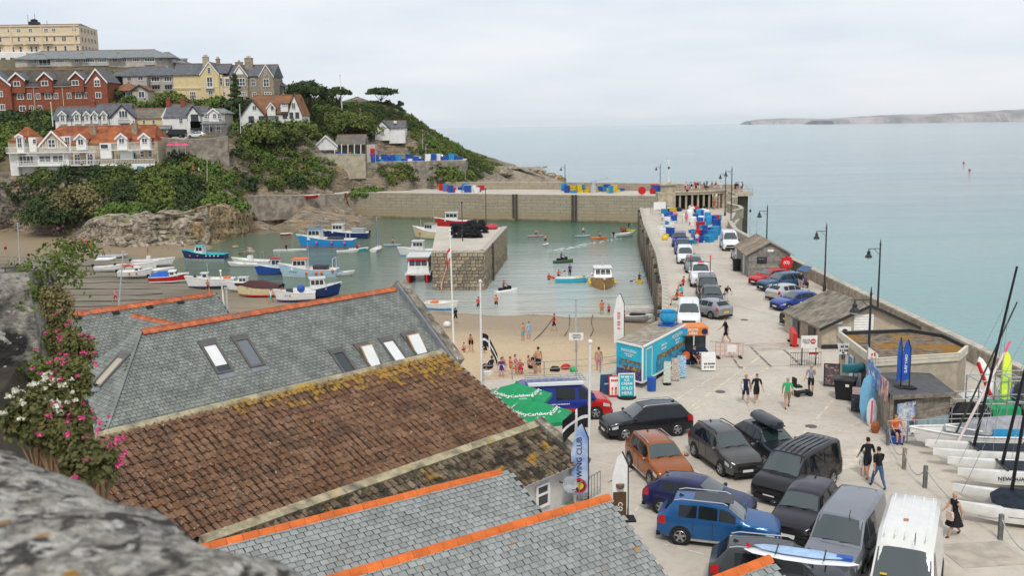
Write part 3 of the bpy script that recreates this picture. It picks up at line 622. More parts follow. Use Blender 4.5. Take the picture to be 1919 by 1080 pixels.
class Fac:
    def __init__(s,Y,name,label,cat,px,py): s.Y=Y; q=atd(px,py,Y); s.px=px; s.t=thing(name,label,cat,(q.x,Y,q.z)); s.par=s.t
    def p(s,px,py,dy=0):
        q=atd(px,py,s.Y); return Vector((q.x,s.Y+dy,q.z))
    def x(s,px): return atd(px,200,s.Y).x
    def z(s,py,px=None): return atd(s.px if px is None else px,py,s.Y).z
    def wall(s,px0,px1,pyt,pyb,dep,m,dy=0,name='wall'):
        x0,x1,z0,z1=s.x(px0),s.x(px1),s.z(pyb)-1.5,s.z(pyt); return MB().bx(x0,x1,s.Y+dy,s.Y+dy+dep,z0,z1).build(name,m,s.t,world=True)
    def roof_x(s,px0,px1,pye,pyr,dep,m,dy=0,ov=.35,hip=0,name='roof',hl=None,hr=None):
        x0,x1=s.x(px0)-ov,s.x(px1)+ov; ze,zr=s.z(pye),s.z(pyr); y0,y1=s.Y+dy-ov,s.Y+dy+dep+ov; ym=(y0+y1)/2; hl=hip if hl is None else hl; hr=hip if hr is None else hr; t=.18
        mb=MB(); mb.add([(x0,y0,ze),(x1,y0,ze),(x1,y1,ze),(x0,y1,ze),(x0+hl,ym,zr),(x1-hr,ym,zr),(x0,y0,ze-t),(x1,y0,ze-t),(x1,y1,ze-t),(x0,y1,ze-t)],[(0,1,5,4),(2,3,4,5),(1,2,5),(3,0,4),(6,9,8,7),(0,6,7,1),(1,7,8,2),(2,8,9,3),(3,9,6,0)])
        r=mb.build(name,m,s.t,world=True)
        rg=MB().bx(x0+hl,x1-hr,ym-.15,ym+.15,zr-.05,zr+.12).build('ridge',ridget,r); rg.location=(-s.t.location.x,-s.t.location.y,-s.t.location.z)
        return r
    def gable(s,px0,px1,pye,pyr,dep,wm,rm,dy=0,pyb=None,ov=.3,fasc=None,trim=.25,name='gable'):
        """front-facing gable: wall pentagon + two roof slopes + barge boards"""
        x0,x1=s.x(px0),s.x(px1); xm=(x0+x1)/2; ze,zr=s.z(pye),s.z(pyr); zb=s.z(pyb)-1. if pyb else ze-.3; y0=s.Y+dy
        w_=MB().ext([(x0,y0,zb),(x1,y0,zb),(x1,y0,ze),(xm,y0,zr-.12),(x0,y0,ze)],(0,dep,0)).build(name,wm,s.t,world=True)
        sl=(zr-ze)/(xm-x0); mb=MB(); t=.16
        for sg in(-1,1):
            xe=xm+sg*((x1-x0)/2+ov); zE=zr-sl*((x1-x0)/2+ov)
            mb.ext([(xm,y0-ov,zr+t),(xe,y0-ov,zE+t),(xe,y0-ov,zE),(xm,y0-ov,zr)],(0,dep+ov,0))
        r=mb.build('gable_roof',rm,s.t,world=True)
        if fasc:
            for sg in(-1,1):
                xe=xm+sg*((x1-x0)/2+ov); zE=zr-sl*((x1-x0)/2+ov)
                MB().ext([(xm,y0-ov-.06,zr+t+.03),(xe,y0-ov-.06,zE+t+.03),(xe,y0-ov-.06,zE-trim),(xm,y0-ov-.06,zr-trim)],(0,.07,0)).build('barge_board',fasc,s.t,world=True)
        return w_
    def win(s,px0,px1,pyt,pyb,nx=2,nz=1,dy=0,fm=None,pm=None,name='window',arch=False):
        x0,x1,z0,z1=s.x(px0),s.x(px1),s.z(pyb),s.z(pyt); y=s.Y+dy; f=max(.07,min(.14,(x1-x0)*.09)); mb=MB()
        mb.bx(x0,x1,y-.09,y,z1-f,z1); mb.bx(x0-.08,x1+.08,y-.13,y,z0-.02,z0+f); mb.bx(x0,x0+f,y-.088,y,z0+f,z1-f); mb.bx(x1-f,x1,y-.088,y,z0+f,z1-f)
        for i in range(1,nx): xx=x0+(x1-x0)*i/nx; mb.bx(xx-f*.4,xx+f*.4,y-.08,y,z0+f,z1-f)
        for i in range(1,nz): zz=z0+(z1-z0)*i/nz; mb.bx(x0+f,x1-f,y-.075,y,zz-f*.35,zz+f*.35)
        if arch:
            xm=(x0+x1)/2; mb.ext([(x0-.05,y-.09,z1),(x1+.05,y-.09,z1),(xm,y-.09,z1+(x1-x0)*.55)],(0,.09,0))
        w_=mb.build(name,fm or white,s.t,world=True)
        pn=MB().bx(x0+f*.5,x1-f*.5,y-.03,y+.02,z0+f*.5,z1-f*.5).build('pane',pm or glass,w_); pn.location=-s.t.location
        return w_
    def chim(s,px,pyb,pyt,wd=1.,m=None,dy=2,pots=2):
        x=s.x(px); z0,z1=s.z(pyb),s.z(pyt); mb=MB().bx(x-wd/2,x+wd/2,s.Y+dy,s.Y+dy+.8,z0-1.2,z1); mb.bx(x-wd/2-.1,x+wd/2+.1,s.Y+dy-.1,s.Y+dy+.9,z1,z1+.2)
        c=mb.build('chimney',m or stonew,s.t,world=True)
        for i in range(pots):
            q=MB().lathe((x+(i-(pots-1)/2)*.4,s.Y+dy+.4,z1+.2),[(.14,0),(.11,.5),(.13,.55)],8).build('chimney_pot',ridget,c); q.location=-s.t.location
    def band(s,px0,px1,py,h,m,dy=0,pr=.12,name='band'): 
        z=s.z(py); return MB().bx(s.x(px0),s.x(px1),s.Y+dy-pr,s.Y+dy+.02,z-h/2,z+h/2).build(name,m,s.t,world=True)
    def balcony(s,px0,px1,pyf,pyt,proj,m,slabm=None,dy=0,n=None,name='balcony'):
        x0,x1,zf,zt=s.x(px0),s.x(px1),s.z(pyf),s.z(pyt); y0=s.Y+dy-proj; b=MB().bx(x0,x1,y0,s.Y+dy,zf-.18,zf).build(name,slabm or m,s.t,world=True)
        mb=MB().bx(x0,x1,y0,y0+.07,zt-.08,zt); n=n or max(3,int((x1-x0)/.35))
        for i in range(n+1): xx=x0+(x1-x0-.05)*i/n; mb.bx(xx,xx+.05,y0+.01,y0+.06,zf,zt-.08)
        for xx in(x0,x1-.06): mb.bx(xx,xx+.06,y0,s.Y+dy,zt-.08,zt)
        r=mb.build('railing',m,b); r.location=-s.t.location; return b
    def pipe(s,px,pyt,pyb,m=None,dy=0): 
        MB().tube((s.x(px),s.Y+dy-.08,s.z(pyt)),(s.x(px),s.Y+dy-.08,s.z(pyb)),.06).build('drainpipe',m or greypole,s.t,world=True)
# 1 cream hotel on the skyline
f=Fac(362,'clifftop_hotel','large cream hotel with flat parapet on the skyline, top left','hotel',80,112)
f.wall(-40,160,48,112,16,creamw); f.wall(-40,158,36.5,48,14,slate,1.2,'mansard') if False else None
f.roof_x(-40,156,47.5,41,14,slate,1,0,1.5)
for py in(48,66,82): f.band(-40,160,py,.5,creamw,0,.35,'cornice')
for px in(33,90,151): f.band(px-1.4,px+1.4,80,12.4,creamw,0,.25,'pilaster')
for px in(5,31,48,70,99,113,151): f.win(px-4,px+4,52.5,59.5,2,2,fm=white)
for px in(4,13,33.5,47,67,76,99,113,129,132.5,153): f.win(px-2.3,px+2.3,68.5,77,1,2)
for px in(2,10,35,49,69,78,100,114,132,155): f.win(px-2.5,px+2.5,86,96.5,1,2)
for a,b_ in((-4,17),(38,54),(61,84),(92,110)): f.balcony(a,b_,81.5,77.5,1.3,greypole,creamw)
f.band(-40,160,98,.7,offwhite,0,.3,'cornice'); f.wall(-40,62,98,118,1.5,offwhite,-1.6,'arcade')
for px in(3,19,36): 
    f.win(px-5,px+5,107,118,1,1,-1.6,fm=offwhite,arch=True,name='arch')
for i,py in enumerate((56,73,90)):
    for k in range(5):
        w_=MB().bx(f.x(160)-.02,f.x(160)+.06,f.Y+1.6+k*2.8,f.Y+2.7+k*2.8,f.z(py+4),f.z(py-4)).build('window',glass,f.t,world=True)
mb=MB(); mb.bx(f.x(57),f.x(73),f.Y+4,f.Y+7,f.z(43),f.z(37)); mb.build('roof_plant_room',dark,f.t,world=True); mb=MB(); mb.lathe((f.x(65),f.Y+5.5,f.z(37)),[(1.1,0),(1.3,.6),(.5,1)],10); mb.build('roof_cowl',dark,f.t,world=True)
for px,a in((55,24),(68,22),(90,35)): MB().tube((f.x(px),f.Y+5,f.z(44)),(f.x(px),f.Y+5,f.z(a)),.08).build('aerial',dark,f.t,world=True)
# 2 long pale grey apartment block
f=Fac(322,'apartment_block','long low apartment block with pale grey roof and glazed balconies','building',190,124)
f.wall(36,320,108,128,12,greyw); f.roof_x(36,318,108,91,13,slate2,-.3,.5,6); f.roof_x(318,345,118,108,9,slate2,5,.3,4)
for a,b_ in((60,85),(142,158),(212,226),(300,320)): f.roof_x(a,b_+14,109.5,99,6,slate2,-1.6,.2,2.2,'roof_bay')
for a,b_,n_ in((70,76,2),(112,128,4),(146,158,3),(163,184,5),(190,207,5),(217,227,2),(236,244,2),(255,269,4),(277,296,4),(304,312,2)): f.win(a,b_,109.8,116.5,n_)
for a,b_ in((80,103),(163,210),(277,297)): f.balcony(a,b_,122,117.5,.9,greypole)
f.win(80,103,109,121,3,1,pm=dark)
# 3 red brick block
f=Fac(263,'brick_apartments','red brick apartment building with white-trimmed gables and slate roof','building',90,214)
f.wall(-60,172,158,216,11,brick); f.roof_x(-60,180,160,128,12,mat('dark brown slate',(.085,.072,.06),.85,.25,.6,.3,5),-.2,.3,0)
f.gable(-46,27,157,125,4,brick,slate,-1.2,216,.35,white,.35); f.gable(170,207,154,131,9,brick,slate,-1.3,208,.3,white,.3)
for a,b_ in((26,52),(79,104),(138,162)): f.gable(a,b_,147,137-1.5,6,brick,slate,-.7,166,.45,white,.28,'dormer_gable')
for px in(38,90,147): f.win(px-6.5,px+6.5,151,161,2,1,-.72)
for px,wd in((40,6),(57,4),(73.5,4),(92,6),(107,4),(131.5,4),(149,6),(163.5,4),(190,5.5)): f.win(px-wd,px+wd,174,185.5,2 if wd>5 else 2,1,-1.32 if px>170 else -.02)
for px,wd in((42,6),(59,4),(75,4)): f.win(px-wd,px+wd,197,208,2)
for px,py in((5,170),(7,195)): f.win(px-6,px+7,py-1,py+10.5,3,1,-1.22)
f.win(184,195,151,164,2,2,-1.32,arch=True)
f.band(28,171,162,.3,white,-.15,.15,'gutter')
for px,a,b_ in((66,161,216),(120,163,198),(169,163,205)): f.pipe(px,a,b_,white,-.05)
for px,py in((53,153),(68,153),(106,155),(126,156)): 
    q=f.p(px,py); MB().box((q.x,f.Y+.9,q.z),(1.,.9,.12)).build('roof_window',sglass,f.t,world=True).rotation_euler=(0,0,0)
# 4 grey-roofed flats between
f=Fac(286,'clifftop_flats','pale flats with dark grey hipped roof and balconies beside the yellow villa','building',280,190)
f.wall(236,330,141,172,10,greyw); f.roof_x(204,345,141,122,13,slate,-.4,.4,7); f.roof_x(238,285,142,128,7,slate,-2.6,.2,3.4,'roof_bay'); f.wall(240,284,142,172,3,greyw,-2.4,'bay')
for a,b_,c,d in((248,256,143,152),(268,278,143,151),(270,279,160,167)): f.win(a,b_,c,d,2,1,-2.42)
for a,b_ in((287,303),(311,326)): f.win(a,b_,143,153,3,1,0); f.balcony(a,b_,158,153.5,1.2,greypole); f.win(a,b_,160,168,3)
# 5 bungalow
f=Fac(268,'bungalow','small bungalow with brown hipped roof and veranda below the flats','house',244,190)
f.wall(210,262,168,192,7,greyw); f.roof_x(206,262,169,153,9,brownr,-.6,.4,4.5); f.gable(252,281,169,160,5,greyw,brownr,-.8,190,.4,dark,.2)
f.win(227,238,171,180,2); f.win(242,251,171,181,2); f.win(263,275,171,184,2,1,-.82); f.wall(210,222,172,190,.1,greyw,-.05,'panel')
# 6 yellow villa, stone villa
f=Fac(276,'yellow_villa','pale yellow villa with tall gable and grey slate roof','house',370,193)
f.wall(328,420,140,196,9,yellw); f.roof_x(328,395,139.5,117,9,slate,-.1,.3,0); f.roof_x(395,428,137,118,9,slate,.6,.3,0)
f.gable(380,414,139,116.5,9.3,yellw,slate,-.5,196,.2,white,.22)
f.win(394,400,127,138,1,3,-.52); f.win(391.5,402.5,144,165,2,2,-.52); f.balcony(389,405,165,159,.8,greypole,offwhite,-.5); f.win(393,402,170,178,2,1,-.52); f.win(357,369,171,190,3,3); f.win(415,419.5,146,160,1,2)
f.band(328,414,163,.2,offwhite,-.5,.08); f.chim(384,117,106,1.6,buffw,3,3); f.chim(403,118,109,1,stonew,5,2)
f=Fac(277,'stone_villa','tall grey stone villa with pointed gables and brick chimneys','house',470,192)
f.wall(414,512,141,196,10,stonew); f.roof_x(412,516,142,119,11,slate,-.2,.2,0); f.gable(440,468.5,142,121.5,5,stonew,slate,-.9,196,.15,white,.2); f.gable(490,516,143,122,10.4,stonew,slate,-.7,196,.15,white,.2)
f.wall(414,424,142,196,1.5,yellw,-.4,'bay'); f.wall(416,434,143,196,1.2,creamw,-.6,'bay')
for a,b_,c,d,dy in((415,424,146,161,-.62),(426,434,146,161,-.62),(448,464,146,161,-.92),(473,481,147,161,-.02),(497,508,148,163,-.72),(453,465,172,180,-.92),(474,482,173,181,-.02),(498,512,173,181,-.72),(417,425,171,180,-.62)): f.win(a,b_,c,d,3 if b_-a>11 else 2,2,dy)
f.win(500,504,131,141,2,2,-.72); f.chim(465,134,108,2.2,stonew,3,3); f.chim(441,119,114,2,stonew,6,2)
q=f.p(452,128); MB().ext([(f.x(446),f.Y-.95,f.z(139)),(f.x(462),f.Y-.95,f.z(139)),(f.x(454),f.Y-.95,f.z(126))],(0,.05,0)).build('window',white,f.t,world=True)
f=Fac(284,'annexe','dark slate-hung annexe tucked behind the stone villa','building',528,192)
f.wall(515,530,160,196,8,slate); f.roof_x(514,531,160,148,8,slate,0,.2,2); f.wall(528,548,168,196,6,greyw,.5); f.roof_x(527,549,168,162,6,slate2,.5,.2,1); f.win(534,541,170,180,2,1,.5)
f=Fac(296,'skyline_bungalow','grey bungalow roof on the skyline behind the flagpole','house',663,196)
f.wall(645,688,190,204,7,greyw); f.roof_x(642,690,190,181,8,olive,0,.3,3.5); f.win(655,661,192,198,2); f.win(668,675,192,198,2)
# 7 cottages
f=Fac(240,'white_cottage_row','terrace of white cottages with pointed dormers and grey slate roof','house',165,248)
f.wall(101,212,222,252,8,offwhite); f.roof_x(97,162,222.5,198,8,slate,-.1,.3,0); f.roof_x(161,236,219.5,194,8.2,slate,-.05,.2,0)
for px in(117,144): f.gable(px-6.5,px+6.5,214,208,2.5,offwhite,slate,-.45,224,.25,white,.18,'dormer'); f.win(px-4,px+4,214,226,2,2,-.47)
for px in(163,178,195): f.gable(px-5.5,px+5.5,215,209,2.5,offwhite,slate,-.45,224,.25,white,.18,'dormer'); f.win(px-2.6,px+2.6,214,225,2,2,-.47)
f.gable(209,253,220,198,8,offwhite,slate,-.8,252,.35,dark,.2); f.win(224,241,208,222,3,1,-.82); f.balcony(225,243,232,226,1.0,dark,dark,-.8,8); 
for px in(132,157,170,186,203): f.pipe(px,221,247,dark)
f.chim(163,203,191,1.2,brick,3,2)
f=Fac(240,'yellow_cottage','small pale yellow cottage with mossy roof and porch','house',285,260)
f.wall(252,316,221,262,8,yellw); f.roof_x(246,312,221,202,8,olive,0,.3,0); 
for px in(268,286,304): f.win(px-2.8,px+2.8,224.5,232,1,2)
f.roof_x(280,322,241,236,2.2,slate2,-2.4,.1,0,'porch_roof'); 
for px in(282,294,306,319): MB().tube(f.p(px,241,-2.2),f.p(px,258,-2.2),.08).build('porch_post',white,f.t,world=True)
f.win(283,290,243,256,1,1,pm=dark,name='door'); f.win(296,308,243,252,2)
f=Fac(239,'white_cottage','white cottage with steep gable end and black-trimmed bay','house',345,262)
f.wall(302,382,219,262,8,offwhite); f.roof_x(306,352,219.5,194,8,slate,0,.2,0); f.roof_x(348,382,214,198.5,7,slate,.3,.2,0)
f.gable(354,376,214,199.5,4,offwhite,slate,-1.4,232,.25,dark,.16); f.win(360,374,214.5,228,3,2,-1.42,fm=dark); f.wall(358,376,228,232,1.4,dark,-1.4,'bay_base')
f.win(334,341,221,231,2,2); f.win(349,352,222,227,1,1); f.win(362,369,234,249,2,2); f.chim(307,194,186,1,brick,3,2); f.chim(335,194,186,1,brick,3,2)
MB().ext([(f.x(302),f.Y-.05,f.z(219)),(f.x(306),f.Y-.05,f.z(219)),(f.x(306),f.Y+4,f.z(194))],(-.3,0,0)).build('verge',white,f.t,world=True)
f=Fac(239.5,'veranda_cottage','cottage with white glazed upper veranda and grey porch roof','house',400,258)
f.wall(378,420,214,260,7,greyw); f.roof_x(376,422,212,203,7,slate2,0,.3,1.5); f.gable(394,412,211,204,4,offwhite,slate2,-1.5,222,.3,white,.15)
for a,b_ in((384,390),(391,397),(401,408),(410,417)): f.win(a,b_,213,222,2,2,-1.52 if 394<a<412 else -1.0)
f.wall(383,418,222,226,1.0,offwhite,-1,'apron'); f.roof_x(380,421,231,225,3.2,slate2,-2.4,.1,.6,'porch_roof')
for px in(386,398,410,419): MB().tube(f.p(px,231,-2.2),f.p(px,248,-2.2),.08).build('porch_post',greypole,f.t,world=True)
f.win(390,396,234,247,1,1,pm=dark,name='door'); f.win(402,412,234,244,2)
# 8 red-roofed harbour hotel
f=Fac(213,'harbour_hotel','red-roofed hotel with long white balconies above the left cliff','hotel',145,312)
f.wall(8,46,264,312,9,buffw); f.wall(52,290,267,314,10,buffw)
f.roof_x(62,282,269,236,11,terra,0,.3,1.2,hl=3); f.roof_x(14,46,262,237,8,terra,0,.3,1.6)
f.gable(72,122,271,245,6,buffw,terra,-1,276,.3,white,.3)
for px in(150,227,270): f.gable(px-9,px+9,259,251.5,4,white,terra,-1.1,272,.35,white,.25,'dormer'); f.win(px-5.5,px+5.5,260,272,2,1,-1.12)
f.gable(29,42,254,250,3,white,terra,-1.1,277,.2,white,.2,'dormer'); f.win(31,40,256,276,2,2,-1.12)
f.wall(50,64,256,270,3,offwhite,-.6,'bay'); f.win(58,65,259,268,1,2,-.62); f.wall(104,128,255,270,3,offwhite,-.4,'bay'); f.win(118,127,256,271,2,2,-.42); f.win(88,102,260,277,2,2,-1.02,name='balcony_door')
for px in(78,84,106,112,118): f.band(px-.5,px+.5,270,1.6,white,-1,.08,'timber_strut')
f.balcony(15,182,284,274,1.8,white,offwhite,-.9,80); f.balcony(210,288,281,268,1.8,white,offwhite,-.9,36)
f.win(185,201,270,280,1,1,-.9,pm=glass); f.wall(184,205,269,284,.9,white,-.88,'bay'); f.wall(14,30,286,314,2,offwhite,-1.2,'bay'); f.wall(28,66,288,314,1.0,offwhite,-.4,'bay')
f.win(29,56,290,305,4,1,-.42); f.wall(68,126,286,314,2,white,-1.6,'sunroom'); f.win(71,94,290,303,2,2,-1.62); f.win(96,119,290,303,2,2,-1.62)
for a,b_ in((131,143),(154,167)): f.win(a,b_,288,308,2,3,-.02,name='french_door')
for px in(128,148,172,185): MB().tube(f.p(px,284,-2.4),f.p(px,308,-2.4),.1).build('veranda_post',white,f.t,world=True)
f.win(185,191,289,298,1,1); f.win(218,248,287,300,3,1,-.02,pm=dark,fm=mat('sky blue paint',(.08,.3,.6),.5,.05)); f.wall(220,244,281,287,.5,white,-.6,'sign_board'); f.win(256,264,284,296,1,2); f.win(271,279,284,296,1,2)
f.balcony(28,291,308.5,299,2.6,white,offwhite,0,90,name='terrace'); f.wall(188,292,309,322,.4,white,-2.8,'terrace_wall')
b=f.band(189,268,315.5,1.25,white,-2.8,.12,'banner'); text('~18',.42,navy,b,(f.x(225)-f.t.location.x,-2.94,f.z(314.6)-f.t.location.z),(R(90),0,0)); 
g=MB().bx(f.x(258),f.x(267),f.Y-2.95,f.Y-2.93,f.z(320),f.z(312)).build('emblem',cyan,b); g.location=-f.t.location
g=MB().bx(f.x(203),f.x(207),f.Y-2.95,f.Y-2.93,f.z(318.5),f.z(312.5)).build('emblem',blue,b); g.location=-f.t.location
g=MB().bx(f.x(206),f.x(255),f.Y-2.945,f.Y-2.93,f.z(319.3),f.z(317.8)).build('caption_strip',cyan,b); g.location=-f.t.location
f.chim(161,250,238,1.1,stonew,2.5,2); f.chim(240,250,234,1.1,stonew,2.5,2); f.pipe(206,270,306,dark,-.1)
q=f.p(190,262); MB().add([(f.x(182),f.Y+1.9,f.z(263)),(f.x(196),f.Y+1.9,f.z(263)),(f.x(196),f.Y+2.8,f.z(258.5)),(f.x(182),f.Y+2.8,f.z(258.5))],[(0,1,2,3)]).build('roof_window',sglass,f.t,world=True)
# pink parasols beside it
for px,wh_ in((320,'leftmost'),(334,'middle'),(348,'rightmost')):
    q=atd(px,289,216); t=thing('parasol',wh_+' of three small pink parasols right of the red-roofed hotel','parasol',q,group='pink terrace parasols'); MB().lathe((0,0,1.9),[(1.05,0),(.5,.28),(.03,.45)],8).build('canopy',mat('pink canvas',(.75,.06,.2),.7,.08),t); MB().tube((0,0,0),(0,0,2),.03).build('pole',white,t)
# 9 white gabled house
f=Fac(246,'white_gabled_house','white house with two big gables and brown tiled roof','house',508,232)
f.wall(452,565,215,234,8,offwhite,.5); f.roof_x(468,556,212,177,9,brownr,.2,.2,0)
f.gable(451,498,217,187,9,offwhite,brownr,-.6,233,.3,dark,.16); f.gable(540,566,213,178,9.4,offwhite,brownr,-.7,230,.25,dark,.14)
for a,b_,c,d,dy in((474,482,197,206,-.62),(466,476,217,228,-.62),(485,501,217,227.5,-.62),(548,555,193,205,-.72),(543,550,211,222,-.72),(554,561,211,222,-.72),(528,536,212,222,.48)): f.win(a,b_,c,d,2,1,dy,fm=dark if d>206 else None)
f.win(514,521,217,229,1,1,.48,fm=white,name='door'); f.gable(501,516,202,193,4,offwhite,brownr,-.4,209,.25,white,.12,'dormer'); f.win(508,514,198,206.5,1,1,-.42); f.roof_x(524,542,193,189,3,brownr,-.3,.2,0,'dormer_roof'); f.wall(526,540,192.5,198,3,offwhite,-.2,'dormer'); f.win(529,539,193,198.5,3,1,-.22)
# 10 white shed, open shelter
f=Fac(268,'white_shed','small plain white shed with grey roof on the headland','shed',730,254)
f.wall(727,757,239,258,6,offwhite,.2); f.roof_x(722,757,239,226,7,slate,0,.2,0); f.gable(701,729,240,226,7,offwhite,slate,-.2,256,.25,dark,.1); f.win(712,719,240,252,2,1,-.22,fm=offwhite,pm=curtain,name='door')
MB().bx(f.x(736),f.x(741),f.Y+1.2,f.Y+2,f.z(231),f.z(226.5)).build('roof_vent',white,f.t,world=True); 
f=Fac(247,'open_shelter','open-sided store shelter with mossy tiled roof above the harbour','shed',635,292)
f.gable(588,628,272,254,2.5,offwhite,olive,0,273,.35,white,.2); f.roof_x(626,678,271,253,8,olive,.6,.3,0)
for px in(589.5,627,640,652,664,676): MB().tube(f.p(px,270,.1),f.p(px,296,.1),.12).build('post',white,f.t,world=True)
MB().bx(f.x(590),f.x(676),f.Y+5,f.Y+5.4,f.z(296),f.z(270)).build('wall',buffw,f.t,world=True); f.wall(683,699,272,300,4,greyw,1,'annexe') 
f=Fac(252,'shelter_steps','pair of white handrails flanking steps beside the open shelter','steps',680,302)
for px in(673,684): MB().path([f.p(px-6,286,0),f.p(px,290,-.2),f.p(px+2,296,-.4),f.p(px-1,303,-.6)],.16).build('handrail',white,f.t,world=True)
# flagpoles, lamps on the hill
def pole(name,label,a,b_,Y,m,r=.09,cat='flagpole',top=True):
    p=atd(a[0],a[1],Y); q=atd(b_[0],b_[1],Y); t=thing(name,label,cat,p); MB().tube((0,0,-.5),q-p,r,r*.7,7).build('pole',m,t)
    if top: MB().ell(q-p,(r*1.6,)*3,6,4).build('finial',m,t)
    return t
pole('flagpole','tall white flagpole on the headland skyline',(641,204),(637,140),276,white,.14); pole('flagpole','white flagpole in front of the brick building',(99,233),(95,192),236,white,.1); pole('flagpole','thin white flagpole left of the white gabled house',(451,246),(449,196),240,white,.08)
for px,y0,y1,Y,lb in((571,290,252,244,'left of the open shelter'),(686,300,257,252,'right of the open shelter'),(798,300,271,254,'among the blue crates on the terrace'),(792,275,252,268,'on the headland path'),(388,338,297,206,'above the cliff path on the left')):
    t=pole('lamp_post','slim grey lamp post '+lb,(px,y0),(px,y1),Y,greypole,.08,'lamp',False); q=atd(px,y1,Y)-atd(px,y0,Y); MB().box((q.x+.25,q.y,q.z),(.7,.2,.12)).build('lamp_head',greypole,t)
# ------------------------------------------------------------ foreground roofs
U1=Vector((math.sin(R(42.55)),math.cos(R(42.55)),0)); N1=Vector((U1.y,-U1.x,0)); U2=Vector((math.sin(R(54.85)),math.cos(R(54.85)),0)); N2=Vector((U2.y,-U2.x,0))
slA=mat('roof slate green grey',(.20,.215,.195),.68,.14,1.1,.25,30,rand=.16,world=True); overlay(slA,(.32,.31,.28),1.6,.6,.72,5,.5,None,.4); overlay(slA,(.085,.085,.075),.45,.58,.74,6,.4,None,.5)
slB=mat('roof slate blue grey',(.27,.285,.275),.66,.1,1.3,.2,30,rand=.14,world=True); overlay(slB,(.45,.21,.03),2.4,.70,.74,3,.2); overlay(slB,(.6,.58,.54),1.6,.71,.75,5,.6,(1,1,3),.8)
under=mat('roof underlay',(.04,.04,.04),.9,.2,3)
ptA=mat('pantile clay',(.16,.082,.045),.88,.25,1.2,.35,30,rand=.16,world=True,col2=(.235,.135,.08)); overlay(ptA,(.035,.025,.02),4.6,.54,.62,5,.4,None,.62); overlay(ptA,(.06,.04,.03),.8,.52,.68,5,.3,None,.6); overlay(ptA,(.50,.47,.42),9,.69,.73,2,0,None,.8)
ptM=mat('mossy pantile',(.13,.095,.06),.9,.3,1.5,.4,30,rand=.3,world=True,col2=(.20,.16,.11)); overlay(ptM,(.032,.028,.02),1.9,.48,.58,6,.5,None,.9); overlay(ptM,(.42,.24,.03),1.1,.58,.68,4,.4,None,.8)
ptL=mat('lichened pantile',(.17,.09,.05),.9,.2,1.5,.4,30,rand=.25,world=True,col2=(.26,.15,.085)); overlay(ptL,(.38,.22,.04),3.,.36,.52,5,.4,None,.9); overlay(ptL,(.05,.035,.025),4.2,.54,.62,5,.4,None,.85)
ridgeO=mat('orange ridge tile',(.62,.145,.03),.7,.12,2,.2,20,rand=.12,world=True); overlay(ridgeO,(.62,.5,.42),2.2,.68,.74,4,.4,(1,1,1),.7); ridgeD=mat('weathered clay ridge',(.46,.13,.055),.8,.2,3,.3,20,rand=.15,world=True); overlay(ridgeD,(.2,.14,.1),2,.58,.68,4)
mort=mat('lichened mortar ridge',(.36,.31,.2),.9,.25,2,.5,14); overlay(mort,(.13,.12,.09),1.3,.52,.66,5); overlay(mort,(.44,.3,.06),.9,.6,.7)
lead=mat('lead flashing',(.20,.215,.235),.5,.12,2,.15,8)
def frame(A_,u,n,pitch):
    """roof plane: local x along u, local -y up slope, z normal"""
    s=Vector((n.x*math.cos(pitch),n.y*math.cos(pitch),-math.sin(pitch))); nn=u.cross(s); 
    if nn.z<0: nn=-nn
    return Matrix.Translation(A_)@Matrix((u,s,nn)).transposed().to_4x4()
def slate_mesh(w_,l_,m_,var=0):
    mb=MB().add([(-w_/2,0,.008),(w_/2,0,.008),(w_/2,l_,.036),(-w_/2,l_,.036),(-w_/2,0,0),(w_/2,0,0),(w_/2,l_,.022),(-w_/2,l_,.022)],[(0,1,2,3),(2,6,7,3),(1,5,6,2),(0,3,7,4)])
    if var: mb.v=[(x+rnd(-.01,.01),y+(rnd(-.012,.012) if y>0 else 0),z) for x,y,z in mb.v]
    me=mb.mesh('slate'); me.materials.append(m_); return me
def inside(poly,x,y):
    c=False
    for (x1,y1),(x2,y2) in zip(poly,poly[1:]+poly[:1]):
        if (y1>y)!=(y2>y) and x<(x2-x1)*(y-y1)/(y2-y1)+x1: c=not c
    return c
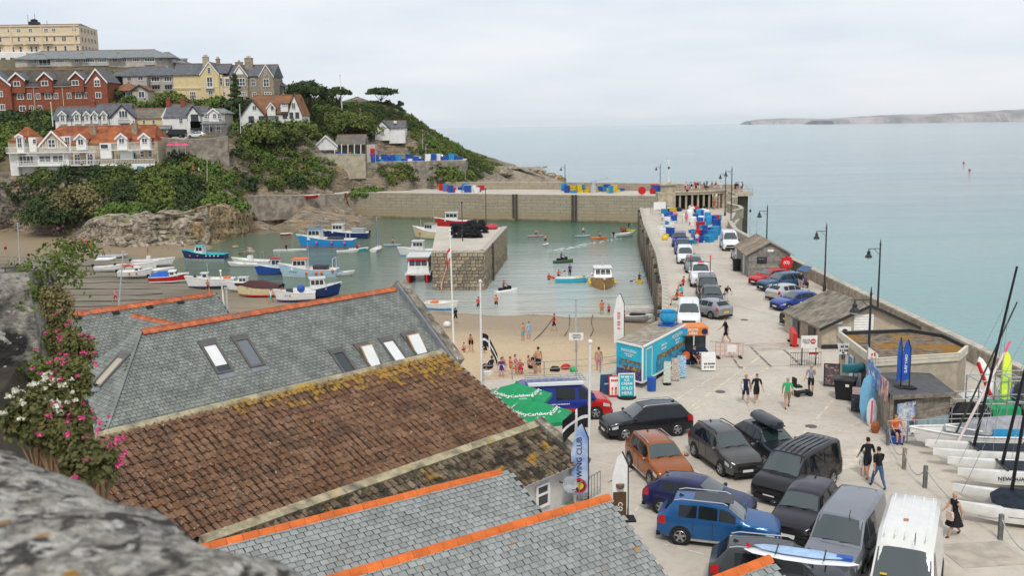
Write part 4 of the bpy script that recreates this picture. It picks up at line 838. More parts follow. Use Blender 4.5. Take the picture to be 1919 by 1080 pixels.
def cover(root,M,poly,w_,g_,m_,indiv,skip=(),near=lambda x,y:y,pan=False,name='slate',matf=None):
    """lay courses over a polygon in roof coordinates; the largest-looking pieces are single objects"""
    ys=[p[1] for p in poly]; xs=[p[0] for p in poly]; items=[]
    r=0; y=min(ys)
    while y<max(ys)-.03:
        off=(r%2)*w_/2 if not pan else 0
        x=min(xs)-w_+off
        while x<max(xs)+w_:
            cx=x+w_/2
            if inside(poly,cx,y+g_*.5) and not any(a<cx<b_ and c<y+g_*.6<d for a,b_,c,d in skip): items.append((cx,y))
            x+=w_
        y+=g_; r+=1
    items.sort(key=lambda p:-near(*p)); 
    protos={}
    def proto(mm):
        if mm.name not in protos: protos[mm.name]=[(pan_mesh(w_,g_*1.18,mm) if pan else slate_mesh(w_-.026,g_*1.1,mm,1)) for _ in range(6 if not pan else 9)]
        return protos[mm.name]
    rest={}
    for i,(cx,y) in enumerate(items):
        mm=matf(cx,y) if matf else m_
        Ml=Matrix.Translation((cx+rnd(-.004,.004),y+rnd(-.008,.008),.006+rnd(0,.006)))@Matrix.Rotation(rnd(-.02,.02),4,'Z')@Matrix.Rotation(rnd(-.006,.02),4,'X')
        if i<indiv:
            ob=bpy.data.objects.new(name,random.choice(proto(mm))); COL.objects.link(ob); ob.parent=root; ob.matrix_local=root.matrix_world.inverted()@M@Ml if False else (Matrix.Translation(-Vector(root.location))@M@Ml)
        else:
            me=random.choice(proto(mm)); R_=rest.setdefault(mm.name,([],[],mm,[])); b0=len(R_[0]); Mt=M@Ml
            R_[0].extend([tuple(Mt@v.co) for v in me.vertices]); R_[1].extend([tuple(k+b0 for k in p.vertices) for p in me.polygons]); R_[3].extend([p.material_index for p in me.polygons])
    for v_,f_,mm,mi_ in rest.values():
        mb=MB(); mb.v=v_; mb.f=f_; me=bpy.data.meshes.new(name+'s'); me.from_pydata([Vector(p)-Vector(root.location) for p in v_],[],f_); me.update(); 
        if pan: me.shade_smooth(); me.set_sharp_from_angle(angle=.8)
        me.materials.append(mm)
        if pan: me.materials.append(dmoss); me.polygons.foreach_set('material_index',mi_)
        ob=link(name+'s',me,None,root); ob['kind']='stuff'
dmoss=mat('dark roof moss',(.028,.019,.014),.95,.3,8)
def pan_mesh(w_,l_,m_):
    n=8; prof=[]
    for i in range(n+1):
        t=i/n; prof.append((-w_/2+w_*t, .075*max(0,math.sin(t*2*math.pi))**.8 if t<.5 else -.012*math.sin((t-.5)*2*math.pi)))
    top=[(x,0,z+.0) for x,z in prof]; bot=[(x,l_,z+.05) for x,z in prof]; lip=[(x,l_,z+.026) for x,z in prof]
    mb=MB().loft([top,bot,lip],closed=False,caps=False); mb.v=[(x+rnd(-.006,.006),y+rnd(-.008,.008),z+rnd(-.004,.004)) for x,y,z in mb.v]
    me=mb.mesh('tile',True,.8); me.materials.append(m_); 
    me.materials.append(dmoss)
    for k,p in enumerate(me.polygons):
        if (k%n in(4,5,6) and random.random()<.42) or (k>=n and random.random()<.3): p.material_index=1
    return me
def roofbase(root,M,poly,th=.12,name='roof_deck',m_=None):
    return MB().ext([M@Vector((x,y,-.005)) for x,y in poly],-(M.to_3x3()@Vector((0,0,th)))).build(name,m_ or under,root,world=True)
def ridge_tiles(root,A_,u,length,m_,seg=.45,r=.13,flat=.55,name='ridge_tile',finer=False):
    M=Matrix.Translation(A_)@Matrix((u,Vector((-u.y,u.x,0)),Vector((0,0,1)))).transposed().to_4x4(); n=int(length/seg)
    pr=[(-r*1.25,-r*.95),(-r*.95,-r*.45),(-r*.3,r*.15),(r*.3,r*.15),(r*.95,-r*.45),(r*1.25,-r*.95)]
    mb=MB(); mb.loft([[(0,y,z) for y,z in pr],[(seg-.015,y*1.02,z+.006) for y,z in pr],],closed=True)
    if finer:
        for k in range(4): mb.ell((seg*(k+.5)/4,0,r*.3),(.045,.03,.07),6,3)
    me=mb.mesh(name); me.materials.append(m_)
    for i in range(n):
        ob=bpy.data.objects.new(name,me); COL.objects.link(ob); ob.parent=root; ob.matrix_local=Matrix.Translation(-Vector(root.location))@M@Matrix.Translation((i*seg,0,rnd(-.006,.006)))@Matrix.Rotation(rnd(-.01,.01),4,'Z')
def skylight(root,M,x0,x1,y0,y1,kind,label=None):
    fm=mat('skylight frame',(.11,.105,.10),.5,.1,4); mb=MB(); f_=.09
    for a,b_,c,d in((x0-.06,x1+.06,y0-.28,y0+f_),(x0-.04,x1+.04,y1-f_,y1+.02),(x0-.04,x0+f_,y0+f_,y1-f_),(x1-f_,x1+.04,y0+f_,y1-f_)): mb.bx(a,b_,c,d,0,.11)
    mb.v=[M@Vector(p) for p in mb.v]; w_=mb.build('skylight',fm,root,world=True)
    if label: w_['label']=label
    gm={'blind':mat('white skylight blind',(.74,.75,.74),.35,.03,2,coat=.6),'glass':sglass,'dark':glass,'tan':mat('tan roller blind',(.42,.36,.27),.5,.05,coat=.6)}
    def pane(a,b_,c,d,m_,z=.06,nm='pane'):
        mb=MB().bx(a,b_,c,d,z-.02,z); mb.v=[M@Vector(p) for p in mb.v]; o=mb.build(nm,m_); o.parent=w_; o.location=-Vector(root.location); return o
    if kind=='blind': pane(x0+f_,x1-f_,y0+f_,y0+(y1-y0)*.74,gm['blind']); pane(x0+f_,x1-f_,y0+(y1-y0)*.74,y1-f_,glass)
    elif kind=='open':
        pane(x0+f_,x1-f_,y0+f_,y1-f_,glass); T=M@Matrix.Translation((0,(y0+y1)/2,.06))@Matrix.Rotation(R(-14),4,'X'); h=(y1-y0)/2
        mb=MB().bx(x0+.02,x1-.02,-h+.1,h-.02,.02,.09); mb.v=[T@Vector(p) for p in mb.v]; o=mb.build('sash',mat('pine sash',(.42,.25,.12),.5,.1),w_); o.location=-Vector(root.location)
        mb=MB().bx(x0+.09,x1-.09,-h+.17,h-.1,.085,.1); mb.v=[T@Vector(p) for p in mb.v]; o=mb.build('pane',gm['blind'],w_); o.location=-Vector(root.location)
    else: pane(x0+f_,x1-f_,y0+f_,y1-f_,gm[kind])
    ap=MB().bx(x0-.02,x1+.02,y1+.02,y1+.3,.03,.05); ap.v=[M@Vector(p) for p in ap.v]; o=ap.build('apron',lead,w_); o.location=-Vector(root.location)
# ---- slate building with skylights
ZA=6.0; A1=at(745,540,ZA); A1l=at(265,622,ZA); Lm=(A1-A1l).dot(U1); ph=R(40.5); M1=frame(A1,U1,N1,ph)
rt=thing('slate_building','long grey slate roofed building with five skylights and clay ridge','building',(A1.x-8,A1.y-9,0))
poly=[(.0,0),(-Lm,0),(-Lm-4.1,5.3),(-Lm-4.6,6.2),(.0,6.2)]; roofbase(rt,M1,poly)
sk=[(-14.15,-13.35,1.45,3.55,'blind'),(-12.62,-11.8,1.35,3.45,'glass'),(-6.55,-5.7,3.05,5.2,'dark'),(-4.9,-4.05,3.05,5.2,'open'),(-3.35,-2.5,3.05,5.2,'blind'),(-1.75,-.9,3.05,5.2,'open')]
def onroof(M,px,py):
    nn=M.to_3x3()@Vector((0,0,1)); d=ray(px,py); t=(M.translation-EYE).dot(nn)/d.dot(nn); return M.inverted()@(EYE+d*t)
def skpx(tl,tr,br,bl):   # roof rectangle from the four frame corners seen in the photo
    P_=[onroof(M1,*q) for q in(tl,tr,br,bl)]; return (P_[0].x+P_[3].x)/2,(P_[1].x+P_[2].x)/2,(P_[0].y+P_[1].y)/2,(P_[2].y+P_[3].y)/2
sk=[(*skpx((380,650),(408,643),(432,697),(404,704)),'blind'),(*skpx((441,640),(466,633),(490,682),(464,689)),'glass'),(*skpx((622,664),(646,658),(662,695),(640,700)),'dark'),(*skpx((670,653),(692,648),(712,682),(688,688)),'open'),(*skpx((715,642),(737,637),(758,671),(734,677)),'blind'),(*skpx((756,633),(779,627),(800,660),(776,664)),'open')]
sk=[(a,b_,c,c+(1.9 if i<2 else 2.0),k) for i,(a,b_,c,d,k) in enumerate(sk)]
lbs=['skylight with half-drawn white blind','skylight of bare grey glass','dark open-looking skylight nearest the centre','tilted-open skylight with white blind','closed skylight with white blind','tilted-open skylight nearest the gable']
cover(rt,M1,poly,.27,.2,slA,0,[(a+.09,b_-.09,c-.2,d+.06) for a,b_,c,d,k in sk])
for s_,lb in zip(sk,lbs): skylight(rt,M1,*s_,label=lb)
ridge_tiles(rt,A1l+Vector((0,0,.05)),U1,Lm,ridgeD,.42,.17,finer=True)
# hip end facing the left, with its own skylight
hipc=M1@Vector((-Lm-4.1,5.3,0)); s2=(hipc-A1l); e2=-N1; n_=s2.cross(e2).normalized(); n_=n_ if n_.z>0 else -n_
uu=-N1; ss=(n_.cross(uu)).normalized(); ss=ss if ss.z<0 else -ss
MH=Matrix.Translation(A1l)@Matrix((uu,ss,n_)).transposed().to_4x4(); hl=MH.inverted()@hipc
ph2=[(0,0),(hl.x,hl.y),(hl.x*1.18,hl.y*1.18),(-hl.x*1.1,hl.y*1.18)]; roofbase(rt,MH,ph2)
qh=[MH.inverted()@p for p in (at(0,0,0),)]
def onpl(M,px,py):
    nn=M.to_3x3()@Vector((0,0,1)); d=ray(px,py); t=(M.translation-EYE).dot(nn)/d.dot(nn); return M.inverted()@(EYE+d*t)
a_=onpl(MH,222,668); b_=onpl(MH,182,725); c_=onpl(MH,240,672); x0=min(a_.x,c_.x,b_.x); xw=.85; xc=(a_.x+c_.x)/2
hs=(xc-.42,xc+.42,min(a_.y,b_.y),max(a_.y,b_.y))
cover(rt,MH,ph2,.27,.2,slA,0,[(hs[0]+.09,hs[1]-.09,hs[2]-.2,hs[3]+.06)]); skylight(rt,MH,*hs,'tan',label='skylight with tan blind on the hipped end')
# back slope, walls
Mb=frame(A1,U1,-N1,ph); pb=[(0,0),(-Lm,0),(-Lm-4,5.3),(0,5.3)]; roofbase(rt,Mb,pb,m_=slA)
wb=M1@Vector((0,6.2,0)); MB().ext([A1-Vector((0,0,.3)),M1@Vector((0,6.0,-.2)),(wb.x,wb.y,-6),(A1-N1*4.6).to_2d().to_3d()+Vector((0,0,-6)),Mb@Vector((0,5.6,-.2))],-U1*(Lm-.4)).build('wall',offwhite,rt,world=True)
MB().bar(A1l+Vector((0,0,.04)),M1@Vector((-Lm-4.4,5.8,.05)),.13,.06).build('hip_flashing',slA,rt,world=True)
# gable coping in mossy stone
gs=mat('gable coping stone',(.24,.21,.165),.92,.3,2.5,.6,9); overlay(gs,(.5,.48,.42),5,.62,.68,3); overlay(gs,(.09,.08,.065),1.2,.5,.65,5)
for M_,ln in((M1,6.3),(Mb,5.6)):
    for k in range(9):
        a0=-.15+(ln+.2)*k/9; a1=-.15+(ln+.2)*(k+1)/9-.015; mb=MB().bx(.02,.62,a0,a1,-.1,.42); mb.v=[M_@Vector((x,y,z+rnd(-.015,.015))) for x,y,z in mb.v]; mb.build('coping_stone',gs,rt,world=True)
mb=MB().bx(-.16,.03,-.1,6.2,.02,.33); mb.v=[M1@Vector(p) for p in mb.v]; mb.build('flashing',lead,rt,world=True)
# ---- rear wing with parallel ridge and short link ridge
ZB=6.0; B1=at(397,549,ZB); B1l=at(110,592,ZB); Lb=(B1-B1l).dot(U1); MW=frame(B1,U1,N1,ph)
rw=thing('rear_slate_wing','rear slate roof with clay ridge and small black vents','building',(B1.x-6,B1.y-6,0)); pw=[(.3,0),(-Lb,0),(-Lb,5.5),(.3,5.5)]
roofbase(rw,MW,pw); cover(rw,MW,pw,.27,.2,slA,0,[(-Lb+1.2,-Lb+2.1,3.2,5)]); ridge_tiles(rw,B1l,U1,Lb+.2,ridgeD,.42,.17,finer=True); skylight(rw,MW,-Lb+1.25,-Lb+2.05,3.4,5,'glass')
MWb=frame(B1,U1,-N1,ph); roofbase(rw,MWb,[(.3,0),(-Lb,0),(-Lb,5),(.3,5)],m_=slA); MB().ext([B1-Vector((0,0,.3)),MW@Vector((0,5.2,-.2)),B1+N1*4-Vector((0,0,11)),B1-N1*4-Vector((0,0,11)),MWb@Vector((0,5,-.2))],-U1*Lb).build('wall',offwhite,rw,world=True)
for px,py in((145,597),(217,588),(280,577),(338,568)):
    q=onpl(MW,px,py); mb=MB().bx(q.x-.2,q.x+.2,q.y-.12,q.y+.12,0,.09); mb.v=[MW@Vector(p) for p in mb.v]; mb.build('roof_vent',black,rw,world=True)
lk=at(250,591,5.6); lk2=at(330,608,5.6); d_=(lk2-lk).normalized(); ridge_tiles(rt,lk,Vector((d_.x,d_.y,0)).normalized(),(lk2-lk).length,ridgeD,.42,.17,finer=True)
for sg in(1,-1):
    nv=Vector((d_.y,-d_.x,0))*sg; ML=frame(lk2,Vector((d_.x,d_.y,0)).normalized()*(1),nv,R(38)); Lk=(lk2-lk).length; pl_=[(.6,0),(-Lk,0),(-Lk-1.,3.2),(2.5,3.2)]; roofbase(rt,ML,pl_); cover(rt,ML,pl_,.27,.2,slA,0)
# ---- brown pantile roof
Bp=Vector((-3.42,45.6,5.27)); Cp=Vector((.51,42.05,2.8)); 
Bp=at(830,661,5.26); u_=U1; pv=(Cp-Bp); pp=math.atan2(Bp.z-Cp.z,pv.to_2d().length); MP=frame(Bp,U1,N1,pp); Lp=17.6; Sp=pv.length
rp_=thing('pantile_building','brown clay pantile roof with dark moss and yellow lichen','building',(Bp.x-5,Bp.y-6,0))
pq=[(0,0),(-Lp,0),(-Lp,Sp+.1),(0,Sp+.1)]; roofbase(rp_,MP,pq)
def pmat(x,y):
    k=mn.noise((x*.35,y*.6,5)); 
    if random.random()<max(0,1.25-y/(.45+.09*max(0,x+11)+.5*k)) and x>-11.5+2*k: return ptL
    return ptA
cover(rp_,MP,pq,.30,.36,ptA,300,pan=True,near=lambda x,y:y+(-x)*.35,name='tile',matf=pmat)
for k in range(39):
    mb=MB(); mb.loft([[(-.45*(k+1)+a,y,z) for y,z in((-.2,-.04),(-.13,.08),(0,.13),(.13,.08),(.2,-.04))] for a in(.01,.445)]); mb.v=[MP@Vector((x,y,z+rnd(-.006,.006))) for x,y,z in mb.v]; mb.build('ridge_tile',mort,rp_,world=True)
MPb=frame(Bp,U1,-N1,pp); roofbase(rp_,MPb,[(0,0),(-Lp,0),(-Lp,2.2),(0,2.2)],m_=ptA); MB().ext([Bp-Vector((0,0,.3)),MP@Vector((0,Sp,-.2)),(Cp.x,Cp.y,-.5),((Bp-N1*2).x,(Bp-N1*2).y,-.5),MPb@Vector((0,2.2,-.2))],-U1*(Lp-.3)).build('wall',offwhite,rp_,world=True)
mb=MB().bx(-Lp,.2,Sp+.12,Sp+.5,-.25,-.1); mb.v=[MP@Vector(p) for p in mb.v]; mb.build('valley_gutter',under,rp_,world=True)
# coping strip beside the verge, fascia and white gutter
mb=MB().bx(.01,.14,-.3,Sp+.2,-.22,.03); mb.v=[MP@Vector(p) for p in mb.v]; mb.build('verge_board',mat('grey verge board',(.3,.28,.25),.8,.2,3),rp_,world=True)
st_=at(890,695,3.4)
for k in range(4):
    mb=MB().bx(.25,.75,.2+k*.75,.9+k*.75,-.9,-.55); mb.v=[MP@Vector(p) for p in mb.v]; mb.build('lean_to_slate',slA,rp_,world=True)
MB().tube(MP@Vector((.2,2.2,-.5)),MP@Vector((.85,2.2,-.6)),.07).tube(MP@Vector((.85,2.2,-.6)),(MP@Vector((.85,2.2,-.6))-Vector((0,0,3))),.06).build('downpipe',white,rp_,world=True)
# second lower pantile slope with stone ridge, verge coping, white wall
C2=Cp+N1*.75+Vector((0,0,.0)); M2=frame(C2,U1,N1,R(26)); r2=thing('lean_to_building','low mossy pantile lean-to with white wall and satellite dish','building',(C2.x-4,C2.y-4,0))
pz=[(0,0),(-16,0),(-16,2.35),(0,2.35)]; roofbase(r2,M2,pz); cover(r2,M2,pz,.30,.36,ptM,150,pan=True,near=lambda x,y:x,name='tile')
for k in range(23):
    mb=MB().bx(-.7*(k+1),-.7*k-.012,-.3,.06,-.15,.14); mb.v=[M2@Vector((x,y,z+rnd(-.012,.012))) for x,y,z in mb.v]; mb.build('ridge_stone',mort,r2,world=True)
for k in range(4):
    mb=MB().bx(.02,.5,-.35+k*.76,.40+k*.76,-.2,.2); mb.v=[M2@Vector((x,y,z+rnd(-.012,.012))) for x,y,z in mb.v]; mb.build('coping_stone',gs,r2,world=True)
ev=M2@Vector((0,2.25,-.15)); wl=MB().ext([ev+U1*.3,(ev+U1*.3)-Vector((0,0,3.2)),(ev-U1*9)-Vector((0,0,3.2)),ev-U1*9],-N1*.3).build('wall',mat('grey white render',(.55,.55,.53),.85,.1,1.5,.2,12),r2,world=True)
MB().tube(M2@Vector((.35,2.45,-.1)),M2@Vector((-9.5,2.45,-.1)),.075,n=8).build('gutter',white,r2,world=True)
g0=M2@Vector((.2,2.5,-.1)); MB().path([g0+Vector((0,0,.5)),g0+Vector((0,0,-3))],.08,8).path([g0-U1*.45+Vector((0,0,-.15)),g0-U1*.45+Vector((0,0,-3))],.07,8).path([g0+Vector((0,0,-.1)),g0-U1*.45+Vector((0,0,-.2))],.07,8).build('downpipe',white,r2,world=True)
wx=ev-U1*2.1+N1*.03-Vector((0,0,.75)); Mw=Matrix.Translation(wx)@Matrix((U1,Vector((0,0,1)),N1)).transposed().to_4x4()
mb=MB()
for a,b_,c,d in((-.4,.4,.3,.38),(-.4,.4,-.6,-.5),(-.4,-.32,-.5,.3),(.3,.4,-.5,.3),(-.32,.3,-.08,.0)): mb.bx(a,b_,c,d,0,.08)
mb.v=[Mw@Vector(p) for p in mb.v]; w_=mb.build('window',white,r2,world=True); mb=MB().bx(-.34,.34,-.52,.32,0,.03); mb.v=[Mw@Vector(p) for p in mb.v]; o=mb.build('pane',glass,w_); o.location=-Vector(r2.location)
dq=ev-U1*.95+N1*.5-Vector((0,0,.62)); sd_=thing('satellite_dish','small grey satellite dish on the white lean-to wall','dish',dq); dm=mat('grey dish',(.36,.38,.40),.45,.2,3)
Md=Matrix.Rotation(math.atan2(N1.y,N1.x)-.3,4,'Z')@Matrix.Rotation(R(68),4,'Y'); MB().lathe((0,0,0),[(.0,.0),(.18,.02),(.34,.08),(.35,.10),(.33,.095),(.17,.035),(.0,.015)],16,Md).build('reflector',dm,sd_,True)
MB().tube((0,0,0),-N1*.5,.03).tube((0,0,-.25),N1*.4+Vector((0,0,-.1)),.015).build('bracket',dark,sd_); MB().ell(N1*.42+Vector((0,0,-.08)),(.05,.05,.07)).build('receiver',black,sd_)
# ---- near slate roofs with orange ridges
def near_roof(pr,prl,z,pitch,S_,indiv,label,extra=0,M_u=U2,M_n=N2,wall=True,skipx=None):
    A_=at(*pr,z); Bl=at(*prl,z); Ln=(A_-Bl).dot(M_u)+extra; M=frame(A_,M_u,M_n,pitch); t=thing('slate_roof_building',label,'building',(A_.x-3,A_.y-3,0))
    pl_=[(0,0.02),(-Ln,.02),(-Ln,S_),(0,S_)]; roofbase(t,M,pl_); cover(t,M,pl_,.275,.2,slB,indiv,near=lambda x,y:y*2+x*.4)
    ridge_tiles(t,A_-M_u*Ln+Vector((0,0,.07)),M_u,Ln+.05,ridgeO,.5,.15)
    Mk=frame(A_,M_u,-M_n,pitch); roofbase(t,Mk,[(0,0.02),(-Ln,.02),(-Ln,S_*.9),(0,S_*.9)],m_=slB)
    MB().ext([A_-Vector((0,0,.25)),M@Vector((-.1,S_-.1,-.2)),(*((M@Vector((0,S_-.1,0))).to_2d()),-.6),(*((Mk@Vector((0,S_*.9-.1,0))).to_2d()),-.6),Mk@Vector((-.1,S_*.9-.1,-.2))],-M_u*(Ln-.1)).build('wall',greyw,t,world=True)
    return t,M
near_roof((1140,932),(620,1082),3.5,R(32.5),4.6,300,'nearest slate roof with bright orange ridge tiles',1.5)
near_roof((955,880),(435,1012),3.55,R(27),3.2,300,'second slate roof with orange ridge beside the mossy lean-to',1.2)
near_roof((1442,1047),(1350,1081),3.3,R(32.5),1.5,0,'corner of a slate roof with orange ridge at the bottom edge',2.5)
# ------------------------------------------------------------ viewpoint wall and flowers
lich=mat('lichened granite coping',(.25,.23,.20),.95,.3,24,1,70,col2=(.54,.50,.43),lo=.44,hi=.58); overlay(lich,(.075,.068,.06),24,.53,.60,5,.8,(1,.6,1)); overlay(lich,(.62,.60,.54),38,.55,.61,4,.9); overlay(lich,(.48,.25,.05),20,.69,.73,2)
mb=MB(); base=[tuple(at(x_,y_,15.2))[:2] for x_,y_ in((-520,740),(-200,780),(0,818),(90,846),(190,892),(300,937),(430,987),(600,1056),(760,1140),(1000,1330))]
rings=[]
pts_=[]
for (a,b_) in zip(base,base[1:]):
    for k in range(8): t=k/8; pts_.append((a[0]*(1-t)+b_[0]*t,a[1]*(1-t)+b_[1]*t))
for i,(x,y) in enumerate(pts_):
    j=min(i+1,len(pts_)-1); k=max(0,i-1); d=(Vector(pts_[j])-Vector(pts_[k])).normalized(); nr=Vector((-d.y,d.x)); nr=nr if nr.y>0 else -nr
    ring=[]
    for q,(o_,z) in enumerate([(.02,-.9),(.03,-.3),(.05,-.12),(.02,-.04),(-.06,0),(-.18,.02),(-.32,.025),(-.46,.01),(-.55,-.05),(-.6,-.15),(-.58,-.9)]):
        w_=.02*mn.noise((x*4,y*4,q*.7))+.012*mn.noise((x*11,y*11,q)); ring.append((x+nr.x*(o_+w_),y+nr.y*(o_+w_),15.2+z+w_+ .012*mn.noise((x*5,y*5,1))))
    rings.append(ring)
mb.loft(rings,closed=False,caps=False); o=mb.build('viewpoint_wall',lich,smooth=True,ang=2); tag(o,'lichen-covered stone wall coping in the near left corner','wall')
rub=mat('rubble stone wall',(.17,.155,.135),.95,.4,9,1,20,col2=(.36,.335,.29),lo=.42,hi=.6); overlay(rub,(.035,.033,.03),3.2,.52,.62,5); overlay(rub,(.42,.40,.35),14,.62,.67,3)
mb=MB(); rings=[]
for k in range(15):
    z=6+8.62*k/14; ring=[]
    for i in range(24):
        a=i/24; 
        if a<.4: p=(-8+4.35*a/.4,7.4)
        elif a<.6: p=(-3.65,7.4+.6*(a-.4)/.2)
        else: p=(-3.65-4.35*(a-.6)/.4,8.0)
        e=.16*mn.noise((p[0]*1.3,p[1]*1.3,z*1.3))+.09*mn.noise((p[0]*3,p[1]*3,z*3.2)); bt=(14.6-z)*.035
        ring.append((p[0]+e+(bt if p[0]>-4 else 0),p[1]-e-bt,z+.07*mn.noise((p[0]*2,p[1],z))))
    rings.append(ring)
mb.loft(rings); o=mb.build('old_stone_wall',rub,smooth=True,ang=1.2); tag(o,'dark rubble stone wall end at the left edge','wall')
bank=mat('earth bank',(.05,.042,.028),.95,.3,3,.6,12); mb=MB(); mb.loft([[(-9,1.9,14.2),(-2.0,2.4,14.3),(-1.25,2.4,13.9),(-1.1,2.5,10)],[(-9,4,14.),(-2.6,4.1,14.05),(-1.95,4.3,13.5),(-1.85,4.4,9.5)],[(-9,6.2,13.9),(-3.3,5.9,13.9),(-2.95,6.1,13.2),(-2.8,6.3,9)],[(-9,8.5,13.9),(-4.0,8.2,14.),(-3.6,8.2,13.4),(-3.45,8.4,9)]],closed=False,caps=False); o=mb.build('earth_bank',bank,smooth=True); struct(o)
lfV=leafmat('valerian leaves',(.055,.07,.022),(.11,.12,.035),(.17,.14,.05)); lfI=leafmat('ivy leaves',(.05,.09,.015),(.09,.13,.02),(.13,.16,.03)); pinkf=mat('pink flower',(.62,.07,.22),.6,.25,9); whitef=mat('white flower',(.68,.66,.52),.6,.15,9); drys=mat('dry stems',(.28,.17,.09),.8,.3,8)
def plant(label,px,py,Y,w_,h,leaf,fm,nf,seed,nl=900,name='valerian_plant'):
    r_=np.random.RandomState(seed); p=atd(px,py,Y); t=thing(name,label,'plant',p); qs=[]; w_*=.8; nf=int(nf*1.5)
    mb=MB(); tips=[]
    for i in range(16):
        a=r_.uniform(0,6.28); q=Vector((math.cos(a)*w_*r_.uniform(.1,.9),math.sin(a)*w_*.6*r_.uniform(.1,1),h*r_.uniform(.5,1.05))); mb.tube((0,0,-.15),q*.55+Vector((0,0,.02)),.004,.003,4); mb.tube(q*.55+Vector((0,0,.02)),q,.003,.002,4); tips.append(q)
    mb.build('stems',drys,t)
    for q in tips: qs.append(clump(nl//6,w_*.34,w_*.3,h*.42,.012,r_,.1)+np.array(q*.62))
    link('leaves',leafmesh('leaves',np.concatenate(qs)),leaf,t)
    for i in range(nf):
        q=tips[r_.randint(16)]+Vector((r_.uniform(-.09,.09),r_.uniform(-.09,.09),r_.uniform(-.06,.06))); fl=clump(26,.016,.016,.013,.0055,r_,.2); ob=link('flower_head',leafmesh('flower_head',fl),fm,t); ob.location=q
    return t
k=0
for lb,px,py,Y,w_,h,lf,fm,nf in [('white-flowered valerian beside the rubble wall',92,800,4.6,.18,.22,lfV,whitef,22),('white valerian lowest in the clump',66,838,4.0,.22,.22,lfV,whitef,16),('deep pink valerian over the dark slates',140,770,5.4,.22,.3,lfV,pinkf,14),('pink valerian near the pantile edge',186,905,4.4,.16,.17,lfV,pinkf,16),('pink valerian in the middle of the clump',125,880,4.0,.24,.24,lfV,pinkf,10),('tall pink valerian against the rear slate roof',150,705,6.2,.2,.28,lfV,pinkf,14),('bushy green plant right of the rubble wall',118,700,6.6,.15,.4,lfV,pinkf,3),('brown seeding plant on top of the wall bank',108,620,7.2,.22,.35,lfD,drys,6),('low green growth at the foot of the wall',95,850,4.0,.2,.16,lfV,pinkf,4),('dry stemmed plant at the pantile edge',196,930,4.6,.14,.2,lfD,pinkf,5),('trailing valerian beside the coping',160,925,3.6,.2,.2,lfV,pinkf,8),('dark leafy plant behind the valerian',135,830,5.4,.2,.3,lfV,pinkf,6),('leafy plant over the hipped roof',140,745,6.0,.16,.25,lfV,pinkf,6)]:
    k+=1; plant(lb,px,py,Y,w_,h,lf,fm,nf,k)
# ivy on the old wall
ivy=[]; r_=np.random.RandomState(9)
for i in range(44):
    z=r_.uniform(12.6,14.75); x=-3.60+(14.6-z)*.03+r_.uniform(-.14,.08); ivy.append(clump(170,.17,.14,.18,.016,r_,.15)+np.array([x,7.35+r_.uniform(-.1,.5) if z<14.4 else r_.uniform(7.4,8.6),z]))
o=link('ivy',leafmesh('ivy',np.concatenate(ivy)),lfI); tag(o,'bright green ivy hanging over the rubble wall end','ivy')
# ------------------------------------------------------------ vehicles
def paint(name,c,metal=.3): return mat('paint '+name,c,.24,.03,2,metal=metal if max(c)>.08 else 0,coat=.32)
lampw=mat('headlamp glass',(.55,.57,.58),.12,.05,8,coat=1); lampr=mat('tail lamp',(.45,.012,.015),.2,.05,8,coat=1); platew=mat('white plate',(.75,.75,.72),.5,0); platey=mat('yellow plate',(.75,.55,.05),.5,0); trim=mat('black trim',(.018,.018,.02),.55,.1,8); alloy=mat('alloy rim',(.38,.39,.40),.3,.08,8,metal=.8); tyre=mat('tyre rubber',(.02,.02,.021),.85,.15,12); chrome=mat('chrome trim',(.6,.6,.6),.15,0,metal=1)
# profile: t(front->rear), z bottom, z belt, z top, width scale, top width scale ; z as fraction of height
PROF={
 'suv':[(0,.24,.42,.47,.78,.68),(.025,.15,.47,.53,.93,.80),(.10,.13,.54,.595,.985,.86),(.27,.13,.605,.645,1,.88),(.43,.13,.61,.955,1,.70),(.62,.13,.62,1.,1,.71),(.87,.13,.64,.965,.99,.68),(.955,.16,.65,.70,.97,.82),(1,.24,.58,.62,.88,.78)],
 'hatch':[(0,.24,.40,.45,.78,.66),(.03,.15,.46,.52,.93,.80),(.12,.13,.55,.60,.985,.86),(.28,.13,.615,.655,1,.88),(.46,.13,.62,.965,1,.68),(.62,.13,.635,1.,1,.69),(.84,.13,.66,.945,.99,.65),(.96,.16,.66,.71,.96,.80),(1,.26,.56,.60,.87,.76)],
 'van':[(0,.20,.36,.40,.80,.70),(.02,.12,.42,.47,.93,.82),(.07,.11,.50,.54,.985,.88),(.17,.11,.535,.575,1,.90),(.335,.11,.54,.965,1,.80),(.55,.11,.54,1.,1,.82),(.95,.11,.54,.985,.995,.81),(.99,.13,.54,.95,.985,.79),(1,.20,.50,.93,.95,.77)],
 'bigvan':[(0,.16,.30,.34,.80,.70),(.02,.10,.36,.40,.93,.82),(.06,.09,.42,.455,.985,.88),(.13,.09,.455,.49,1,.90),(.27,.09,.46,.90,1,.80),(.40,.09,.46,1.,1,.82),(.96,.09,.46,.99,.995,.81),(.99,.10,.46,.96,.985,.79),(1,.15,.45,.94,.95,.77)],
 'pickup':[(0,.26,.43,.48,.80,.70),(.02,.17,.48,.54,.93,.82),(.10,.15,.56,.60,.985,.88),(.25,.15,.60,.64,1,.88),(.36,.15,.61,.96,1,.72),(.48,.15,.61,1.,1,.73),(.60,.15,.61,.965,1,.72),(.635,.15,.60,.63,1,.94),(.98,.16,.60,.62,.99,.94),(1,.24,.56,.59,.95,.90)]}
DIM={'suv':(4.5,1.86,1.66),'hatch':(4.3,1.8,1.47),'van':(5.0,2.0,1.98),'bigvan':(5.9,2.06,2.6),'pickup':(5.2,1.86,1.78)}
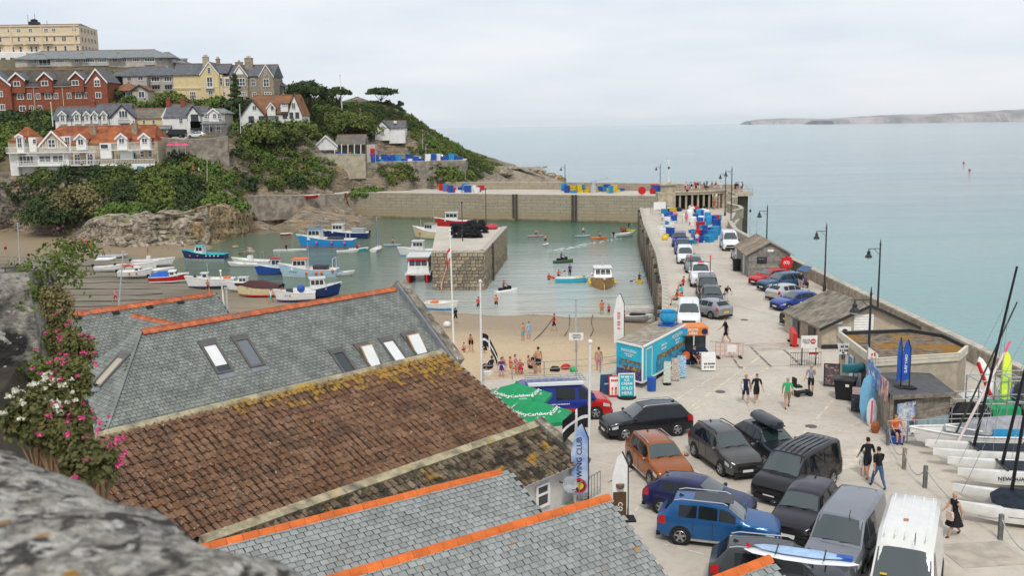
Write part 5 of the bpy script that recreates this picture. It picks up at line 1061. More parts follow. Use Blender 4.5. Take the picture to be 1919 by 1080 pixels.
WHEEL={}
def wheel_meshes(r):
    if r in WHEEL: return WHEEL[r]
    a=MB().lathe((0,0,0),[(r*.62,-.11),(r*.93,-.11),(r,-.075),(r,.075),(r*.93,.11),(r*.62,.11)],20,Matrix.Rotation(R(90),4,'X')).mesh('tyre',True,.6); a.materials.append(tyre)
    mb=MB().lathe((0,0,0),[(r*.6,.07),(r*.66,.115),(r*.62,.125),(r*.57,.09)],18,Matrix.Rotation(R(90),4,'X')); M_=Matrix.Rotation(R(90),4,'X')
    for k in range(5):
        q=2*math.pi*k/5; mb.add([(M_@Matrix.Rotation(q,4,'Z'))@Vector(p) for p in((-.05,0,.11),(.05,0,.11),(.035,r*.6,.115),(-.035,r*.6,.115),(-.05,0,.08),(.05,0,.08),(.035,r*.6,.08),(-.035,r*.6,.08))],[(0,1,2,3),(4,7,6,5),(0,4,5,1),(1,5,6,2),(2,6,7,3),(3,7,4,0)])
    mb.lathe((0,0,0),[(.0,.07),(.07,.07),(.06,.12),(.0,.12)],10,M_)
    b_=mb.mesh('rim'); b_.materials.append(alloy)
    c=MB().lathe((0,0,0),[(0,.02),(r*.6,.02),(r*.6,.05),(0,.05)],14,M_).mesh('brake_disc'); c.materials.append(trim)
    WHEEL[r]=(a,b_,c); return WHEEL[r]
def vehicle(kind,pm,label,loc,head,cat='car',name=None,dim=None,glz=None,rails=False,plate=None,group=None,sidewin=None,rimm=None,rearplate=True,roofm=None,cladding=False,t2=None):
    Ln,Wd,Ht=dim or DIM[kind]; pr=PROF[kind]; t=thing(name or {'van':'van','bigvan':'van','pickup':'pickup_truck'}.get(kind,'parked_car'),label,cat,loc,R(head),group)
    X=lambda q:Ln*(.5-q); hw=Wd/2
    def half(st,sg=1):
        q,zb,zl,zt,ws,wt=st; zb,zl,zt=zb*Ht,zl*Ht,zt*Ht; w_=hw*ws; x=X(q)
        wtp=min(w_*.98,hw*wt)
        return [(x,sg*w_*.86,zb),(x,sg*w_*.985,zb+.12*(zl-zb)),(x,sg*w_,zb+.55*(zl-zb)),(x,sg*w_*.985,zb+.86*(zl-zb)),(x,sg*w_*.955,zl),(x,sg*(wtp+ (w_*.955-wtp)*.08),zt-.10*(zt-zl)-.012),(x,sg*wtp*.86,zt-.012),(x,sg*wtp*.45,zt+.004)]
    fine=[]
    for a,b_ in zip(pr,pr[1:]):
        k=3 if b_[0]-a[0]>.06 else 1
        for i in range(k):
            q=i/k; fine.append(tuple(x*(1-q)+y*q for x,y in zip(a,b_)))
    fine.append(pr[-1])
    rings=[half(s_,1)+half(s_,-1)[::-1] for s_ in fine]
    body=MB().loft(rings).build('body',pm,t,True,.55)
    if t2:   # two-tone livery: faces behind a slanted line take the second paint
        body.data.materials.append(t2[0])
        for p in body.data.polygons:
            if t2[1](p.center): p.material_index=1
    ci=[i for i,s_ in enumerate(pr) if s_[3]-s_[2]>.15]; c0,c1=ci[0],ci[-1]; cowl,rf,rr=pr[c0-1],pr[c0],pr[c1]; rb=pr[c1+1] if c1+1<len(pr) else None
    def inter(q):
        for a,b_ in zip(pr,pr[1:]):
            if a[0]<=q<=b_[0]: k=(q-a[0])/(b_[0]-a[0]+1e-9); return tuple(x*(1-k)+y*k for x,y in zip(a,b_))
        return pr[-1]
    gz=glz or cglass
    def patch(nm,grid,off,m_):
        rows=len(grid); cols=len(grid[0]); mb=MB(); mb.v=[tuple(Vector(p)+Vector(off)) for r_ in grid for p in r_]; mb.f=[(i*cols+j,i*cols+j+1,(i+1)*cols+j+1,(i+1)*cols+j) for i in range(rows-1) for j in range(cols-1)]
        return mb.build(nm,m_,t,True,1.)
    def top(q,s_):  # s in -1..1 across the top strip between E points
        h_=half(inter(q)); E,F_,G=h_[5],h_[6],h_[7]; sg=1 if s_>=0 else -1; s_=abs(s_)
        pts_=[(0,(E[0],0,G[2]+.004)),(.45/.86*.86,(G[0],G[1],G[2])),(.86,F_),(1,E)]
        for (a,p),(b_,q2) in zip(pts_,pts_[1:]):
            if s_<=b_: k=(s_-a)/(b_-a); return (p[0],sg*(p[1]*(1-k)+q2[1]*k),p[2]*(1-k)+q2[2]*k)
        return (E[0],sg*E[1],E[2])
    nx_=Vector((.75,0,.66)); a,b_=cowl[0],rf[0]
    patch('windscreen',[[top(a+(b_-a)*k,s_) for s_ in(-.93,-.6,-.2,.2,.6,.93)] for k in(.1,.35,.6,.8,.93)],nx_*.014,glz or wsglass)
    if kind in('suv','hatch'):
        a,b_=rr[0],rb[0]; patch('rear_window',[[top(a+(b_-a)*k,s_) for s_ in(-.85,-.4,.4,.85)] for k in(.12,.5,.86)],Vector((-.7,0,.7))*.014,gz)
    elif kind in('van','bigvan'):
        for sg in(1,-1):
            MB().bx(-Ln/2-.012,-Ln/2+.02,sg*.08,sg*(hw*.66),Ht*.56,Ht*.86).build('rear_window',gz,t)
    elif kind=='pickup':
        patch('rear_window',[[top(rr[0]+(rb[0]-rr[0])*k,s_) for s_ in(-.8,0,.8)] for k in(.15,.85)],Vector((-.9,0,.2))*.02,gz)
        MB().bx(X(.97),X(.66),-hw*.8,hw*.8,Ht*.5,Ht*.632).build('load_bed',trim,t)
    def side(q,s_,sg):
        h_=half(inter(q),sg); D,E=Vector(h_[4]),Vector(h_[5]); return tuple(D.lerp(E,s_))
    if sidewin is None: sidewin={'suv':[(.35,.485),(.50,.655),(.67,.82)],'hatch':[(.36,.50),(.515,.68),(.695,.80)],'van':[(.235,.37),(.40,.63),(.66,.92)],'bigvan':[(.19,.31)],'pickup':[(.31,.43),(.445,.575)]}[kind]
    for sg in(1,-1):
        for a,b_ in sidewin:
            n_=4; patch('side_window',[[side(a+(b_-a)*k/n_,s_,sg) for s_ in(.1,.5,.9)] for k in range(n_+1)],(0,sg*.012,.004),gz)
    # wheels
    r=.35 if kind in('suv','van','bigvan','pickup') else .32; tm,rm,bm_=wheel_meshes(r)
    for q in((.19,.80) if kind!='bigvan' else (.165,.80)):
        for sg in(1,-1):
            MB().lathe((0,0,0),[(0,-.02),(r*1.17,-.02),(r*1.17,.02),(0,.02)],18,Matrix.Translation((X(q),sg*(hw*.985),r*1.03))@Matrix.Rotation(R(90),4,'X')).build('wheel_arch',trim,t)
            w_=link('wheel',tm,None,t); w_.location=(X(q),sg*(hw-.085),r); w_.rotation_euler=(0,0,R(0 if sg<0 else 180))
            a_=link('rim',rm,None,w_); link('brake_disc',bm_,None,w_)
            if rimm: a_.data=a_.data
    # lamps, plates, grille, mirrors
    zl=pr[1][2]*Ht; zf=pr[0][1]*Ht
    for sg in(1,-1):
        hp=[half(inter(q_),sg) for q_ in(.012,.05,.11)]
        g_=[[tuple(Vector(h_[3]).lerp(Vector(h_[2]),k)) for k in(0,.75)] for h_ in hp]; patch('headlight',g_,(.012,sg*.012,.012),lampw)
        hp=[half(inter(q_),sg) for q_ in((.985,.955,.925) if kind in('suv','hatch','pickup') else (.999,.992,.985))]
        g_=[[tuple(Vector(h_[4]).lerp(Vector(h_[2]),k)) for k in(-.05,.8)] for h_ in hp]; patch('tail_light',g_,(-.014,sg*.014,.006),lampr)
        if kind in('van','bigvan'): MB().box((-Ln/2+.0,sg*hw*.88,Ht*.42),(.05,.12,Ht*.16)).build('tail_light',lampr,t)
        q_=cowl[0]+(rf[0]-cowl[0])*.28; mp_=side(q_,.15,sg); MB().ell((mp_[0]+.02,mp_[1]+sg*.14,mp_[2]+.06),(.09,.13,.085),8,5).build('mirror',pm if kind not in('van','bigvan') else trim,t,True)
        MB().box((X(.53),sg*hw*.965,Ht*.16),(Ln*.44,.07,.09)).build('sill',trim if not cladding else chrome,t)
        if rails: MB().path([(X(.42),sg*hw*.66,Ht*.965),(X(.46),sg*hw*.67,Ht*1.015),(X(.8),sg*hw*.66,Ht*1.02),(X(.86),sg*hw*.64,Ht*.98)],.025,6).build('roof_rail',chrome if rails==1 else trim,t)
        for q_ in((.50,.66) if kind not in('bigvan',) else (.31,)):
            h_=half(inter(q_),sg); MB().box((X(q_),h_[3][1],h_[3][2]-.02),(.18,.03,.03)).build('door_handle',pm,t)
            p3=[Vector(half(inter(q_+.035),sg)[k]) for k in(1,2,3,4)]; MB().path([p+Vector((0,sg*.002,0)) for p in p3],.007,4).build('door_seam',trim,t)
    MB().box((Ln/2-.03,0,(zf+zl)/2-.02),(.10,Wd*.56,(zl-zf)*.42)).build('grille',trim,t); MB().box((Ln/2-.02,0,Ht*.17),(.14,Wd*.70,Ht*.10)).build('front_bumper',trim,t); MB().box((-Ln/2+.03,0,Ht*.19),(.14,Wd*.8,Ht*.10)).build('rear_bumper',trim,t)
    MB().box((Ln/2+.03,0,zf+.03),(.02,.5,.11)).build('number_plate',platew,t); MB().box((-Ln/2-.03,0,Ht*(.40 if kind in('suv','hatch') else .30)),(.03,.5,.11)).build('number_plate',platey,t)
    wb_=top(cowl[0]+.012,.5); MB().bar((wb_[0]+.01,-.45,wb_[2]+.03),(wb_[0]-.06,.1,wb_[2]+.05),.02).bar((wb_[0]+.01,.15,wb_[2]+.03),(wb_[0]-.06,.6,wb_[2]+.045),.02).build('wiper',trim,t)
    if kind in('suv','hatch'): MB().add([(X(.80),-.03,Ht*.985),(X(.84),-.03,Ht*.97),(X(.835),0,Ht*1.03),(X(.80),.03,Ht*.985),(X(.84),.03,Ht*.97)],[(0,1,2),(3,2,4),(0,2,3),(1,4,2)]).build('aerial_fin',trim,t)
    else: MB().tube((X(.30 if kind!='bigvan' else .24),.3,Ht*.95),(X(.33 if kind!='bigvan' else .27),.3,Ht*1.09),.012).build('aerial',trim,t)
    t['dims']=(Ln,Wd,Ht)
    return t
def mid(a,side_pt,head,wd):  # centre from a wheel-line midpoint on one side
    return a
def G(px,py): p=at(px,py,0); return (p.x,p.y,0)
pblk=paint('black',(.012,.013,.018)); pnavy=paint('navy',(.012,.016,.075)); pblu=paint('metal blue',(.018,.10,.27)); porg=paint('copper orange',(.36,.11,.03),.5); pgry=paint('graphite',(.10,.098,.095),.5); pdgr=paint('dark grey',(.05,.055,.06),.5); psil=paint('silver',(.34,.35,.37),.5); pwht=paint('white',(.74,.75,.76),0); pred=paint('red',(.50,.015,.012),.1); prb=paint('royal blue',(.012,.03,.24),.1); pmsil=paint('grey blue',(.24,.25,.28),.5)
# car park, positions from wheel contact points
V=vehicle
V('suv',pblk,'glossy black SUV facing left below the ice-cream signs',(6.75,49.3,0),193,dim=(4.55,1.88,1.62),rails=1)
V('suv',porg,'copper orange SUV with silver roof rails',(6.5,43.15,0),-77,dim=(4.3,1.85,1.68),rails=1,cladding=True)
V('suv',pgry,'graphite grey SUV parked beside the orange one',(9.75,44.4,0),-75,dim=(4.5,1.8,1.72),rails=2)
t=V('hatch',paint('dark teal black',(.016,.022,.030)),'dark car carrying a black roof box',(12.1,45.5,0),-76,dim=(4.3,1.8,1.5))
MB().loft([[(x,s_*w_*.5*k,z) for s_,k,z in((1,.8,1.60),(1,1,1.68),(1,.9,1.84),(1,.5,1.93),(-1,.5,1.93),(-1,.9,1.84),(-1,1,1.68),(-1,.8,1.60))] for x,w_ in((-1.25,.6),(-1.15,.85),(-.4,.92),(.5,.85),(.85,.6),(.95,.35))]).build('roof_box',mat('roof box plastic',(.03,.035,.042),.4,.05,3,coat=.3),t,True,.9)
MB().bar((-.6,-.6,1.55),(-.6,.6,1.55),.05).bar((.4,-.6,1.53),(.4,.6,1.53),.05).build('roof_bar',trim,t)
t=V('van',paint('gloss black van',(.014,.014,.017)),'glossy black van with dark tinted side windows',(12.15,41.0,0),-133,'van',dim=(4.9,1.92,1.96))
for k in range(5): MB().box((-.7,-.5+k*.25,1.975),(2.7,.05,.02)).build('roof_rib',pblk,t)
V('hatch',pnavy,'dark blue hatchback parked behind the bright blue SUV',(7.5,38.6,0),-30,dim=(4.35,1.82,1.5))
t=V('suv',pblu,'bright metallic blue SUV with panoramic roof',(7.75,35.9,0),-18,dim=(4.5,1.84,1.67),rails=1,cladding=True)
MB().box((-.2,0,1.672),(1.5,.95,.012)).build('glass_roof',cglass,t)
t=V('suv',pdgr,'dark grey estate SUV under the surfboards at the bottom',(8.95,31.65,0),-16,dim=(4.7,1.9,1.66),rails=1)
V('suv',paint('dark plum',(.018,.015,.022)),'dark crossover facing the camera beside the silver van',(11.35,37.1,0),-122,dim=(4.4,1.82,1.58))
V('van',pmsil,'silver grey van facing the camera',(12.0,34.2,0),-122,'van',dim=(5.0,2.0,1.98),sidewin=[(.235,.37),(.40,.60)])
t=V('bigvan',paint('work van white',(.72,.72,.68),0),'high-roofed white van at the bottom right',(13.0,31.2,0),-116,'van',dim=(5.9,2.1,2.55))
for k in range(5): MB().box((-.7,-.62+k*.31,2.545),(3.9,.05,.025)).build('roof_rib',pwht,t)
MB().box((-.2,-.1,2.56),(.22,.16,.015)).build('gull_mess',mat('rust stain',(.35,.2,.1),.9,.3,20),t); MB().box((2.02,-.55,1.53),(.16,.2,.012)).build('sticker',yellow,t)
# camper van in red and blue
t=V('van',pred,'red and blue van with white roof awning and ladder rack',(2.75,52.6,0),7,'van',dim=(5.0,2.0,2.0),t2=(prb,lambda c:c.x<1.35-(.95-c.z)*1.7 and c.z>.55 or (c.x<1.0 and c.z>1.1)),sidewin=[(.235,.37),(.41,.62)])
MB().box((-.6,-.86,2.06),(3.0,.22,.16)).build('awning_case',pwht,t)
rk_=MB()
for k in range(9): rk_.bar((-2.1+k*.4,-.6,2.14),(-2.1+k*.4,.75,2.14),.03)
for y in(-.6,-.15,.3,.75): rk_.bar((-2.1,y,2.14),(1.1,y,2.14),.03)
rk_.build('roof_rack',steel,t)
text('~9',.2,white,t,(-1.35,-1.02,1.45),(R(90),0,0),.004); text('~14',.09,white,t,(-1.35,-1.02,1.27),(R(90),0,0)); text('~24',.09,white,t,(-.5,-1.02,.95),(R(90),0,0))
# pier, harbour side
t=V('pickup',prb,'blue pickup near the blue crates on the pier',(21.9,129,0),-99,'pickup truck',dim=(5.2,1.86,1.8)); t2_=V('pickup',paint('blue two',(.02,.035,.22)),'royal blue pickup just behind the white van on the pier',(21.0,121.5,0),-98,'pickup truck',dim=(5.0,1.86,1.8))
for q in(t,t2_): MB().bar((-.6,-.7,1.85),(-.6,.7,1.85),.06).bar((-.6,-.8,1.0),(-.6,-.75,1.85),.06).bar((-.6,.8,1.0),(-.6,.75,1.85),.06).build('roll_bar',trim,q)
V('van',pwht,'small white van facing the camera on the pier edge',(19.9,113.3,0),-98,'van',dim=(4.4,1.85,1.85),sidewin=[(.235,.37)])
t=V('suv',paint('pewter',(.23,.24,.25)),'grey car between two white work vehicles on the pier',(19.6,106.2,0),-97)
t=V('pickup',pwht,'white tipper truck with orange roof beacon',(18.6,97.3,0),-98,'truck',name='tipper_truck',dim=(5.6,2.0,2.2))
MB().bar((.75,-.95,.8),(.75,-.95,2.75),.07).bar((.75,.95,.8),(.75,.95,2.75),.07).bar((.75,-.95,2.3),(.75,.95,2.3),.05).build('ladder_frame',trim,t); MB().box((.9,0,2.32),(.2,.55,.14)).build('beacon',red,t)
for sg in(1,-1): MB().box((.75,sg*.95,2.75),(.09,.1,.4)).build('marker_post',red,t)
V('van',pblk,'boxy black van in the row on the pier',(17.9,90.0,0),-98,'van',dim=(4.6,1.9,1.95))
V('suv',paint('dark black car',(.02,.021,.024)),'dark car nose-in behind the silver hatchback',(17.4,85.6,0),-98)
V('hatch',psil,'silver hatchback with red tail lights angled across the pier',(16.1,80.7,0),122,dim=(4.3,1.78,1.52))
V('van',pwht,'white van nearest the turquoise trailer',(14.0,77.6,0),-100,'van',dim=(4.4,1.85,1.85),sidewin=[(.235,.37)])
# pier, sea side
V('van',pwht,'long white van parked against the sea parapet',(27.4,124.5,0),-97,'van',dim=(5.3,2.0,2.3),sidewin=[(.235,.36)])
V('hatch',paint('pale silver',(.42,.43,.45)),'silver car seen from behind beside the stone hut',(26.5,114.3,0),84,dim=(4.4,1.8,1.45))
V('hatch',pred,'red car beside the hut with the red lifebuoy',(25.4,96.7,0),-152,dim=(4.4,1.8,1.5))
t=V('suv',paint('slate blue',(.035,.09,.17)),'steel blue SUV with its tailgate open on the pier',(25.6,93.2,0),-158,dim=(4.7,1.88,1.66)); MB().add([(-2.2,-.75,1.62),(-2.2,.75,1.62),(-2.95,.7,2.05),(-2.95,-.7,2.05)],[(0,1,2,3)]).build('tailgate',pblu,t)
V('hatch',paint('white silver',(.5,.51,.52)),'silver hatchback parked nose to the sea wall',(24.8,87.9,0),28,dim=(4.25,1.8,1.47))
V('hatch',paint('mid blue',(.03,.07,.3)),'blue hatchback right of the silver one',(24.1,83.4,0),-157,dim=(4.3,1.8,1.47))
V('hatch',pwht,'white car half hidden by the workshop roof',(24.8,79.8,0),-160,dim=(4.4,1.8,1.5))
V('suv',pblk,'black car tucked against the workshop wall',(23.2,76.4,0),20,dim=(4.4,1.8,1.55))
# vehicles on the hill
q=atd(329,258,236); V('van',pblk,'black van parked above the retaining wall on the hill',(q.x,q.y,q.z),180,'van'); q=atd(369,258,237); V('hatch',pwht,'white car parked beside the hillside cottage',(q.x,q.y,q.z),180)
q=atd(819,300,255); q.z=TZ; V('hatch',psil,'silver car on the terrace among blue tubs',(q.x,q.y,q.z),180)
# surfboards strapped on the trailer beside the grey estate
q=at(1500,1046,1.75); t=thing('surfboard_stack','white surfboards strapped to roof bars at the bottom edge','surfboards',(q.x,q.y,0),R(-22))
for k,(c,dz,dy,ln) in enumerate(((pwht,0,0,3.6),(mat('pale blue board',(.35,.5,.7),.4,.1,3),.13,.18,3.0))):
    MB().loft([[(x,dy+w_*s_,1.72+dz+h_*zz+.06*(abs(x)/1.8)**3) for s_,zz in((1,0),(.7,1),(-.7,1),(-1,0),(-.7,-.7),(.7,-.7))] for x,w_,h_ in((-ln/2,.02,.01),(-ln/2+.3,.2,.04),(-.5,.3,.06),(.5,.3,.06),(ln/2-.3,.16,.04),(ln/2,.02,.01))]).build('surfboard',c,t,True,.9)
MB().bar((-.8,-.5,1.62),(-.8,.6,1.62),.05).bar((.8,-.5,1.62),(.8,.6,1.62),.05).build('roof_bar',trim,t); MB().box((1.35,.2,1.86),(.5,.25,.1)).build('board_bag',blue,t); MB().add([(-1.75,0,1.86),(-1.55,0,1.86),(-1.72,0,2.06)],[(0,1,2)]).build('fin',red,t)
for x in(-.75,.75): MB().bar((x,-.35,1.9),(x,.5,1.92),.04,.01).build('strap',trim,t)
# ------------------------------------------------------------ people
def skin_pose(name,lean=0,lhip=0,lknee=0,rhip=0,rknee=0,lsh=(0,7),lel=10,rsh=(0,7),rel=10,pz=.95,turn=0):
    """one continuous body grown over a posed skeleton; faces +X; angles in degrees, forward positive"""
    J={}; V_=[];E_=[];Rr=[];bone=[]
    def add(p,r,par=None,b=None):
        V_.append(Vector(p)); Rr.append(r); i=len(V_)-1
        if par is not None: E_.append((par,i)); bone.append((par,i,b))
        return i
    la=R(lean); sp=Vector((math.sin(la),0,math.cos(la))); pel=Vector((0,0,pz)); p0=add(pel,.125)
    wst=add(pel+sp*.17,.115,p0,'torso'); ch=add(pel+sp*.38,.135,wst,'torso'); nk0=add(pel+sp*.51,.075,ch,'torso'); nk=add(pel+sp*.575,.05,nk0,'neck')
    hd=pel+sp*.575+Vector((math.sin(la*.4),0,math.cos(la*.4)))*.09; h1=add(hd,.075,nk,'head'); h2=add(hd+Vector((.012,0,.09)),.088,h1,'head'); h3=add(hd+Vector((.0,0,.16)),.06,h2,'head')
    hands=[]
    for sg,(fl,ab),el in((1,lsh,lel),(-1,rsh,rel)):
        s=pel+sp*.475+Vector((0,sg*.185,0)); si=add(s,.062,nk0,'torso'); f=R(fl)+la*.3; a=R(ab)
        d=Vector((math.sin(f)*math.cos(a),sg*math.sin(a),-math.cos(f)*math.cos(a))); e=s+d*.29; ei=add(e,.043,si,'uarm'); 
        f2=f+R(el); d2=Vector((math.sin(f2)*math.cos(a*.5),sg*math.sin(a)*.4,-math.cos(f2)*math.cos(a*.5))).normalized(); w_=e+d2*.25; wi=add(w_,.029,ei,'farm'); pa=add(w_+d2*.085,.034,wi,'hand'); hands.append((w_+d2*.07,d2,sg))
    for sg,hp,kn in((1,lhip,lknee),(-1,rhip,rknee)):
        h=pel+Vector((0,sg*.095,-.04)); hi=add(h,.098,p0,'hips'); f=R(hp); d=Vector((math.sin(f),sg*.03,-math.cos(f))); k=h+d*.43; mi=add(h.lerp(k,.5),.082,hi,'thigh'); ki=add(k,.058,mi,'thigh2')
        f2=f-R(kn); d2=Vector((math.sin(f2),0,-math.cos(f2))); c=add(k+d2*.16,.056,ki,'shin'); an=k+d2*.41; ai=add(an,.037,c,'shin'); ft=Vector((math.cos(f2*.5),0,math.sin(f2*.5)*.6)); add(an+Vector((0,0,-.03))+ft*.15,.036,ai,'foot')
    me=bpy.data.meshes.new('sk'); me.from_pydata(V_,E_,[]); ob=bpy.data.objects.new('sk',me); COL.objects.link(ob)
    md=ob.modifiers.new('s','SKIN'); md.use_smooth_shade=True; md.branch_smoothing=.4
    for i,sv in enumerate(me.skin_vertices[0].data): sv.radius=(Rr[i]*1.14,Rr[i]*1.14); sv.use_root=(i==0)
    ob.modifiers.new('u','SUBSURF').levels=1
    dg=bpy.context.evaluated_depsgraph_get(); out=bpy.data.meshes.new_from_object(ob.evaluated_get(dg)); bpy.data.objects.remove(ob)
    n0=len(out.polygons)
    cen=[p.center.copy() for p in out.polygons]
    vs=[v.co.copy() for v in out.vertices]; fs=[tuple(p.vertices) for p in out.polygons]; mi_=[]
    for c in cen:
        best=None
        for a,b_,nm in bone:
            A_,B_=V_[a],V_[b_]; d=B_-A_; t=max(0,min(1,(c-A_).dot(d)/d.length_squared)); q=A_+d*t; dist=(c-q).length-.6*(Rr[a]*(1-t)+Rr[b_]*t)
            if best is None or dist<best[0]: best=(dist,nm,t)
        nm=best[1]; k={'torso':1,'neck':0,'head':0,'uarm':6,'farm':0,'hand':0,'hips':2,'thigh':2,'thigh2':2 if best[2]<.55 else 3,'shin':3,'foot':4}[nm]
        if nm=='head' and (c.z>hd.z+.10 or (c.x<hd.x-.02 and c.z>hd.z-.0)): k=5
        if nm=='torso' and c.z<pel.z+.06 and lean<40: k=2
        mi_.append(k)
    # fingers, nose, ears, eyes
    mb=MB()
    for w_,d,sg in hands:
        n_=Vector((0,1,0)).cross(d).normalized(); 
        for q,(o_,l_) in enumerate(((-.03,.07),(-.01,.085),(.01,.08),(.028,.06))): a=w_+d*.06+n_*o_; mb.tube(a,a+d*l_*.6,.0085,n=5); mb.tube(a+d*l_*.6,a+d*l_+Vector((.012,-sg*.012,0)),.008,n=5)
        mb.tube(w_+d*.0-n_*-.03,w_+d*.05+n_*.055,.01,n=5)
    e_=hd+Vector((0,0,.07)); mb.ell(e_+Vector((.10,0,-.02)),(.018,.013,.022),6,4); mb.ell(e_+Vector((.0,.088,-.01)),(.02,.01,.03),6,4); mb.ell(e_+Vector((.0,-.088,-.01)),(.02,.01,.03),6,4); ns=len(mb.f)
    mb.ell(e_+Vector((.086,.032,.01)),(.008,.011,.007),6,4); mb.ell(e_+Vector((.086,-.032,.01)),(.008,.011,.007),6,4); mb.ell(e_+Vector((.086,0,-.062)),(.006,.022,.006),6,3)
    b0=len(vs); vs+=[Vector(v) for v in mb.v]; fs+=[tuple(i+b0 for i in f) for f in mb.f]; mi_+=[0]*ns+[5]*(len(mb.f)-ns)
    zmin=min(v.z for v in vs)
    m2=bpy.data.meshes.new(name); m2.from_pydata([v-Vector((0,0,zmin)) for v in vs],[],fs); m2.update(); m2.shade_smooth()
    for _ in range(7): m2.materials.append(None)
    m2.polygons.foreach_set('material_index',mi_); bpy.data.meshes.remove(out); return m2
POSE={'stand':skin_pose('body_stand',2,4,4,-2,2),'walk':skin_pose('body_walk',4,26,10,-18,18,(-24,10),14,(26,10),22),'walk2':skin_pose('body_walk2',3,-16,14,20,6,(20,12),16,(-18,12),10),'face':skin_pose('body_face',2,6,4,-4,3,(50,14),105,(12,14),40),'sit':skin_pose('body_sit',-6,82,80,86,84,(30,12),40,(34,12),40),'kneel':skin_pose('body_kneel',14,60,128,66,130,(50,14),40,(40,14),50),'paddle':skin_pose('body_paddle',12,18,26,10,20,(52,10),24,(40,16),30),'bent':skin_pose('body_bent',58,14,14,6,10,(28,10),14,(24,10),12),'row':skin_pose('body_row',10,78,60,80,62,(60,10),20,(60,10),20),'lie':skin_pose('body_crouch',24,104,128,110,132,(40,12),40,(30,12),50)}
skins=[mat('skin %d'%i,c,.6,.08,6) for i,c in enumerate([(.52,.30,.20),(.42,.22,.14),(.58,.36,.26)])]
cloth=lambda n_,c: mat('cloth '+n_,c,.85,.12,5)
CL={'black':cloth('black',(.014,.014,.017)),'navy':cloth('navy',(.015,.022,.06)),'white':cloth('white',(.7,.69,.66)),'green':cloth('green',(.04,.42,.16)),'khaki':cloth('khaki',(.30,.24,.15)),'denim':cloth('denim',(.06,.11,.22)),'grey':cloth('grey',(.30,.31,.34)),'red':cloth('red',(.5,.03,.03)),'orange':cloth('orange',(.7,.16,.05)),'aqua':cloth('aqua',(.08,.45,.5)),'purple':cloth('purple',(.09,.03,.18)),'pink':cloth('pink',(.65,.2,.3)),'lblue':cloth('lblue',(.3,.48,.65)),'yellow':cloth('yellow',(.7,.55,.08)),'brown':cloth('brown',(.10,.055,.03)),'blond':cloth('blond',(.45,.29,.13)),'dark':cloth('dark',(.02,.014,.01)),'ghair':cloth('ghair',(.35,.33,.31))}
def person(label,loc,head,pose='stand',top='black',bot='navy',legs=None,shoe='black',hair='dark',sleeve='top',s=1.0,sk=0,group=None):
    o=bpy.data.objects.new('person',POSE[pose]); COL.objects.link(o); o.location=loc; o.rotation_euler=(0,0,R(head)); o.scale=(s*1.03,)*3
    g=lambda k:skins[sk] if k in(None,'skin') else CL[k]
    for i,k in enumerate((None,top,bot,legs,shoe,hair,top if sleeve=='top' else sleeve)):
        o.material_slots[i].link='OBJECT'; o.material_slots[i].material=g(k)
    tag(o,label,'person',group); return o
def GZ(px,py,z): p=at(px,py,z); return (p.x,p.y,z)
def BZ(px,py):  # on the beach
    z=-4.
    for _ in range(6): p=at(px,py,z); z=max(min(beach_z(p.x,p.y),-.25),-6.2)
    return (p.x,p.y,z)
bag=lambda loc,m_,lb,rz=0: tag((lambda o:(setattr(o,'location',loc),setattr(o,'rotation_euler',(0,0,rz)),o)[2])(MB().loft([[(x,y*k,z) for x,y in((.05,.16),(-.05,.16),(-.05,-.16),(.05,-.16))] for z,k in((0,.8),(.12,1),(.3,.9),(.34,.7))]).path([(0,-.1,.32),(0,-.06,.6),(0,.06,.6),(0,.1,.32)],.012).build('shoulder_bag',m_)),lb,'bag')
person('woman in dark dress and white bag strap walking in the car park',G(1397,757),-95,'walk','navy','navy',None,'white','blond',None)
bag((at(1395,757).x-.2,at(1395,757).y-.15,.85),CL['white'],'white shoulder bag carried by the woman in the car park')
person('man in black T-shirt and shorts walking beside the woman in a dark dress',G(1417,757),-85,'walk2','black','black',None,'white','brown')
person('man in bright green T-shirt and khaki shorts',G(1475,765),-100,'walk2','green','khaki',None,'black','ghair',sk=0); 
person('man in grey T-shirt behind the mobility scooter, hand to face',G(1519,740),-120,'face','grey','black',None,'black','ghair')
person('large man in black strolling past the bollards on the pier',G(1360,643),180,'walk','black','black',None,None,'dark',s=1.06)
person('person in black top and pale trousers walking along the pier',G(1361,566),-90,'bent','black','white','white','black','ghair',s=1.05)
person('person dressed in red and white on the far pier road',G(1306,460),-90,'walk','white','red',None,'white','brown'); person('person in pink near the shelter end of the pier',G(1286,418),-90,'stand','pink','pink',None,'white','brown')
a=at(1645,915); person('man in black T-shirt and jeans walking away',(a.x,a.y,0),100,'walk','black','denim','denim','black','dark',s=1.06); a=at(1638,905); person('tall person in black T-shirt with white print beside the man in jeans',(a.x-.1,a.y+.6,0),95,'walk2','black','black',None,'brown','dark',s=1.06)
person('small child in white holding hands at the posts',G(1617,893),95,'stand','white','white',None,'white','blond',s=.66)
a=at(1787,1005); person('woman in black sundress with colourful tote bag',(a.x,a.y,0),-165,'walk','black','black',None,'brown','blond',None)
MB_=MB().lathe((0,0,0),[(.16,.95),(.2,.8),(.3,.55),(.34,.45)],12).build('dress_skirt',CL['black']); MB_.location=(a.x,a.y,0); tag(MB_,'black skirt of the woman walking with a tote bag','skirt')
bag((a.x-.28,a.y-.2,.72),mat('printed tote',(.6,.35,.3),.8,.5,18,col2=(.75,.68,.55)),'colourful printed tote bag of the woman in black',.4)
person('man sitting in a folding chair beside the booking kiosk',(at(1303,690).x,at(1303,690).y+.1,.05),-60,'sit','navy','navy',None,'brown','dark')
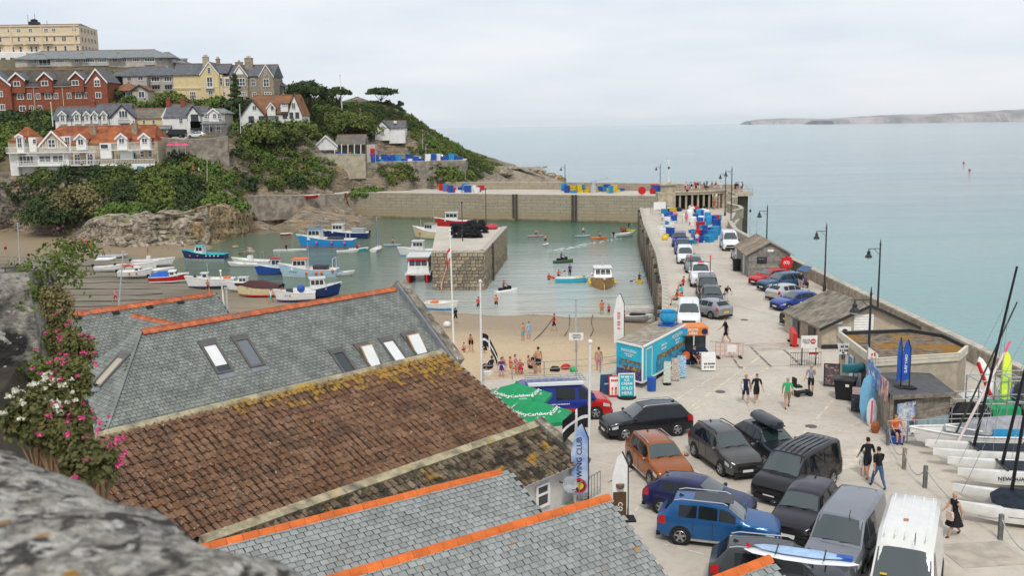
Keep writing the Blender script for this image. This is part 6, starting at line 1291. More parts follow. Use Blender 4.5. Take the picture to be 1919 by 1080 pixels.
for k,(px,py,ps,tp,bt,lb) in enumerate([(1280,545,'sit','red','black','person in red sitting on the pier edge'),(1277,562,'sit','aqua','navy','person in turquoise sitting on the pier edge'),(1281,577,'bent','orange','black','person in orange bending over on the pier edge'),(1268,572,'sit','navy','navy','person in navy crouched by the harbour rail'),(1500,545,'stand','black','grey','person at the open tailgate of the steel blue SUV'),(1512,552,'sit','black','khaki','person seated by the sea wall behind the steel blue SUV')]): person(lb,G(px,py),[180,200,190,170,-90,180][k],ps,tp,bt,None,'black','brown')
# beach
for px,py,h,ps,tp,bt,lb,s in [(1038,621,0,'walk','red','navy','man with red top and navy shorts on the middle of the beach',1),(980,640,-40,'stand',None,'aqua','boy in turquoise shorts on the sand',.9),(991,637,-60,'stand','lblue','lblue','woman in pale blue dress on the sand',.9),(883,660,-90,'bent',None,'black','bare-chested man leaning over a sandcastle',1),(1009,700,90,'stand',None,'black','woman in black shorts standing among the sunbathers',1),(854,606,120,'walk','black','black','person in black by the tall white flagpole',.95),(1128,592,90,'stand','orange','khaki','man with orange top standing at the water edge',1),(1141,592,100,'stand','red','navy','child in red at the water edge',.72),(866,662,30,'lie',None,'red','child crouching at the sandcastle',.7),(912,662,150,'lie','black','black','child in black sitting on the sand',.7),(928,668,150,'lie',None,'brown','child sitting on the sand beside the one in black',.65)]:
    person(lb,BZ(px,py),h,ps,tp,bt,None,None,'dark',s=s)
for i,(px,py,tp) in enumerate([(940,707,'purple'),(948,697,'white'),(967,700,'pink'),(976,704,'red'),(992,702,'black'),(1000,690,'black'),(921,703,'navy'),(1012,693,'brown'),(958,704,'orange')]): person(['purple-capped sunbather left of the crowd behind the railing','sunbather in white behind the purple cap','pink sunbather in the middle of the crowd','sunbather in red beside the pink one','sunbather in black at the right of the crowd','child in black behind the crowd','sunbather in navy at the far left of the crowd','sunbather in brown at the far right of the crowd','sunbather in orange in the middle of the crowd'][i],BZ(px,py),rnd(0,360),'lie' if i%2 else 'sit',None if i%3==1 else tp,tp,None,None,random.choice(['dark','blond','brown']),s=.9,sk=i%3,group='sunbathers behind the railing')
person('person in orange shorts standing at the beach rail post',BZ(1175,694),90,'stand',None,'black',None,None,'dark'); person('person behind the pale flagpole at the beach rail',BZ(1122,700),80,'stand',None,'pink',None,None,'dark')
# left beach and steps
for i,(px,py,tp,bt) in enumerate([(11,474,'pink','black'),(127,577,'navy','red'),(134,579,'pink','lblue'),(217,567,'pink','red'),(150,472,'black','black'),(158,472,'black','navy'),(165,486,'white','black'),(170,472,'orange','orange'),(155,462,'orange','red'),(163,460,'pink','red'),(277,474,'white','pink'),(343,468,'white','brown'),(92,556,'white','navy'),(508,568,'white','aqua'),(528,566,'pink','pink'),(390,548,'orange','brown')]):
    person(['person in pink at the far left of the sand','adult in navy beside a child near the slate roof','child in pink and blue beside the adult in navy','person in pink beside the tall grey post','person in black on the foreshore','second person in black on the foreshore','person in white top walking on the foreshore','person in orange on the foreshore','person in orange below the rock steps','person in pink below the rock steps','person in white below the pale rock','person by the cave mouth','person in white bending near the ivy wall','person in white top among the beached boats','person in pink among the beached boats','person by the beached white boat'][i],BZ(px,py),rnd(0,360),'walk' if i%2 else 'stand',tp,bt,None,None,'dark',s=1.0,sk=i%3)
for i,(px,py) in enumerate([(151,405),(141,417),(116,438),(125,434),(108,440)]): 
    p=atd(px,py,199); person(['person at the top of the cliff steps','person halfway down the cliff steps','person in white at the foot of the cliff steps','second person at the foot of the cliff steps','person in pink at the foot of the cliff steps'][i],(p.x,p.y-1.5,p.z),-90,'walk',['white','pink','white','pink','pink'][i],'navy',None,'white','brown')
for px,py,tp,lb in((365,326,'orange','person in orange on the cliff path'),(376,328,'white','person in white on the cliff path')): p=atd(px,py,207); person(lb,(p.x,p.y-1,p.z),0,'walk',tp,'navy',None,'white','brown')
# ------------------------------------------------------------ boats
def hull(t,L_,B_,h,sheer,hm,draft=.35,gm=None,band=None,inner=None,transom=.85,deck=.28):
    n=9; gun=[]; rings=[]; inn=[]
    for i in range(n):
        k=i/(n-1); x=-L_/2+L_*k; w_=B_/2*(transom+(1-transom)*min(1,k*2.2))*(1 if k<.5 else max(.03,(1-((k-.5)/.5)**2.2))); z=h+sheer*max(0,(k-.25)/.75)**2; d=draft*(1 if k<.75 else 1-((k-.75)/.25)**2*1.2); xr=x+ (.10*L_*((k-.7)/.3)**2 if k>.7 else 0)
        r_=[(xr,w_,z),(x+(xr-x)*.6,w_*.97,z*.55),(x+(xr-x)*.2,w_*.86,.05),(x,w_*.45,-d*.7),(x,0,-d)]; rings.append(r_+[(a,-b_,c) for a,b_,c in r_[-2::-1]]); gun.append((xr,w_,z)); inn.append((xr-.04 if k>.9 else xr,max(.02,w_-.07),z-deck))
    mb=MB().loft(rings,closed=False,caps=False); mb.add(rings[0],[tuple(range(len(rings[0])))])
    hb=mb.build('hull',hm,t,True,.5)
    MB().loft([[p,(q[0],q[1],q[2])] for p,q in zip(inn,[(a,-b_,c) for a,b_,c in inn])],closed=False,caps=False).build('deck',inner or offwhite,t)
    mb=MB()
    for sg in(1,-1):
        mb.path([(a,sg*b_,c) for a,b_,c in gun],.055,5)
        mb.loft([[(a,sg*b_,c),(q[0],sg*q[1],q[2])] for (a,b_,c),q in zip(gun,inn)],closed=False,caps=False)
    mb.tube((gun[0][0],gun[0][1],gun[0][2]),(gun[0][0],-gun[0][1],gun[0][2]),.05); mb.build('gunwale',gm or offwhite,t)
    if band:
        mb=MB()
        for sg in(1,-1): mb.loft([[(r_[2][0],sg*(r_[2][1]+.012),r_[2][2]+.1),(r_[2][0],sg*(r_[2][1]-.02),-.12)] for r_ in rings],closed=False,caps=False)
        mb.build('boot_stripe',band,t)
    return lambda x: next((a[2]*(1-(x-a[0])/(b_[0]-a[0]+1e-6))+b_[2]*((x-a[0])/(b_[0]-a[0]+1e-6)) for a,b_ in zip(gun,gun[1:]) if a[0]<=x<=b_[0]),h)
def cabin(t,x0,x1,w_,z0,z1,m_,roofm=None,rake=.25,nwin=3,front=True,ov=.1):
    xr=x1-rake; mb=MB().loft([[(x0,w_/2,z0),(x0,-w_/2,z0),(x1,-w_/2,z0),(x1,w_/2,z0)],[(x0+.03,w_/2*.93,z1),(x0+.03,-w_/2*.93,z1),(xr,-w_/2*.9,z1),(xr,w_/2*.9,z1)]]); c=mb.build('wheelhouse',m_,t)
    r_=MB().box(((x0+xr)/2+.05,0,z1+.04),(xr-x0+.25+ov,w_*.98+ov*.5,.09)).build('roof',roofm or m_,c)
    za,zb=z0+(z1-z0)*.48,z0+(z1-z0)*.88
    for sg in(1,-1):
        for i in range(nwin):
            a=x0+.12+(xr-x0-.1)*i/nwin; b_=a+(xr-x0-.1)/nwin-.1; MB().bx(a,b_,sg*w_/2*.965-.035,sg*w_/2*.965+.035,za,zb).build('window',glass,c)
    k=.68; xm=x1-rake*k
    for i in range(2 if w_<1.9 else 3):
        n_=2 if w_<1.9 else 3; a=-w_*.42+w_*.84*i/n_+.04; b_=-w_*.42+w_*.84*(i+1)/n_-.04
        MB().add([(x1-rake*.45+.02,a,za),(x1-rake*.45+.02,b_,za),(x1-rake*.9+.02,b_*.97,zb),(x1-rake*.9+.02,a*.97,zb)],[(0,1,2,3)]).build('windscreen',glass,c)
    return c
def mast(t,x,z0,h,r=.035,m_=None,ant=True):
    mb=MB().tube((x,0,z0),(x,0,z0+h),r,r*.5,6)
    if ant: mb.bar((x,-.35,z0+h*.7),(x,.35,z0+h*.7),.04); mb.tube((x,.3,z0+h*.7),(x,.3,z0+h*1.0),.012)
    mb.build('mast',m_ or greypole,t)
def fenders(t,pts,m_,r=.16):
    for x,y,z in pts: MB().ell((x,y,z),(r,r,r*1.25),8,6).build('fender',m_,t,True)
def outboard(t,x,z=.35):
    MB().box((x-.2,0,z+.35),(.34,.3,.42)).tube((x-.2,0,z+.2),(x-.16,0,z-.5),.07,.05).build('outboard_motor',black,t)
def rail(t,pts,h=.5,m_=None):
    mb=MB(); mb.path([(a,b_,c+h) for a,b_,c in pts],.02,4)
    for a,b_,c in pts: mb.tube((a,b_,c),(a,b_,c+h),.018,n=4)
    mb.build('guard_rail',m_ or steel,t)
def boat(label,px,py,head,L_,B_,h,sheer,hm,z=SEA,name='fishing_boat',tilt=0,**kw):
    p=at(px,py,z); t=thing(name,label,'boat',(p.x,p.y,z),R(head)); t.rotation_euler=(R(tilt),0,R(head)); t['f']=0; t.pop('f') if hasattr(t,'pop') else None
    f=hull(t,L_,B_,h,sheer,hm,**kw); return t,f
hw_=mat('boat white',(.72,.72,.70),.35,.06,3,coat=.3); hb_=mat('boat bright blue',(.02,.27,.62),.35,.06,3,coat=.3); hnav=mat('boat navy',(.012,.03,.12),.35,.06,3,coat=.3); hroy=mat('boat royal blue',(.02,.07,.3),.35,.06,3,coat=.3); hpale=mat('boat pale blue',(.42,.58,.68),.35,.06,3,coat=.3); hred=mat('boat red',(.5,.02,.02),.35,.06,3,coat=.3); hcr=mat('boat cream',(.68,.58,.36),.4,.06,3,coat=.3); hturq=mat('boat turquoise',(.04,.42,.55),.35,.06,3,coat=.3); hgold=mat('varnished hull',(.40,.19,.03),.35,.15,3,coat=.3); hmar=mat('maroon canvas',(.07,.025,.03),.7,.1,3); hgrey=mat('rubber tube grey',(.36,.37,.39),.6,.08,3)
t,f=boat('large bright blue fishing boat with white wheelhouse moored at the back',615,461,172,10,3.3,1.25,.9,hb_,gm=hw_,band=hred); cabin(t,1.2,3.6,2.2,1.2,3.1,hw_,hb_); mast(t,1.0,3.1,2.2); rail(t,[(4.9,.6,2.0),(5.4,0,2.1),(4.9,-.6,2.0),(3.4,-1.5,1.8)],.8,hw_); rail(t,[(3.4,1.5,1.8),(4.9,.6,2.0)],.8,hw_); fenders(t,[(1.6,1.66,.75),(-1.2,1.7,.75),(-3.6,1.68,.7),(1.6,-1.66,.75),(-1.2,-1.7,.75)],pink,.22); MB().box((-1.5,0,1.35),(2.6,1.6,.6)).build('net_bin',mat('dark net',(.05,.06,.07),.9,.4,9),t); MB().tube((-3.8,-1.2,1),(-3.8,-1.2,2.8),.05).tube((-3.8,1.2,1),(-3.8,1.2,2.8),.05).tube((-3.8,-1.2,2.8),(-3.8,1.2,2.8),.05).build('gantry',hw_,t); MB().box((0,0,1.3),(.6,1.2,.35)).build('fish_box',orange,t)
t,f=boat('dark blue work boat moored behind the bright blue one',652,446,175,8.5,3,1.1,.6,hnav,gm=hw_); cabin(t,.8,3.0,2,1.1,2.7,hw_); mast(t,.6,2.7,2.2); rail(t,[(-4,1.3,1.1),(-1,1.45,1.1),(-1,1.45,1.1)],.9,hw_); MB().box((-2.2,0,1.5),(2.4,1.6,.8)).build('gear_stack',hgrey,t); outboard(t,-4.2,.9)
t,f=boat('navy boat with turquoise deck near the left rocks',386,485,172,7.2,2.4,.85,.8,hnav,gm=aqua,inner=aqua,band=hw_); cabin(t,.2,1.9,1.5,.7,2.2,hw_,aqua,.5,2); fenders(t,[(2.3,1.1,.6),(.9,1.2,.6),(2.3,-1.1,.6)],orange,.14)
for k in range(4): fenders(t,[(-.6-k*.7,1.2,.6),(-.6-k*.7,-1.2,.6)],hw_,.12)
t,f=boat('pale open boat with white console among the moorings',474,495,170,6,2.1,.6,.45,hw_); MB().box((.4,0,.95),(.7,.7,.9)).build('console',hw_,t); MB().tube((-1.6,-.7,.5),(-1.6,-.6,1.9),.03).tube((-1.6,.7,.5),(-1.6,.6,1.9),.03).tube((-1.6,.6,1.9),(-1.6,-.6,1.9),.03).build('arch',steel,t); outboard(t,-3,.5); fenders(t,[(1.2,-1.,.45),(1.2,1.,.45)],yellow,.14)
t,f=boat('narrow white skiff tied beside the pale open boat',456,499,172,4.2,1.5,.4,.3,hw_,name='skiff'); MB().box((0,0,.32),(.3,1.2,.05)).build('thwart',wood,t)
t,f=boat('royal blue boat with red canopy top moored in the middle',521,513,188,5.8,2.3,.95,.6,hroy,gm=hw_); cabin(t,-.4,1.3,1.8,.8,2.3,mat('cabin pale blue',(.5,.58,.65),.4,.05),hred,.5,2); mast(t,-.3,2.3,1.6); fenders(t,[(-.6,1.2,.6),(-.6,-1.2,.6)],orange,.2)
t,f=boat('pale blue fishing boat with white wheelhouse and orange fenders',582,517,176,8,2.8,1.0,.9,hpale,gm=hw_,band=hw_); cabin(t,.4,2.6,2.0,.95,2.5,hw_,orange,.3,3); mast(t,.2,2.5,2.4); fenders(t,[(.2,1.45,.6),(-1.2,1.45,.6),(-2,1.45,.6),(-3.6,1.3,.9),(.2,-1.45,.6),(-1.2,-1.45,.6)],orange,.2); MB().box((-1.6,0,1.25),(2,1.6,.6)).build('gear_stack',mat('dark gear',(.06,.05,.06),.8,.4,8),t); MB().path([(-3.6,-1.1,1),(-3.6,-1.1,2.6),(-3.6,1.1,2.6),(-3.6,1.1,1)],.04).build('gantry',hw_,t); text('FY 818',.42,CL['black'],t,(2.2,1.42,.72),(R(88),0,R(168))); 
t,f=boat('small white tender beside the pale blue fishing boat',640,516,15,3.2,1.4,.4,.2,hw_,name='dinghy'); MB().box((-.2,0,.42),(1,.6,.08)).build('cover',blue,t)
t,f=boat('slim white canoe-like skiff moored below the bright blue boat',650,474,8,3.4,1.2,.35,.2,hw_,name='skiff',inner=wood); t,f=boat('teal tender moored at the stern of the bright blue boat',671,470,10,3,1.3,.35,.2,hturq,name='dinghy')
t,f=boat('tiny orange moored tender behind the blue boats',536,441,5,2.2,1.2,.35,.1,hred,name='dinghy')
t,f=boat('white flat-topped tender with black outboard in the middle water',541,471,5,5.2,1.2,.25,.1,hw_,name='skiff'); outboard(t,-.2,.5)
# sailing dinghy
t,f=boat('small sailing dinghy with furled blue sail',706,470,80,4,1.4,.4,.2,hw_,name='sailing_dinghy'); MB().tube((.4,0,.3),(.6,0,6),.04,.025).build('mast',hw_,t); MB().loft([[(.35,.06,1),(.25,-.06,1),(-.1,0,1)],[(.5,.05,3.6),(.4,-.05,3.6),(.15,0,3.6)],[(.55,.02,5.4),(.5,-.02,5.4),(.48,0,5.4)]]).build('furled_sail',mat('blue sail',(.1,.25,.4),.7,.1),t)
# beached on the left: bottoms rest on the sand
def bz(px,py): return BZ(px,py)[2]
def bboat(lb,px,py,head,L_,B_,h,sh,hm,tilt=0,**kw):
    q=BZ(px,py); p=Vector(q); t=thing(kw.pop('name','beached_boat'),lb,'boat',(p.x,p.y,p.z+.33),R(head)); t.rotation_euler=(R(tilt),0,R(head)); return t,hull(t,L_,B_,h,sh,hm,**kw)
t,f=bboat('red boat with blue canvas cover and white cuddy on the sand',315,530,10,4.9,1.9,.65,.35,hred,4,gm=hw_,band=hw_); MB().loft([[(x,w_*s_,z) for s_,z in((1,.65),(.5,zt),(-.5,zt),(-1,.65))] for x,w_,zt in((-2.3,.8,.8),(-1.2,.9,1.3),(.3,.9,1.35))]).build('canvas_cover',mat('blue canvas',(.02,.11,.45),.75,.1,3),t,True); cabin(t,.3,1.5,1.4,.65,1.3,hw_,None,.5,1); outboard(t,-2.4,.4)
t,f=bboat('white motor boat with red and white stripes beached behind the red boat',255,508,10,5.6,2,.7,.35,hw_,-3); MB().box((-1.4,0,.62),(2,2.04,.24)).build('stripe',hred,t); outboard(t,-2.8,.4); fenders(t,[(-1.5,-1.05,.5),(-.3,-1.05,.5),(.8,-1.0,.5)],orange,.14)
t,f=bboat('white cuddy boat nearest the grey post on the sand',252,521,8,4.4,1.8,.7,.3,hw_,3); cabin(t,.2,1.2,1.3,.6,1.2,hw_,None,.4,1); outboard(t,-2.2,.4); fenders(t,[(-.5,-.95,.5),(.5,-.95,.5)],orange,.13)
t,f=bboat('white centre-console boat pointing at the water',285,500,8,6,2,.7,.35,hw_,2,inner=hgrey); MB().box((-.4,0,1.),(.6,.7,.8)).build('console',hw_,t); outboard(t,-3,.45)
t,f=bboat('low white boat with black outboard at the left of the beached group',205,510,12,4.2,1.7,.55,.25,hw_,-2); outboard(t,-2.1,.4)
t,f=bboat('small white boat behind the red one with an outboard arch',292,518,6,4.6,1.8,.65,.3,hw_,2); MB().path([(-.8,-.7,.6),(-.8,-.6,1.5),(-.8,.6,1.5),(-.8,.7,.6)],.04).build('arch',hw_,t); outboard(t,-2.2,.4)
for lb,px,py,m_ in(('grey inflatable lying on the sand',212,483,hgrey),('small pale inflatable beside the grey one',198,489,hw_)):
    q=BZ(px,py); t=thing('inflatable',lb,'boat',(q[0],q[1],q[2]+.15),R(5)); L2=2.3 if m_==hgrey else 1.5; MB().path([(-L2,-.6,.1),(L2*.6,-.6,.12),(L2,-.2,.3),(L2,.2,.3),(L2*.6,.6,.12),(-L2,.6,.1)],.22,8).build('tube',m_,t,True); MB().bx(-L2,L2*.7,-.5,.5,-.08,0).build('floor',hgrey,t)
t,f=bboat('white open fishing boat with navy bottom, stern to the slate ridge',398,540,188,6,2.2,.95,.5,hw_,0,band=hnav); cabin(t,.5,1.5,1.2,.85,1.75,hw_,None,.3,1); mast(t,.5,1.7,1.5); MB().box((-2,0,.95),(.8,1.2,.4)).build('net_bin',orange,t); outboard(t,2.4,.9)
t,f=bboat('cream boat under a dark maroon cover on the sand',489,556,175,5.6,2.2,.95,.45,hcr,-3,gm=hmar,band=hred); MB().loft([[(x,w_*s_,z) for s_,z in((1,.9),(.4,zt),(-.4,zt),(-1,.9))] for x,w_,zt in((-2.6,1.,1.2),(-.5,1.1,1.7),(1.4,.9,1.75),(2.3,.4,1.4))]).build('canvas_cover',hmar,t,True); fenders(t,[(-1.8,1.1,.45),(-1.8,-1.1,.45)],orange,.16); outboard(t,-2.8,.8)
t,f=bboat('white cabin cruiser behind the covered cream boat',462,547,182,4.6,1.9,.8,.35,hw_,2); cabin(t,-.2,1.4,1.4,.75,1.6,hw_,None,.6,2)
t,f=bboat('navy and white fishing boat with wheelhouse beside the ridge',588,560,14,6,2.3,.95,.7,hnav,0,gm=hw_); cabin(t,-.4,1.6,1.8,.9,2.3,hw_,None,.3,3); rail(t,[(2.6,-.7,1.5),(3.1,0,1.6),(2.6,.7,1.5)],.6); mast(t,-.6,2.3,1.6)
t,f=bboat('white registered fishing boat FY 8 with blue net drum',556,566,190,4.6,2.1,.85,.5,hw_,0,band=hnav); MB().ell((-.6,0,1.3),(.5,.5,.5)).build('net_drum',blue,t,True); MB().box((.8,0,1.1),(.8,1.,.5)).build('gear_stack',mat('dark gear2',(.06,.07,.09),.8,.4,8),t); text('FY 8',.4,CL['black'],t,(1.0,1.04,.6),(R(85),0,R(175)))
t,f=bboat('white and blue dinghy at the water edge right of the gable',826,582,-20,3.8,1.6,.6,.3,hw_,3,band=hb_,name='dinghy'); MB().box((-.8,0,.6),(.7,.9,.3)).build('buoy_bag',orange,t)
t,f=bboat('pale wooden punt lying by the pier foot',1208,590,-6,4.4,1.5,.45,.25,offwhite,8,inner=wood,name='punt'); t,f=bboat('dark inflatable with red buoy lying by the pier foot',1191,604,-15,3,1.5,.45,.1,hgrey,0,name='dinghy',inner=black); fenders(t,[(-1.2,-.6,.5)],red,.22); MB().box((.2,0,.5),(1.6,1,.25)).build('gear_stack',black,t)
q=BZ(838,614); t=thing('buoy','small white mooring buoy on the sand by the gable','buoy',q); MB().ell((0,0,.3),(.4,.4,.33),10,6).build('float',hw_,t,True); MB().tube((0,0,.5),(0,0,.75),.05).build('eye',steel,t)
# moored along the jetty
t,f=boat('red-hulled trawler with white wheelhouse behind the jetty',853,424,178,7.5,2.8,1.2,.8,hred,gm=hw_,band=hw_); cabin(t,-.6,2.2,2.2,1.2,3.,hw_,None,.3,3); mast(t,-.4,3,1.6); fenders(t,[(2.5,-1.2,.8),(-1,-1.4,.7)],hw_,.25)
t,f=boat('cream wooden fishing boat with varnished wheelhouse beside the jetty',812,446,150,8,2.9,1.3,.9,hcr,gm=hw_); cabin(t,-.4,1.6,1.9,1.2,2.8,hw_,hgold,.2,3); mast(t,-.2,2.8,3.2); fenders(t,[(2.4,1.2,1.0)],orange,.2)
t,f=boat('white boat with blue waterline tied at the jetty corner',788,478,175,6.6,2.4,.9,.5,hw_,band=hb_); cabin(t,-.6,1.6,1.8,.9,2.4,hw_,None,.5,3); mast(t,-.2,2.4,3.6)
t=thing('catamaran_ferry','red and white catamaran passenger boat facing the camera at the jetty','boat',GZ(787,524,SEA),R(-90))
for sg in(1,-1): MB().loft([[(x,sg*1.25+y*w_,z) for y,z in((.5,1.15),(-.5,1.15),(-.4,.2),(0,-.3),(.4,.2))] for x,w_ in((-3.8,.9),(0,1),(2.6,.9),(3.6,.25))]).build('hull',hred,t,True,.6)
MB().box((-.3,0,1.2),(7,3.5,.25)).build('deck',hw_,t); cabin(t,-2.6,2.4,3.0,1.3,3.3,hw_,hw_,.5,5); MB().box((-.2,0,3.5),(5,3.2,.12)).build('canopy',hw_,t); MB().box((2.2,0,3.1),(.1,2.9,.2)).build('name_board',hred,t); rail(t,[(-3.4,1.6,1.3),(2.6,1.6,1.3),(3.2,0,1.3),(2.6,-1.6,1.3),(-3.4,-1.6,1.3)],.8)
# in the inner harbour
t,f=boat('varnished brown-hulled boat with white cuddy facing the beach',1129,536,-92,6.8,3.1,1.15,.55,hgold,gm=hw_,draft=.5,inner=hw_); cabin(t,-1.4,1.8,2.4,1.1,2.5,hw_,hw_,.9,3); mast(t,-.6,2.5,1.8,.05); rail(t,[(1.6,1.2,1.4),(2.8,.6,1.6),(3.2,0,1.7),(2.8,-.6,1.6),(1.6,-1.2,1.4)],.5,hw_); fenders(t,[(.6,1.65,.5),(.6,-1.65,.5),(-1,1.65,.5),(-1,-1.65,.5)],yellow,.22); MB().tube((3.3,0,1.5),(4.4,0,-.2),.02).build('mooring_line',hw_,t)
t,f=boat('turquoise rowing boat with white gunwale in the inner harbour',1070,529,-8,4.2,1.7,.6,.2,hturq,gm=hw_,inner=hw_,name='rowing_boat'); MB().bar((-.6,-.7,.45),(-.6,.7,.45),.22,.04).bar((.7,-.7,.45),(.7,.7,.45),.22,.04).build('thwart',hw_,t); MB().box((.9,0,.6),(.5,.5,.3)).build('bag',yellow,t); outboard(t,2.0,.3)
p=at(1068,524,SEA); person('person in purple standing in the turquoise rowing boat',(p.x,p.y,SEA+.35),-90,'stand','purple','black','black','black','dark')
def jetski(lb,px,py,head,m_,rider):
    p=at(px,py,SEA); t=thing('jet_ski',lb,'jet ski',(p.x,p.y,SEA),R(head)); MB().loft([[(x,y*w_,z*h_) for y,z in((.5,.35),(.35,.5),(-.35,.5),(-.5,.35),(-.4,-.1),(.4,-.1))] for x,w_,h_ in((-1.5,1,.8),(0,1.1,1),(.9,.8,1.1),(1.6,.15,1.2))]).build('hull',m_,t,True,.7); MB().box((-.4,0,.6),(1.2,.35,.3)).build('seat',black,t); MB().box((.5,0,.75),(.4,.45,.4)).bar((.3,-.4,1.0),(.3,.4,1.0),.05).build('handlebar',black,t)
    o=person(rider[0],(p.x-.35*math.cos(R(head)),p.y-.35*math.sin(R(head)),SEA+.55),head,'row',rider[1],'black','black','black','dark'); o.location.z=SEA+.35; return t
jetski('white jet ski with rider in red near the beach',948,550,25,hw_,('rider in red on the white jet ski','red')); jetski('green and black jet ski in the middle of the harbour',1055,493,12,mat('dark green hull',(.05,.09,.05),.4,.1),('rider in purple on the green jet ski','purple'))
t,f=boat('red-crewed inflatable speeding at the head of a white wake',1168,443,30,4.4,1.8,.5,.3,hw_,name='speedboat',inner=black); outboard(t,-2.1,.4)
for k in range(3): p=at(1164+k*4,441,SEA); person('crew member in red aboard the speeding inflatable',(p.x,p.y,SEA+.3),30,'sit','red','black','black','black','dark',group='speedboat crew')
# wake of foam
mb=MB(); a=at(1160,446,SEA); b_=at(1010,476,SEA); wk=[]
for i in range(60):
    t_=random.random()**.8; c=a.lerp(b_,t_); s=.12+.28*t_; mb.ell((c.x+rnd(-1,1)*(.35+.9*t_),c.y+rnd(-1,1)*(.5+1.2*t_),SEA-.01),(s*1.6,s,.035*(1.2-t_)),7,4)
o=mb.build('wake_foam',mat('sea foam',(.52,.58,.58),.6,.08,4)); tag(o,'streak of white wake foam behind the inflatable','foam',kind='stuff')
def board(lb,px,py,head,m_,pl,pose='paddle',cat='paddleboard',top=None,ln=3.2):
    p=at(px,py,SEA); t=thing('paddleboard' if cat=='paddleboard' else 'kayak',lb,cat,(p.x,p.y,SEA),R(head)); wd=.42 if cat=='paddleboard' else .38; hh=.09 if cat=='paddleboard' else .22
    MB().loft([[(x,y*w_*wd,z*hh+.06+.08*(abs(x)/ln*2)**3) for y,z in((1,.3),(.7,1),(-.7,1),(-1,.3),(-.6,-1),(.6,-1))] for x,w_ in((-ln/2,.1),(-ln/2+.3,.7),(0,1),(ln/2-.5,.75),(ln/2,.08))]).build('board' if cat=='paddleboard' else 'hull',m_,t,True,.8)
    z0=SEA+(.13 if pose in('paddle','stand','walk') else (.1 if pose=='kneel' else -.02)); person(pl,(p.x,p.y,z0),head,pose,top,'black',None,None,'dark')
    pd=thing('paddle','paddle of the '+pl,'paddle',(p.x+.25*math.cos(R(head)),p.y+.25*math.sin(R(head)),SEA),R(head)+1.57)
    if pose in('paddle','stand'): MB().tube((0,-.3,.0),(0,.1,1.7),.018).build('shaft',black,pd); MB().box((0,-.36,-.1),(.18,.04,.4)).build('blade',hw_,pd)
    else: MB().tube((-1.1,0,.35),(1.1,0,.95),.018).build('shaft',black,pd); MB().box((-1.2,0,.3),(.4,.03,.17)).box((1.2,0,1.),(.4,.03,.17)).build('blade',black,pd)
board('white paddleboard with a standing bather',1022,459,70,hw_,'bare-backed paddler on the white board',ln=3.); board('pale paddleboard with a paddler in white',1092,443,20,hpale,'paddler in a white top',top='white'); board('pink paddleboard at the far left of the harbour',1003,443,10,mat('pink board',(.7,.3,.45),.4,.05),'kneeling paddler on the pink board','kneel'); board('orange sit-on kayak in the middle distance',1122,447,10,orange,'kayaker on the orange kayak','row','kayak'); board('yellow and white paddleboard under the pier wall',1178,433,15,yellow,'paddler in black by the pier wall',top='black'); board('yellow kayak near the pier fenders',1198,530,-80,yellow,'kayaker in black with a wide paddle','row','kayak','black',2.6); board('orange kayak beside the turquoise rowing boat',1046,523,-40,orange,'kayaker in orange beside the turquoise boat','row','kayak','orange',2.6)
board('pale blue paddleboard near the sailing dinghy',735,460,5,hpale,'paddler on the pale blue board beyond the jetty','kneel'); board('green kayak beside the sailing dinghy',668,470,5,green,'kayaker in the green kayak','row','kayak','red')
for lb,px,py,tp in(('swimmer in a red vest beside the orange kayak',1029,524,'red'),): p=at(px,py,SEA); person(lb,(p.x,p.y,SEA-.9),-90,'stand',tp,'black')
for lb,px,py,tp,dz in(('wader in a red vest by the white pole',897,575,'red',.55),('wader in orange and navy near the jet ski',930,571,'orange',.55)): p=at(px,py,SEA); person(lb,(p.x,p.y,SEA-dz),100,'walk',tp,'navy','navy','navy','dark')
for lb,px,py,m_ in(('white mooring buoy against the pier wall',1229,507,hw_),('yellow mooring buoy hanging on the pier rail',1246,450,yellow),('red distant marker buoy',1806,306,red),('second red distant marker buoy',1817,320,red)):
    p=at(px,py,SEA if px>1300 or px<1240 else 0); t=thing('buoy',lb,'buoy',p); s=.45 if px<1300 else .5; MB().ell((0,0,s*.6),(s,s,s),10,7).build('float',m_,t,True); MB().tube((0,0,s),(0,0,s*2),.05).build('eye',steel,t)
# ------------------------------------------------------------ quay buildings
def wpart(t,name,m_,mb): return mb.build(name,m_,t,world=True)
def fr(o,x,y,z=0): return Vector((x,y,z))
sandst=mat('shelter stone',(.42,.36,.26),.9,.2,1.2,.4,6); deepd=mat('shelter shade paint',(.035,.035,.035),.9,.2,2)
# curved shelter at the pier end
t=thing('pier_shelter','curved stone shelter with columns at the end of the pier','shelter',(33,184,0))
cx,cy=30.5,199.5; ro=16.5; arc=[(cx+ro*math.sin(a),cy-ro*math.cos(a)) for a in [R(x) for x in range(-2,39,4)]]; arci=[(cx+(ro-4)*math.sin(a),cy-(ro-4)*math.cos(a)) for a in [R(x) for x in range(-2,39,4)]]
wpart(t,'back_wall',sandst,MB().loft([[(*q,0),(*q,3.1),(q[0]+.2,q[1]+.6,3.1),(q[0]+.2,q[1]+.6,0)] for q in arci]))
wpart(t,'interior_shade_sheet',deepd,MB().loft([[(q[0],q[1]-.9,0.02),(q[0],q[1]-.9,2.7),(q[0],q[1]-.8,2.7),(q[0],q[1]-.8,0.02)] for q in arci]))  # dark sheet added for the shade under the roof
wpart(t,'roof_terrace',sandst,MB().loft([[(*p,2.75),(*p,3.2),(*q,3.2),(*q,2.75)] for p,q in zip([(cx+(ro+.4)*math.sin(R(x)),cy-(ro+.4)*math.cos(R(x))) for x in range(-2,39,4)],arci)]))
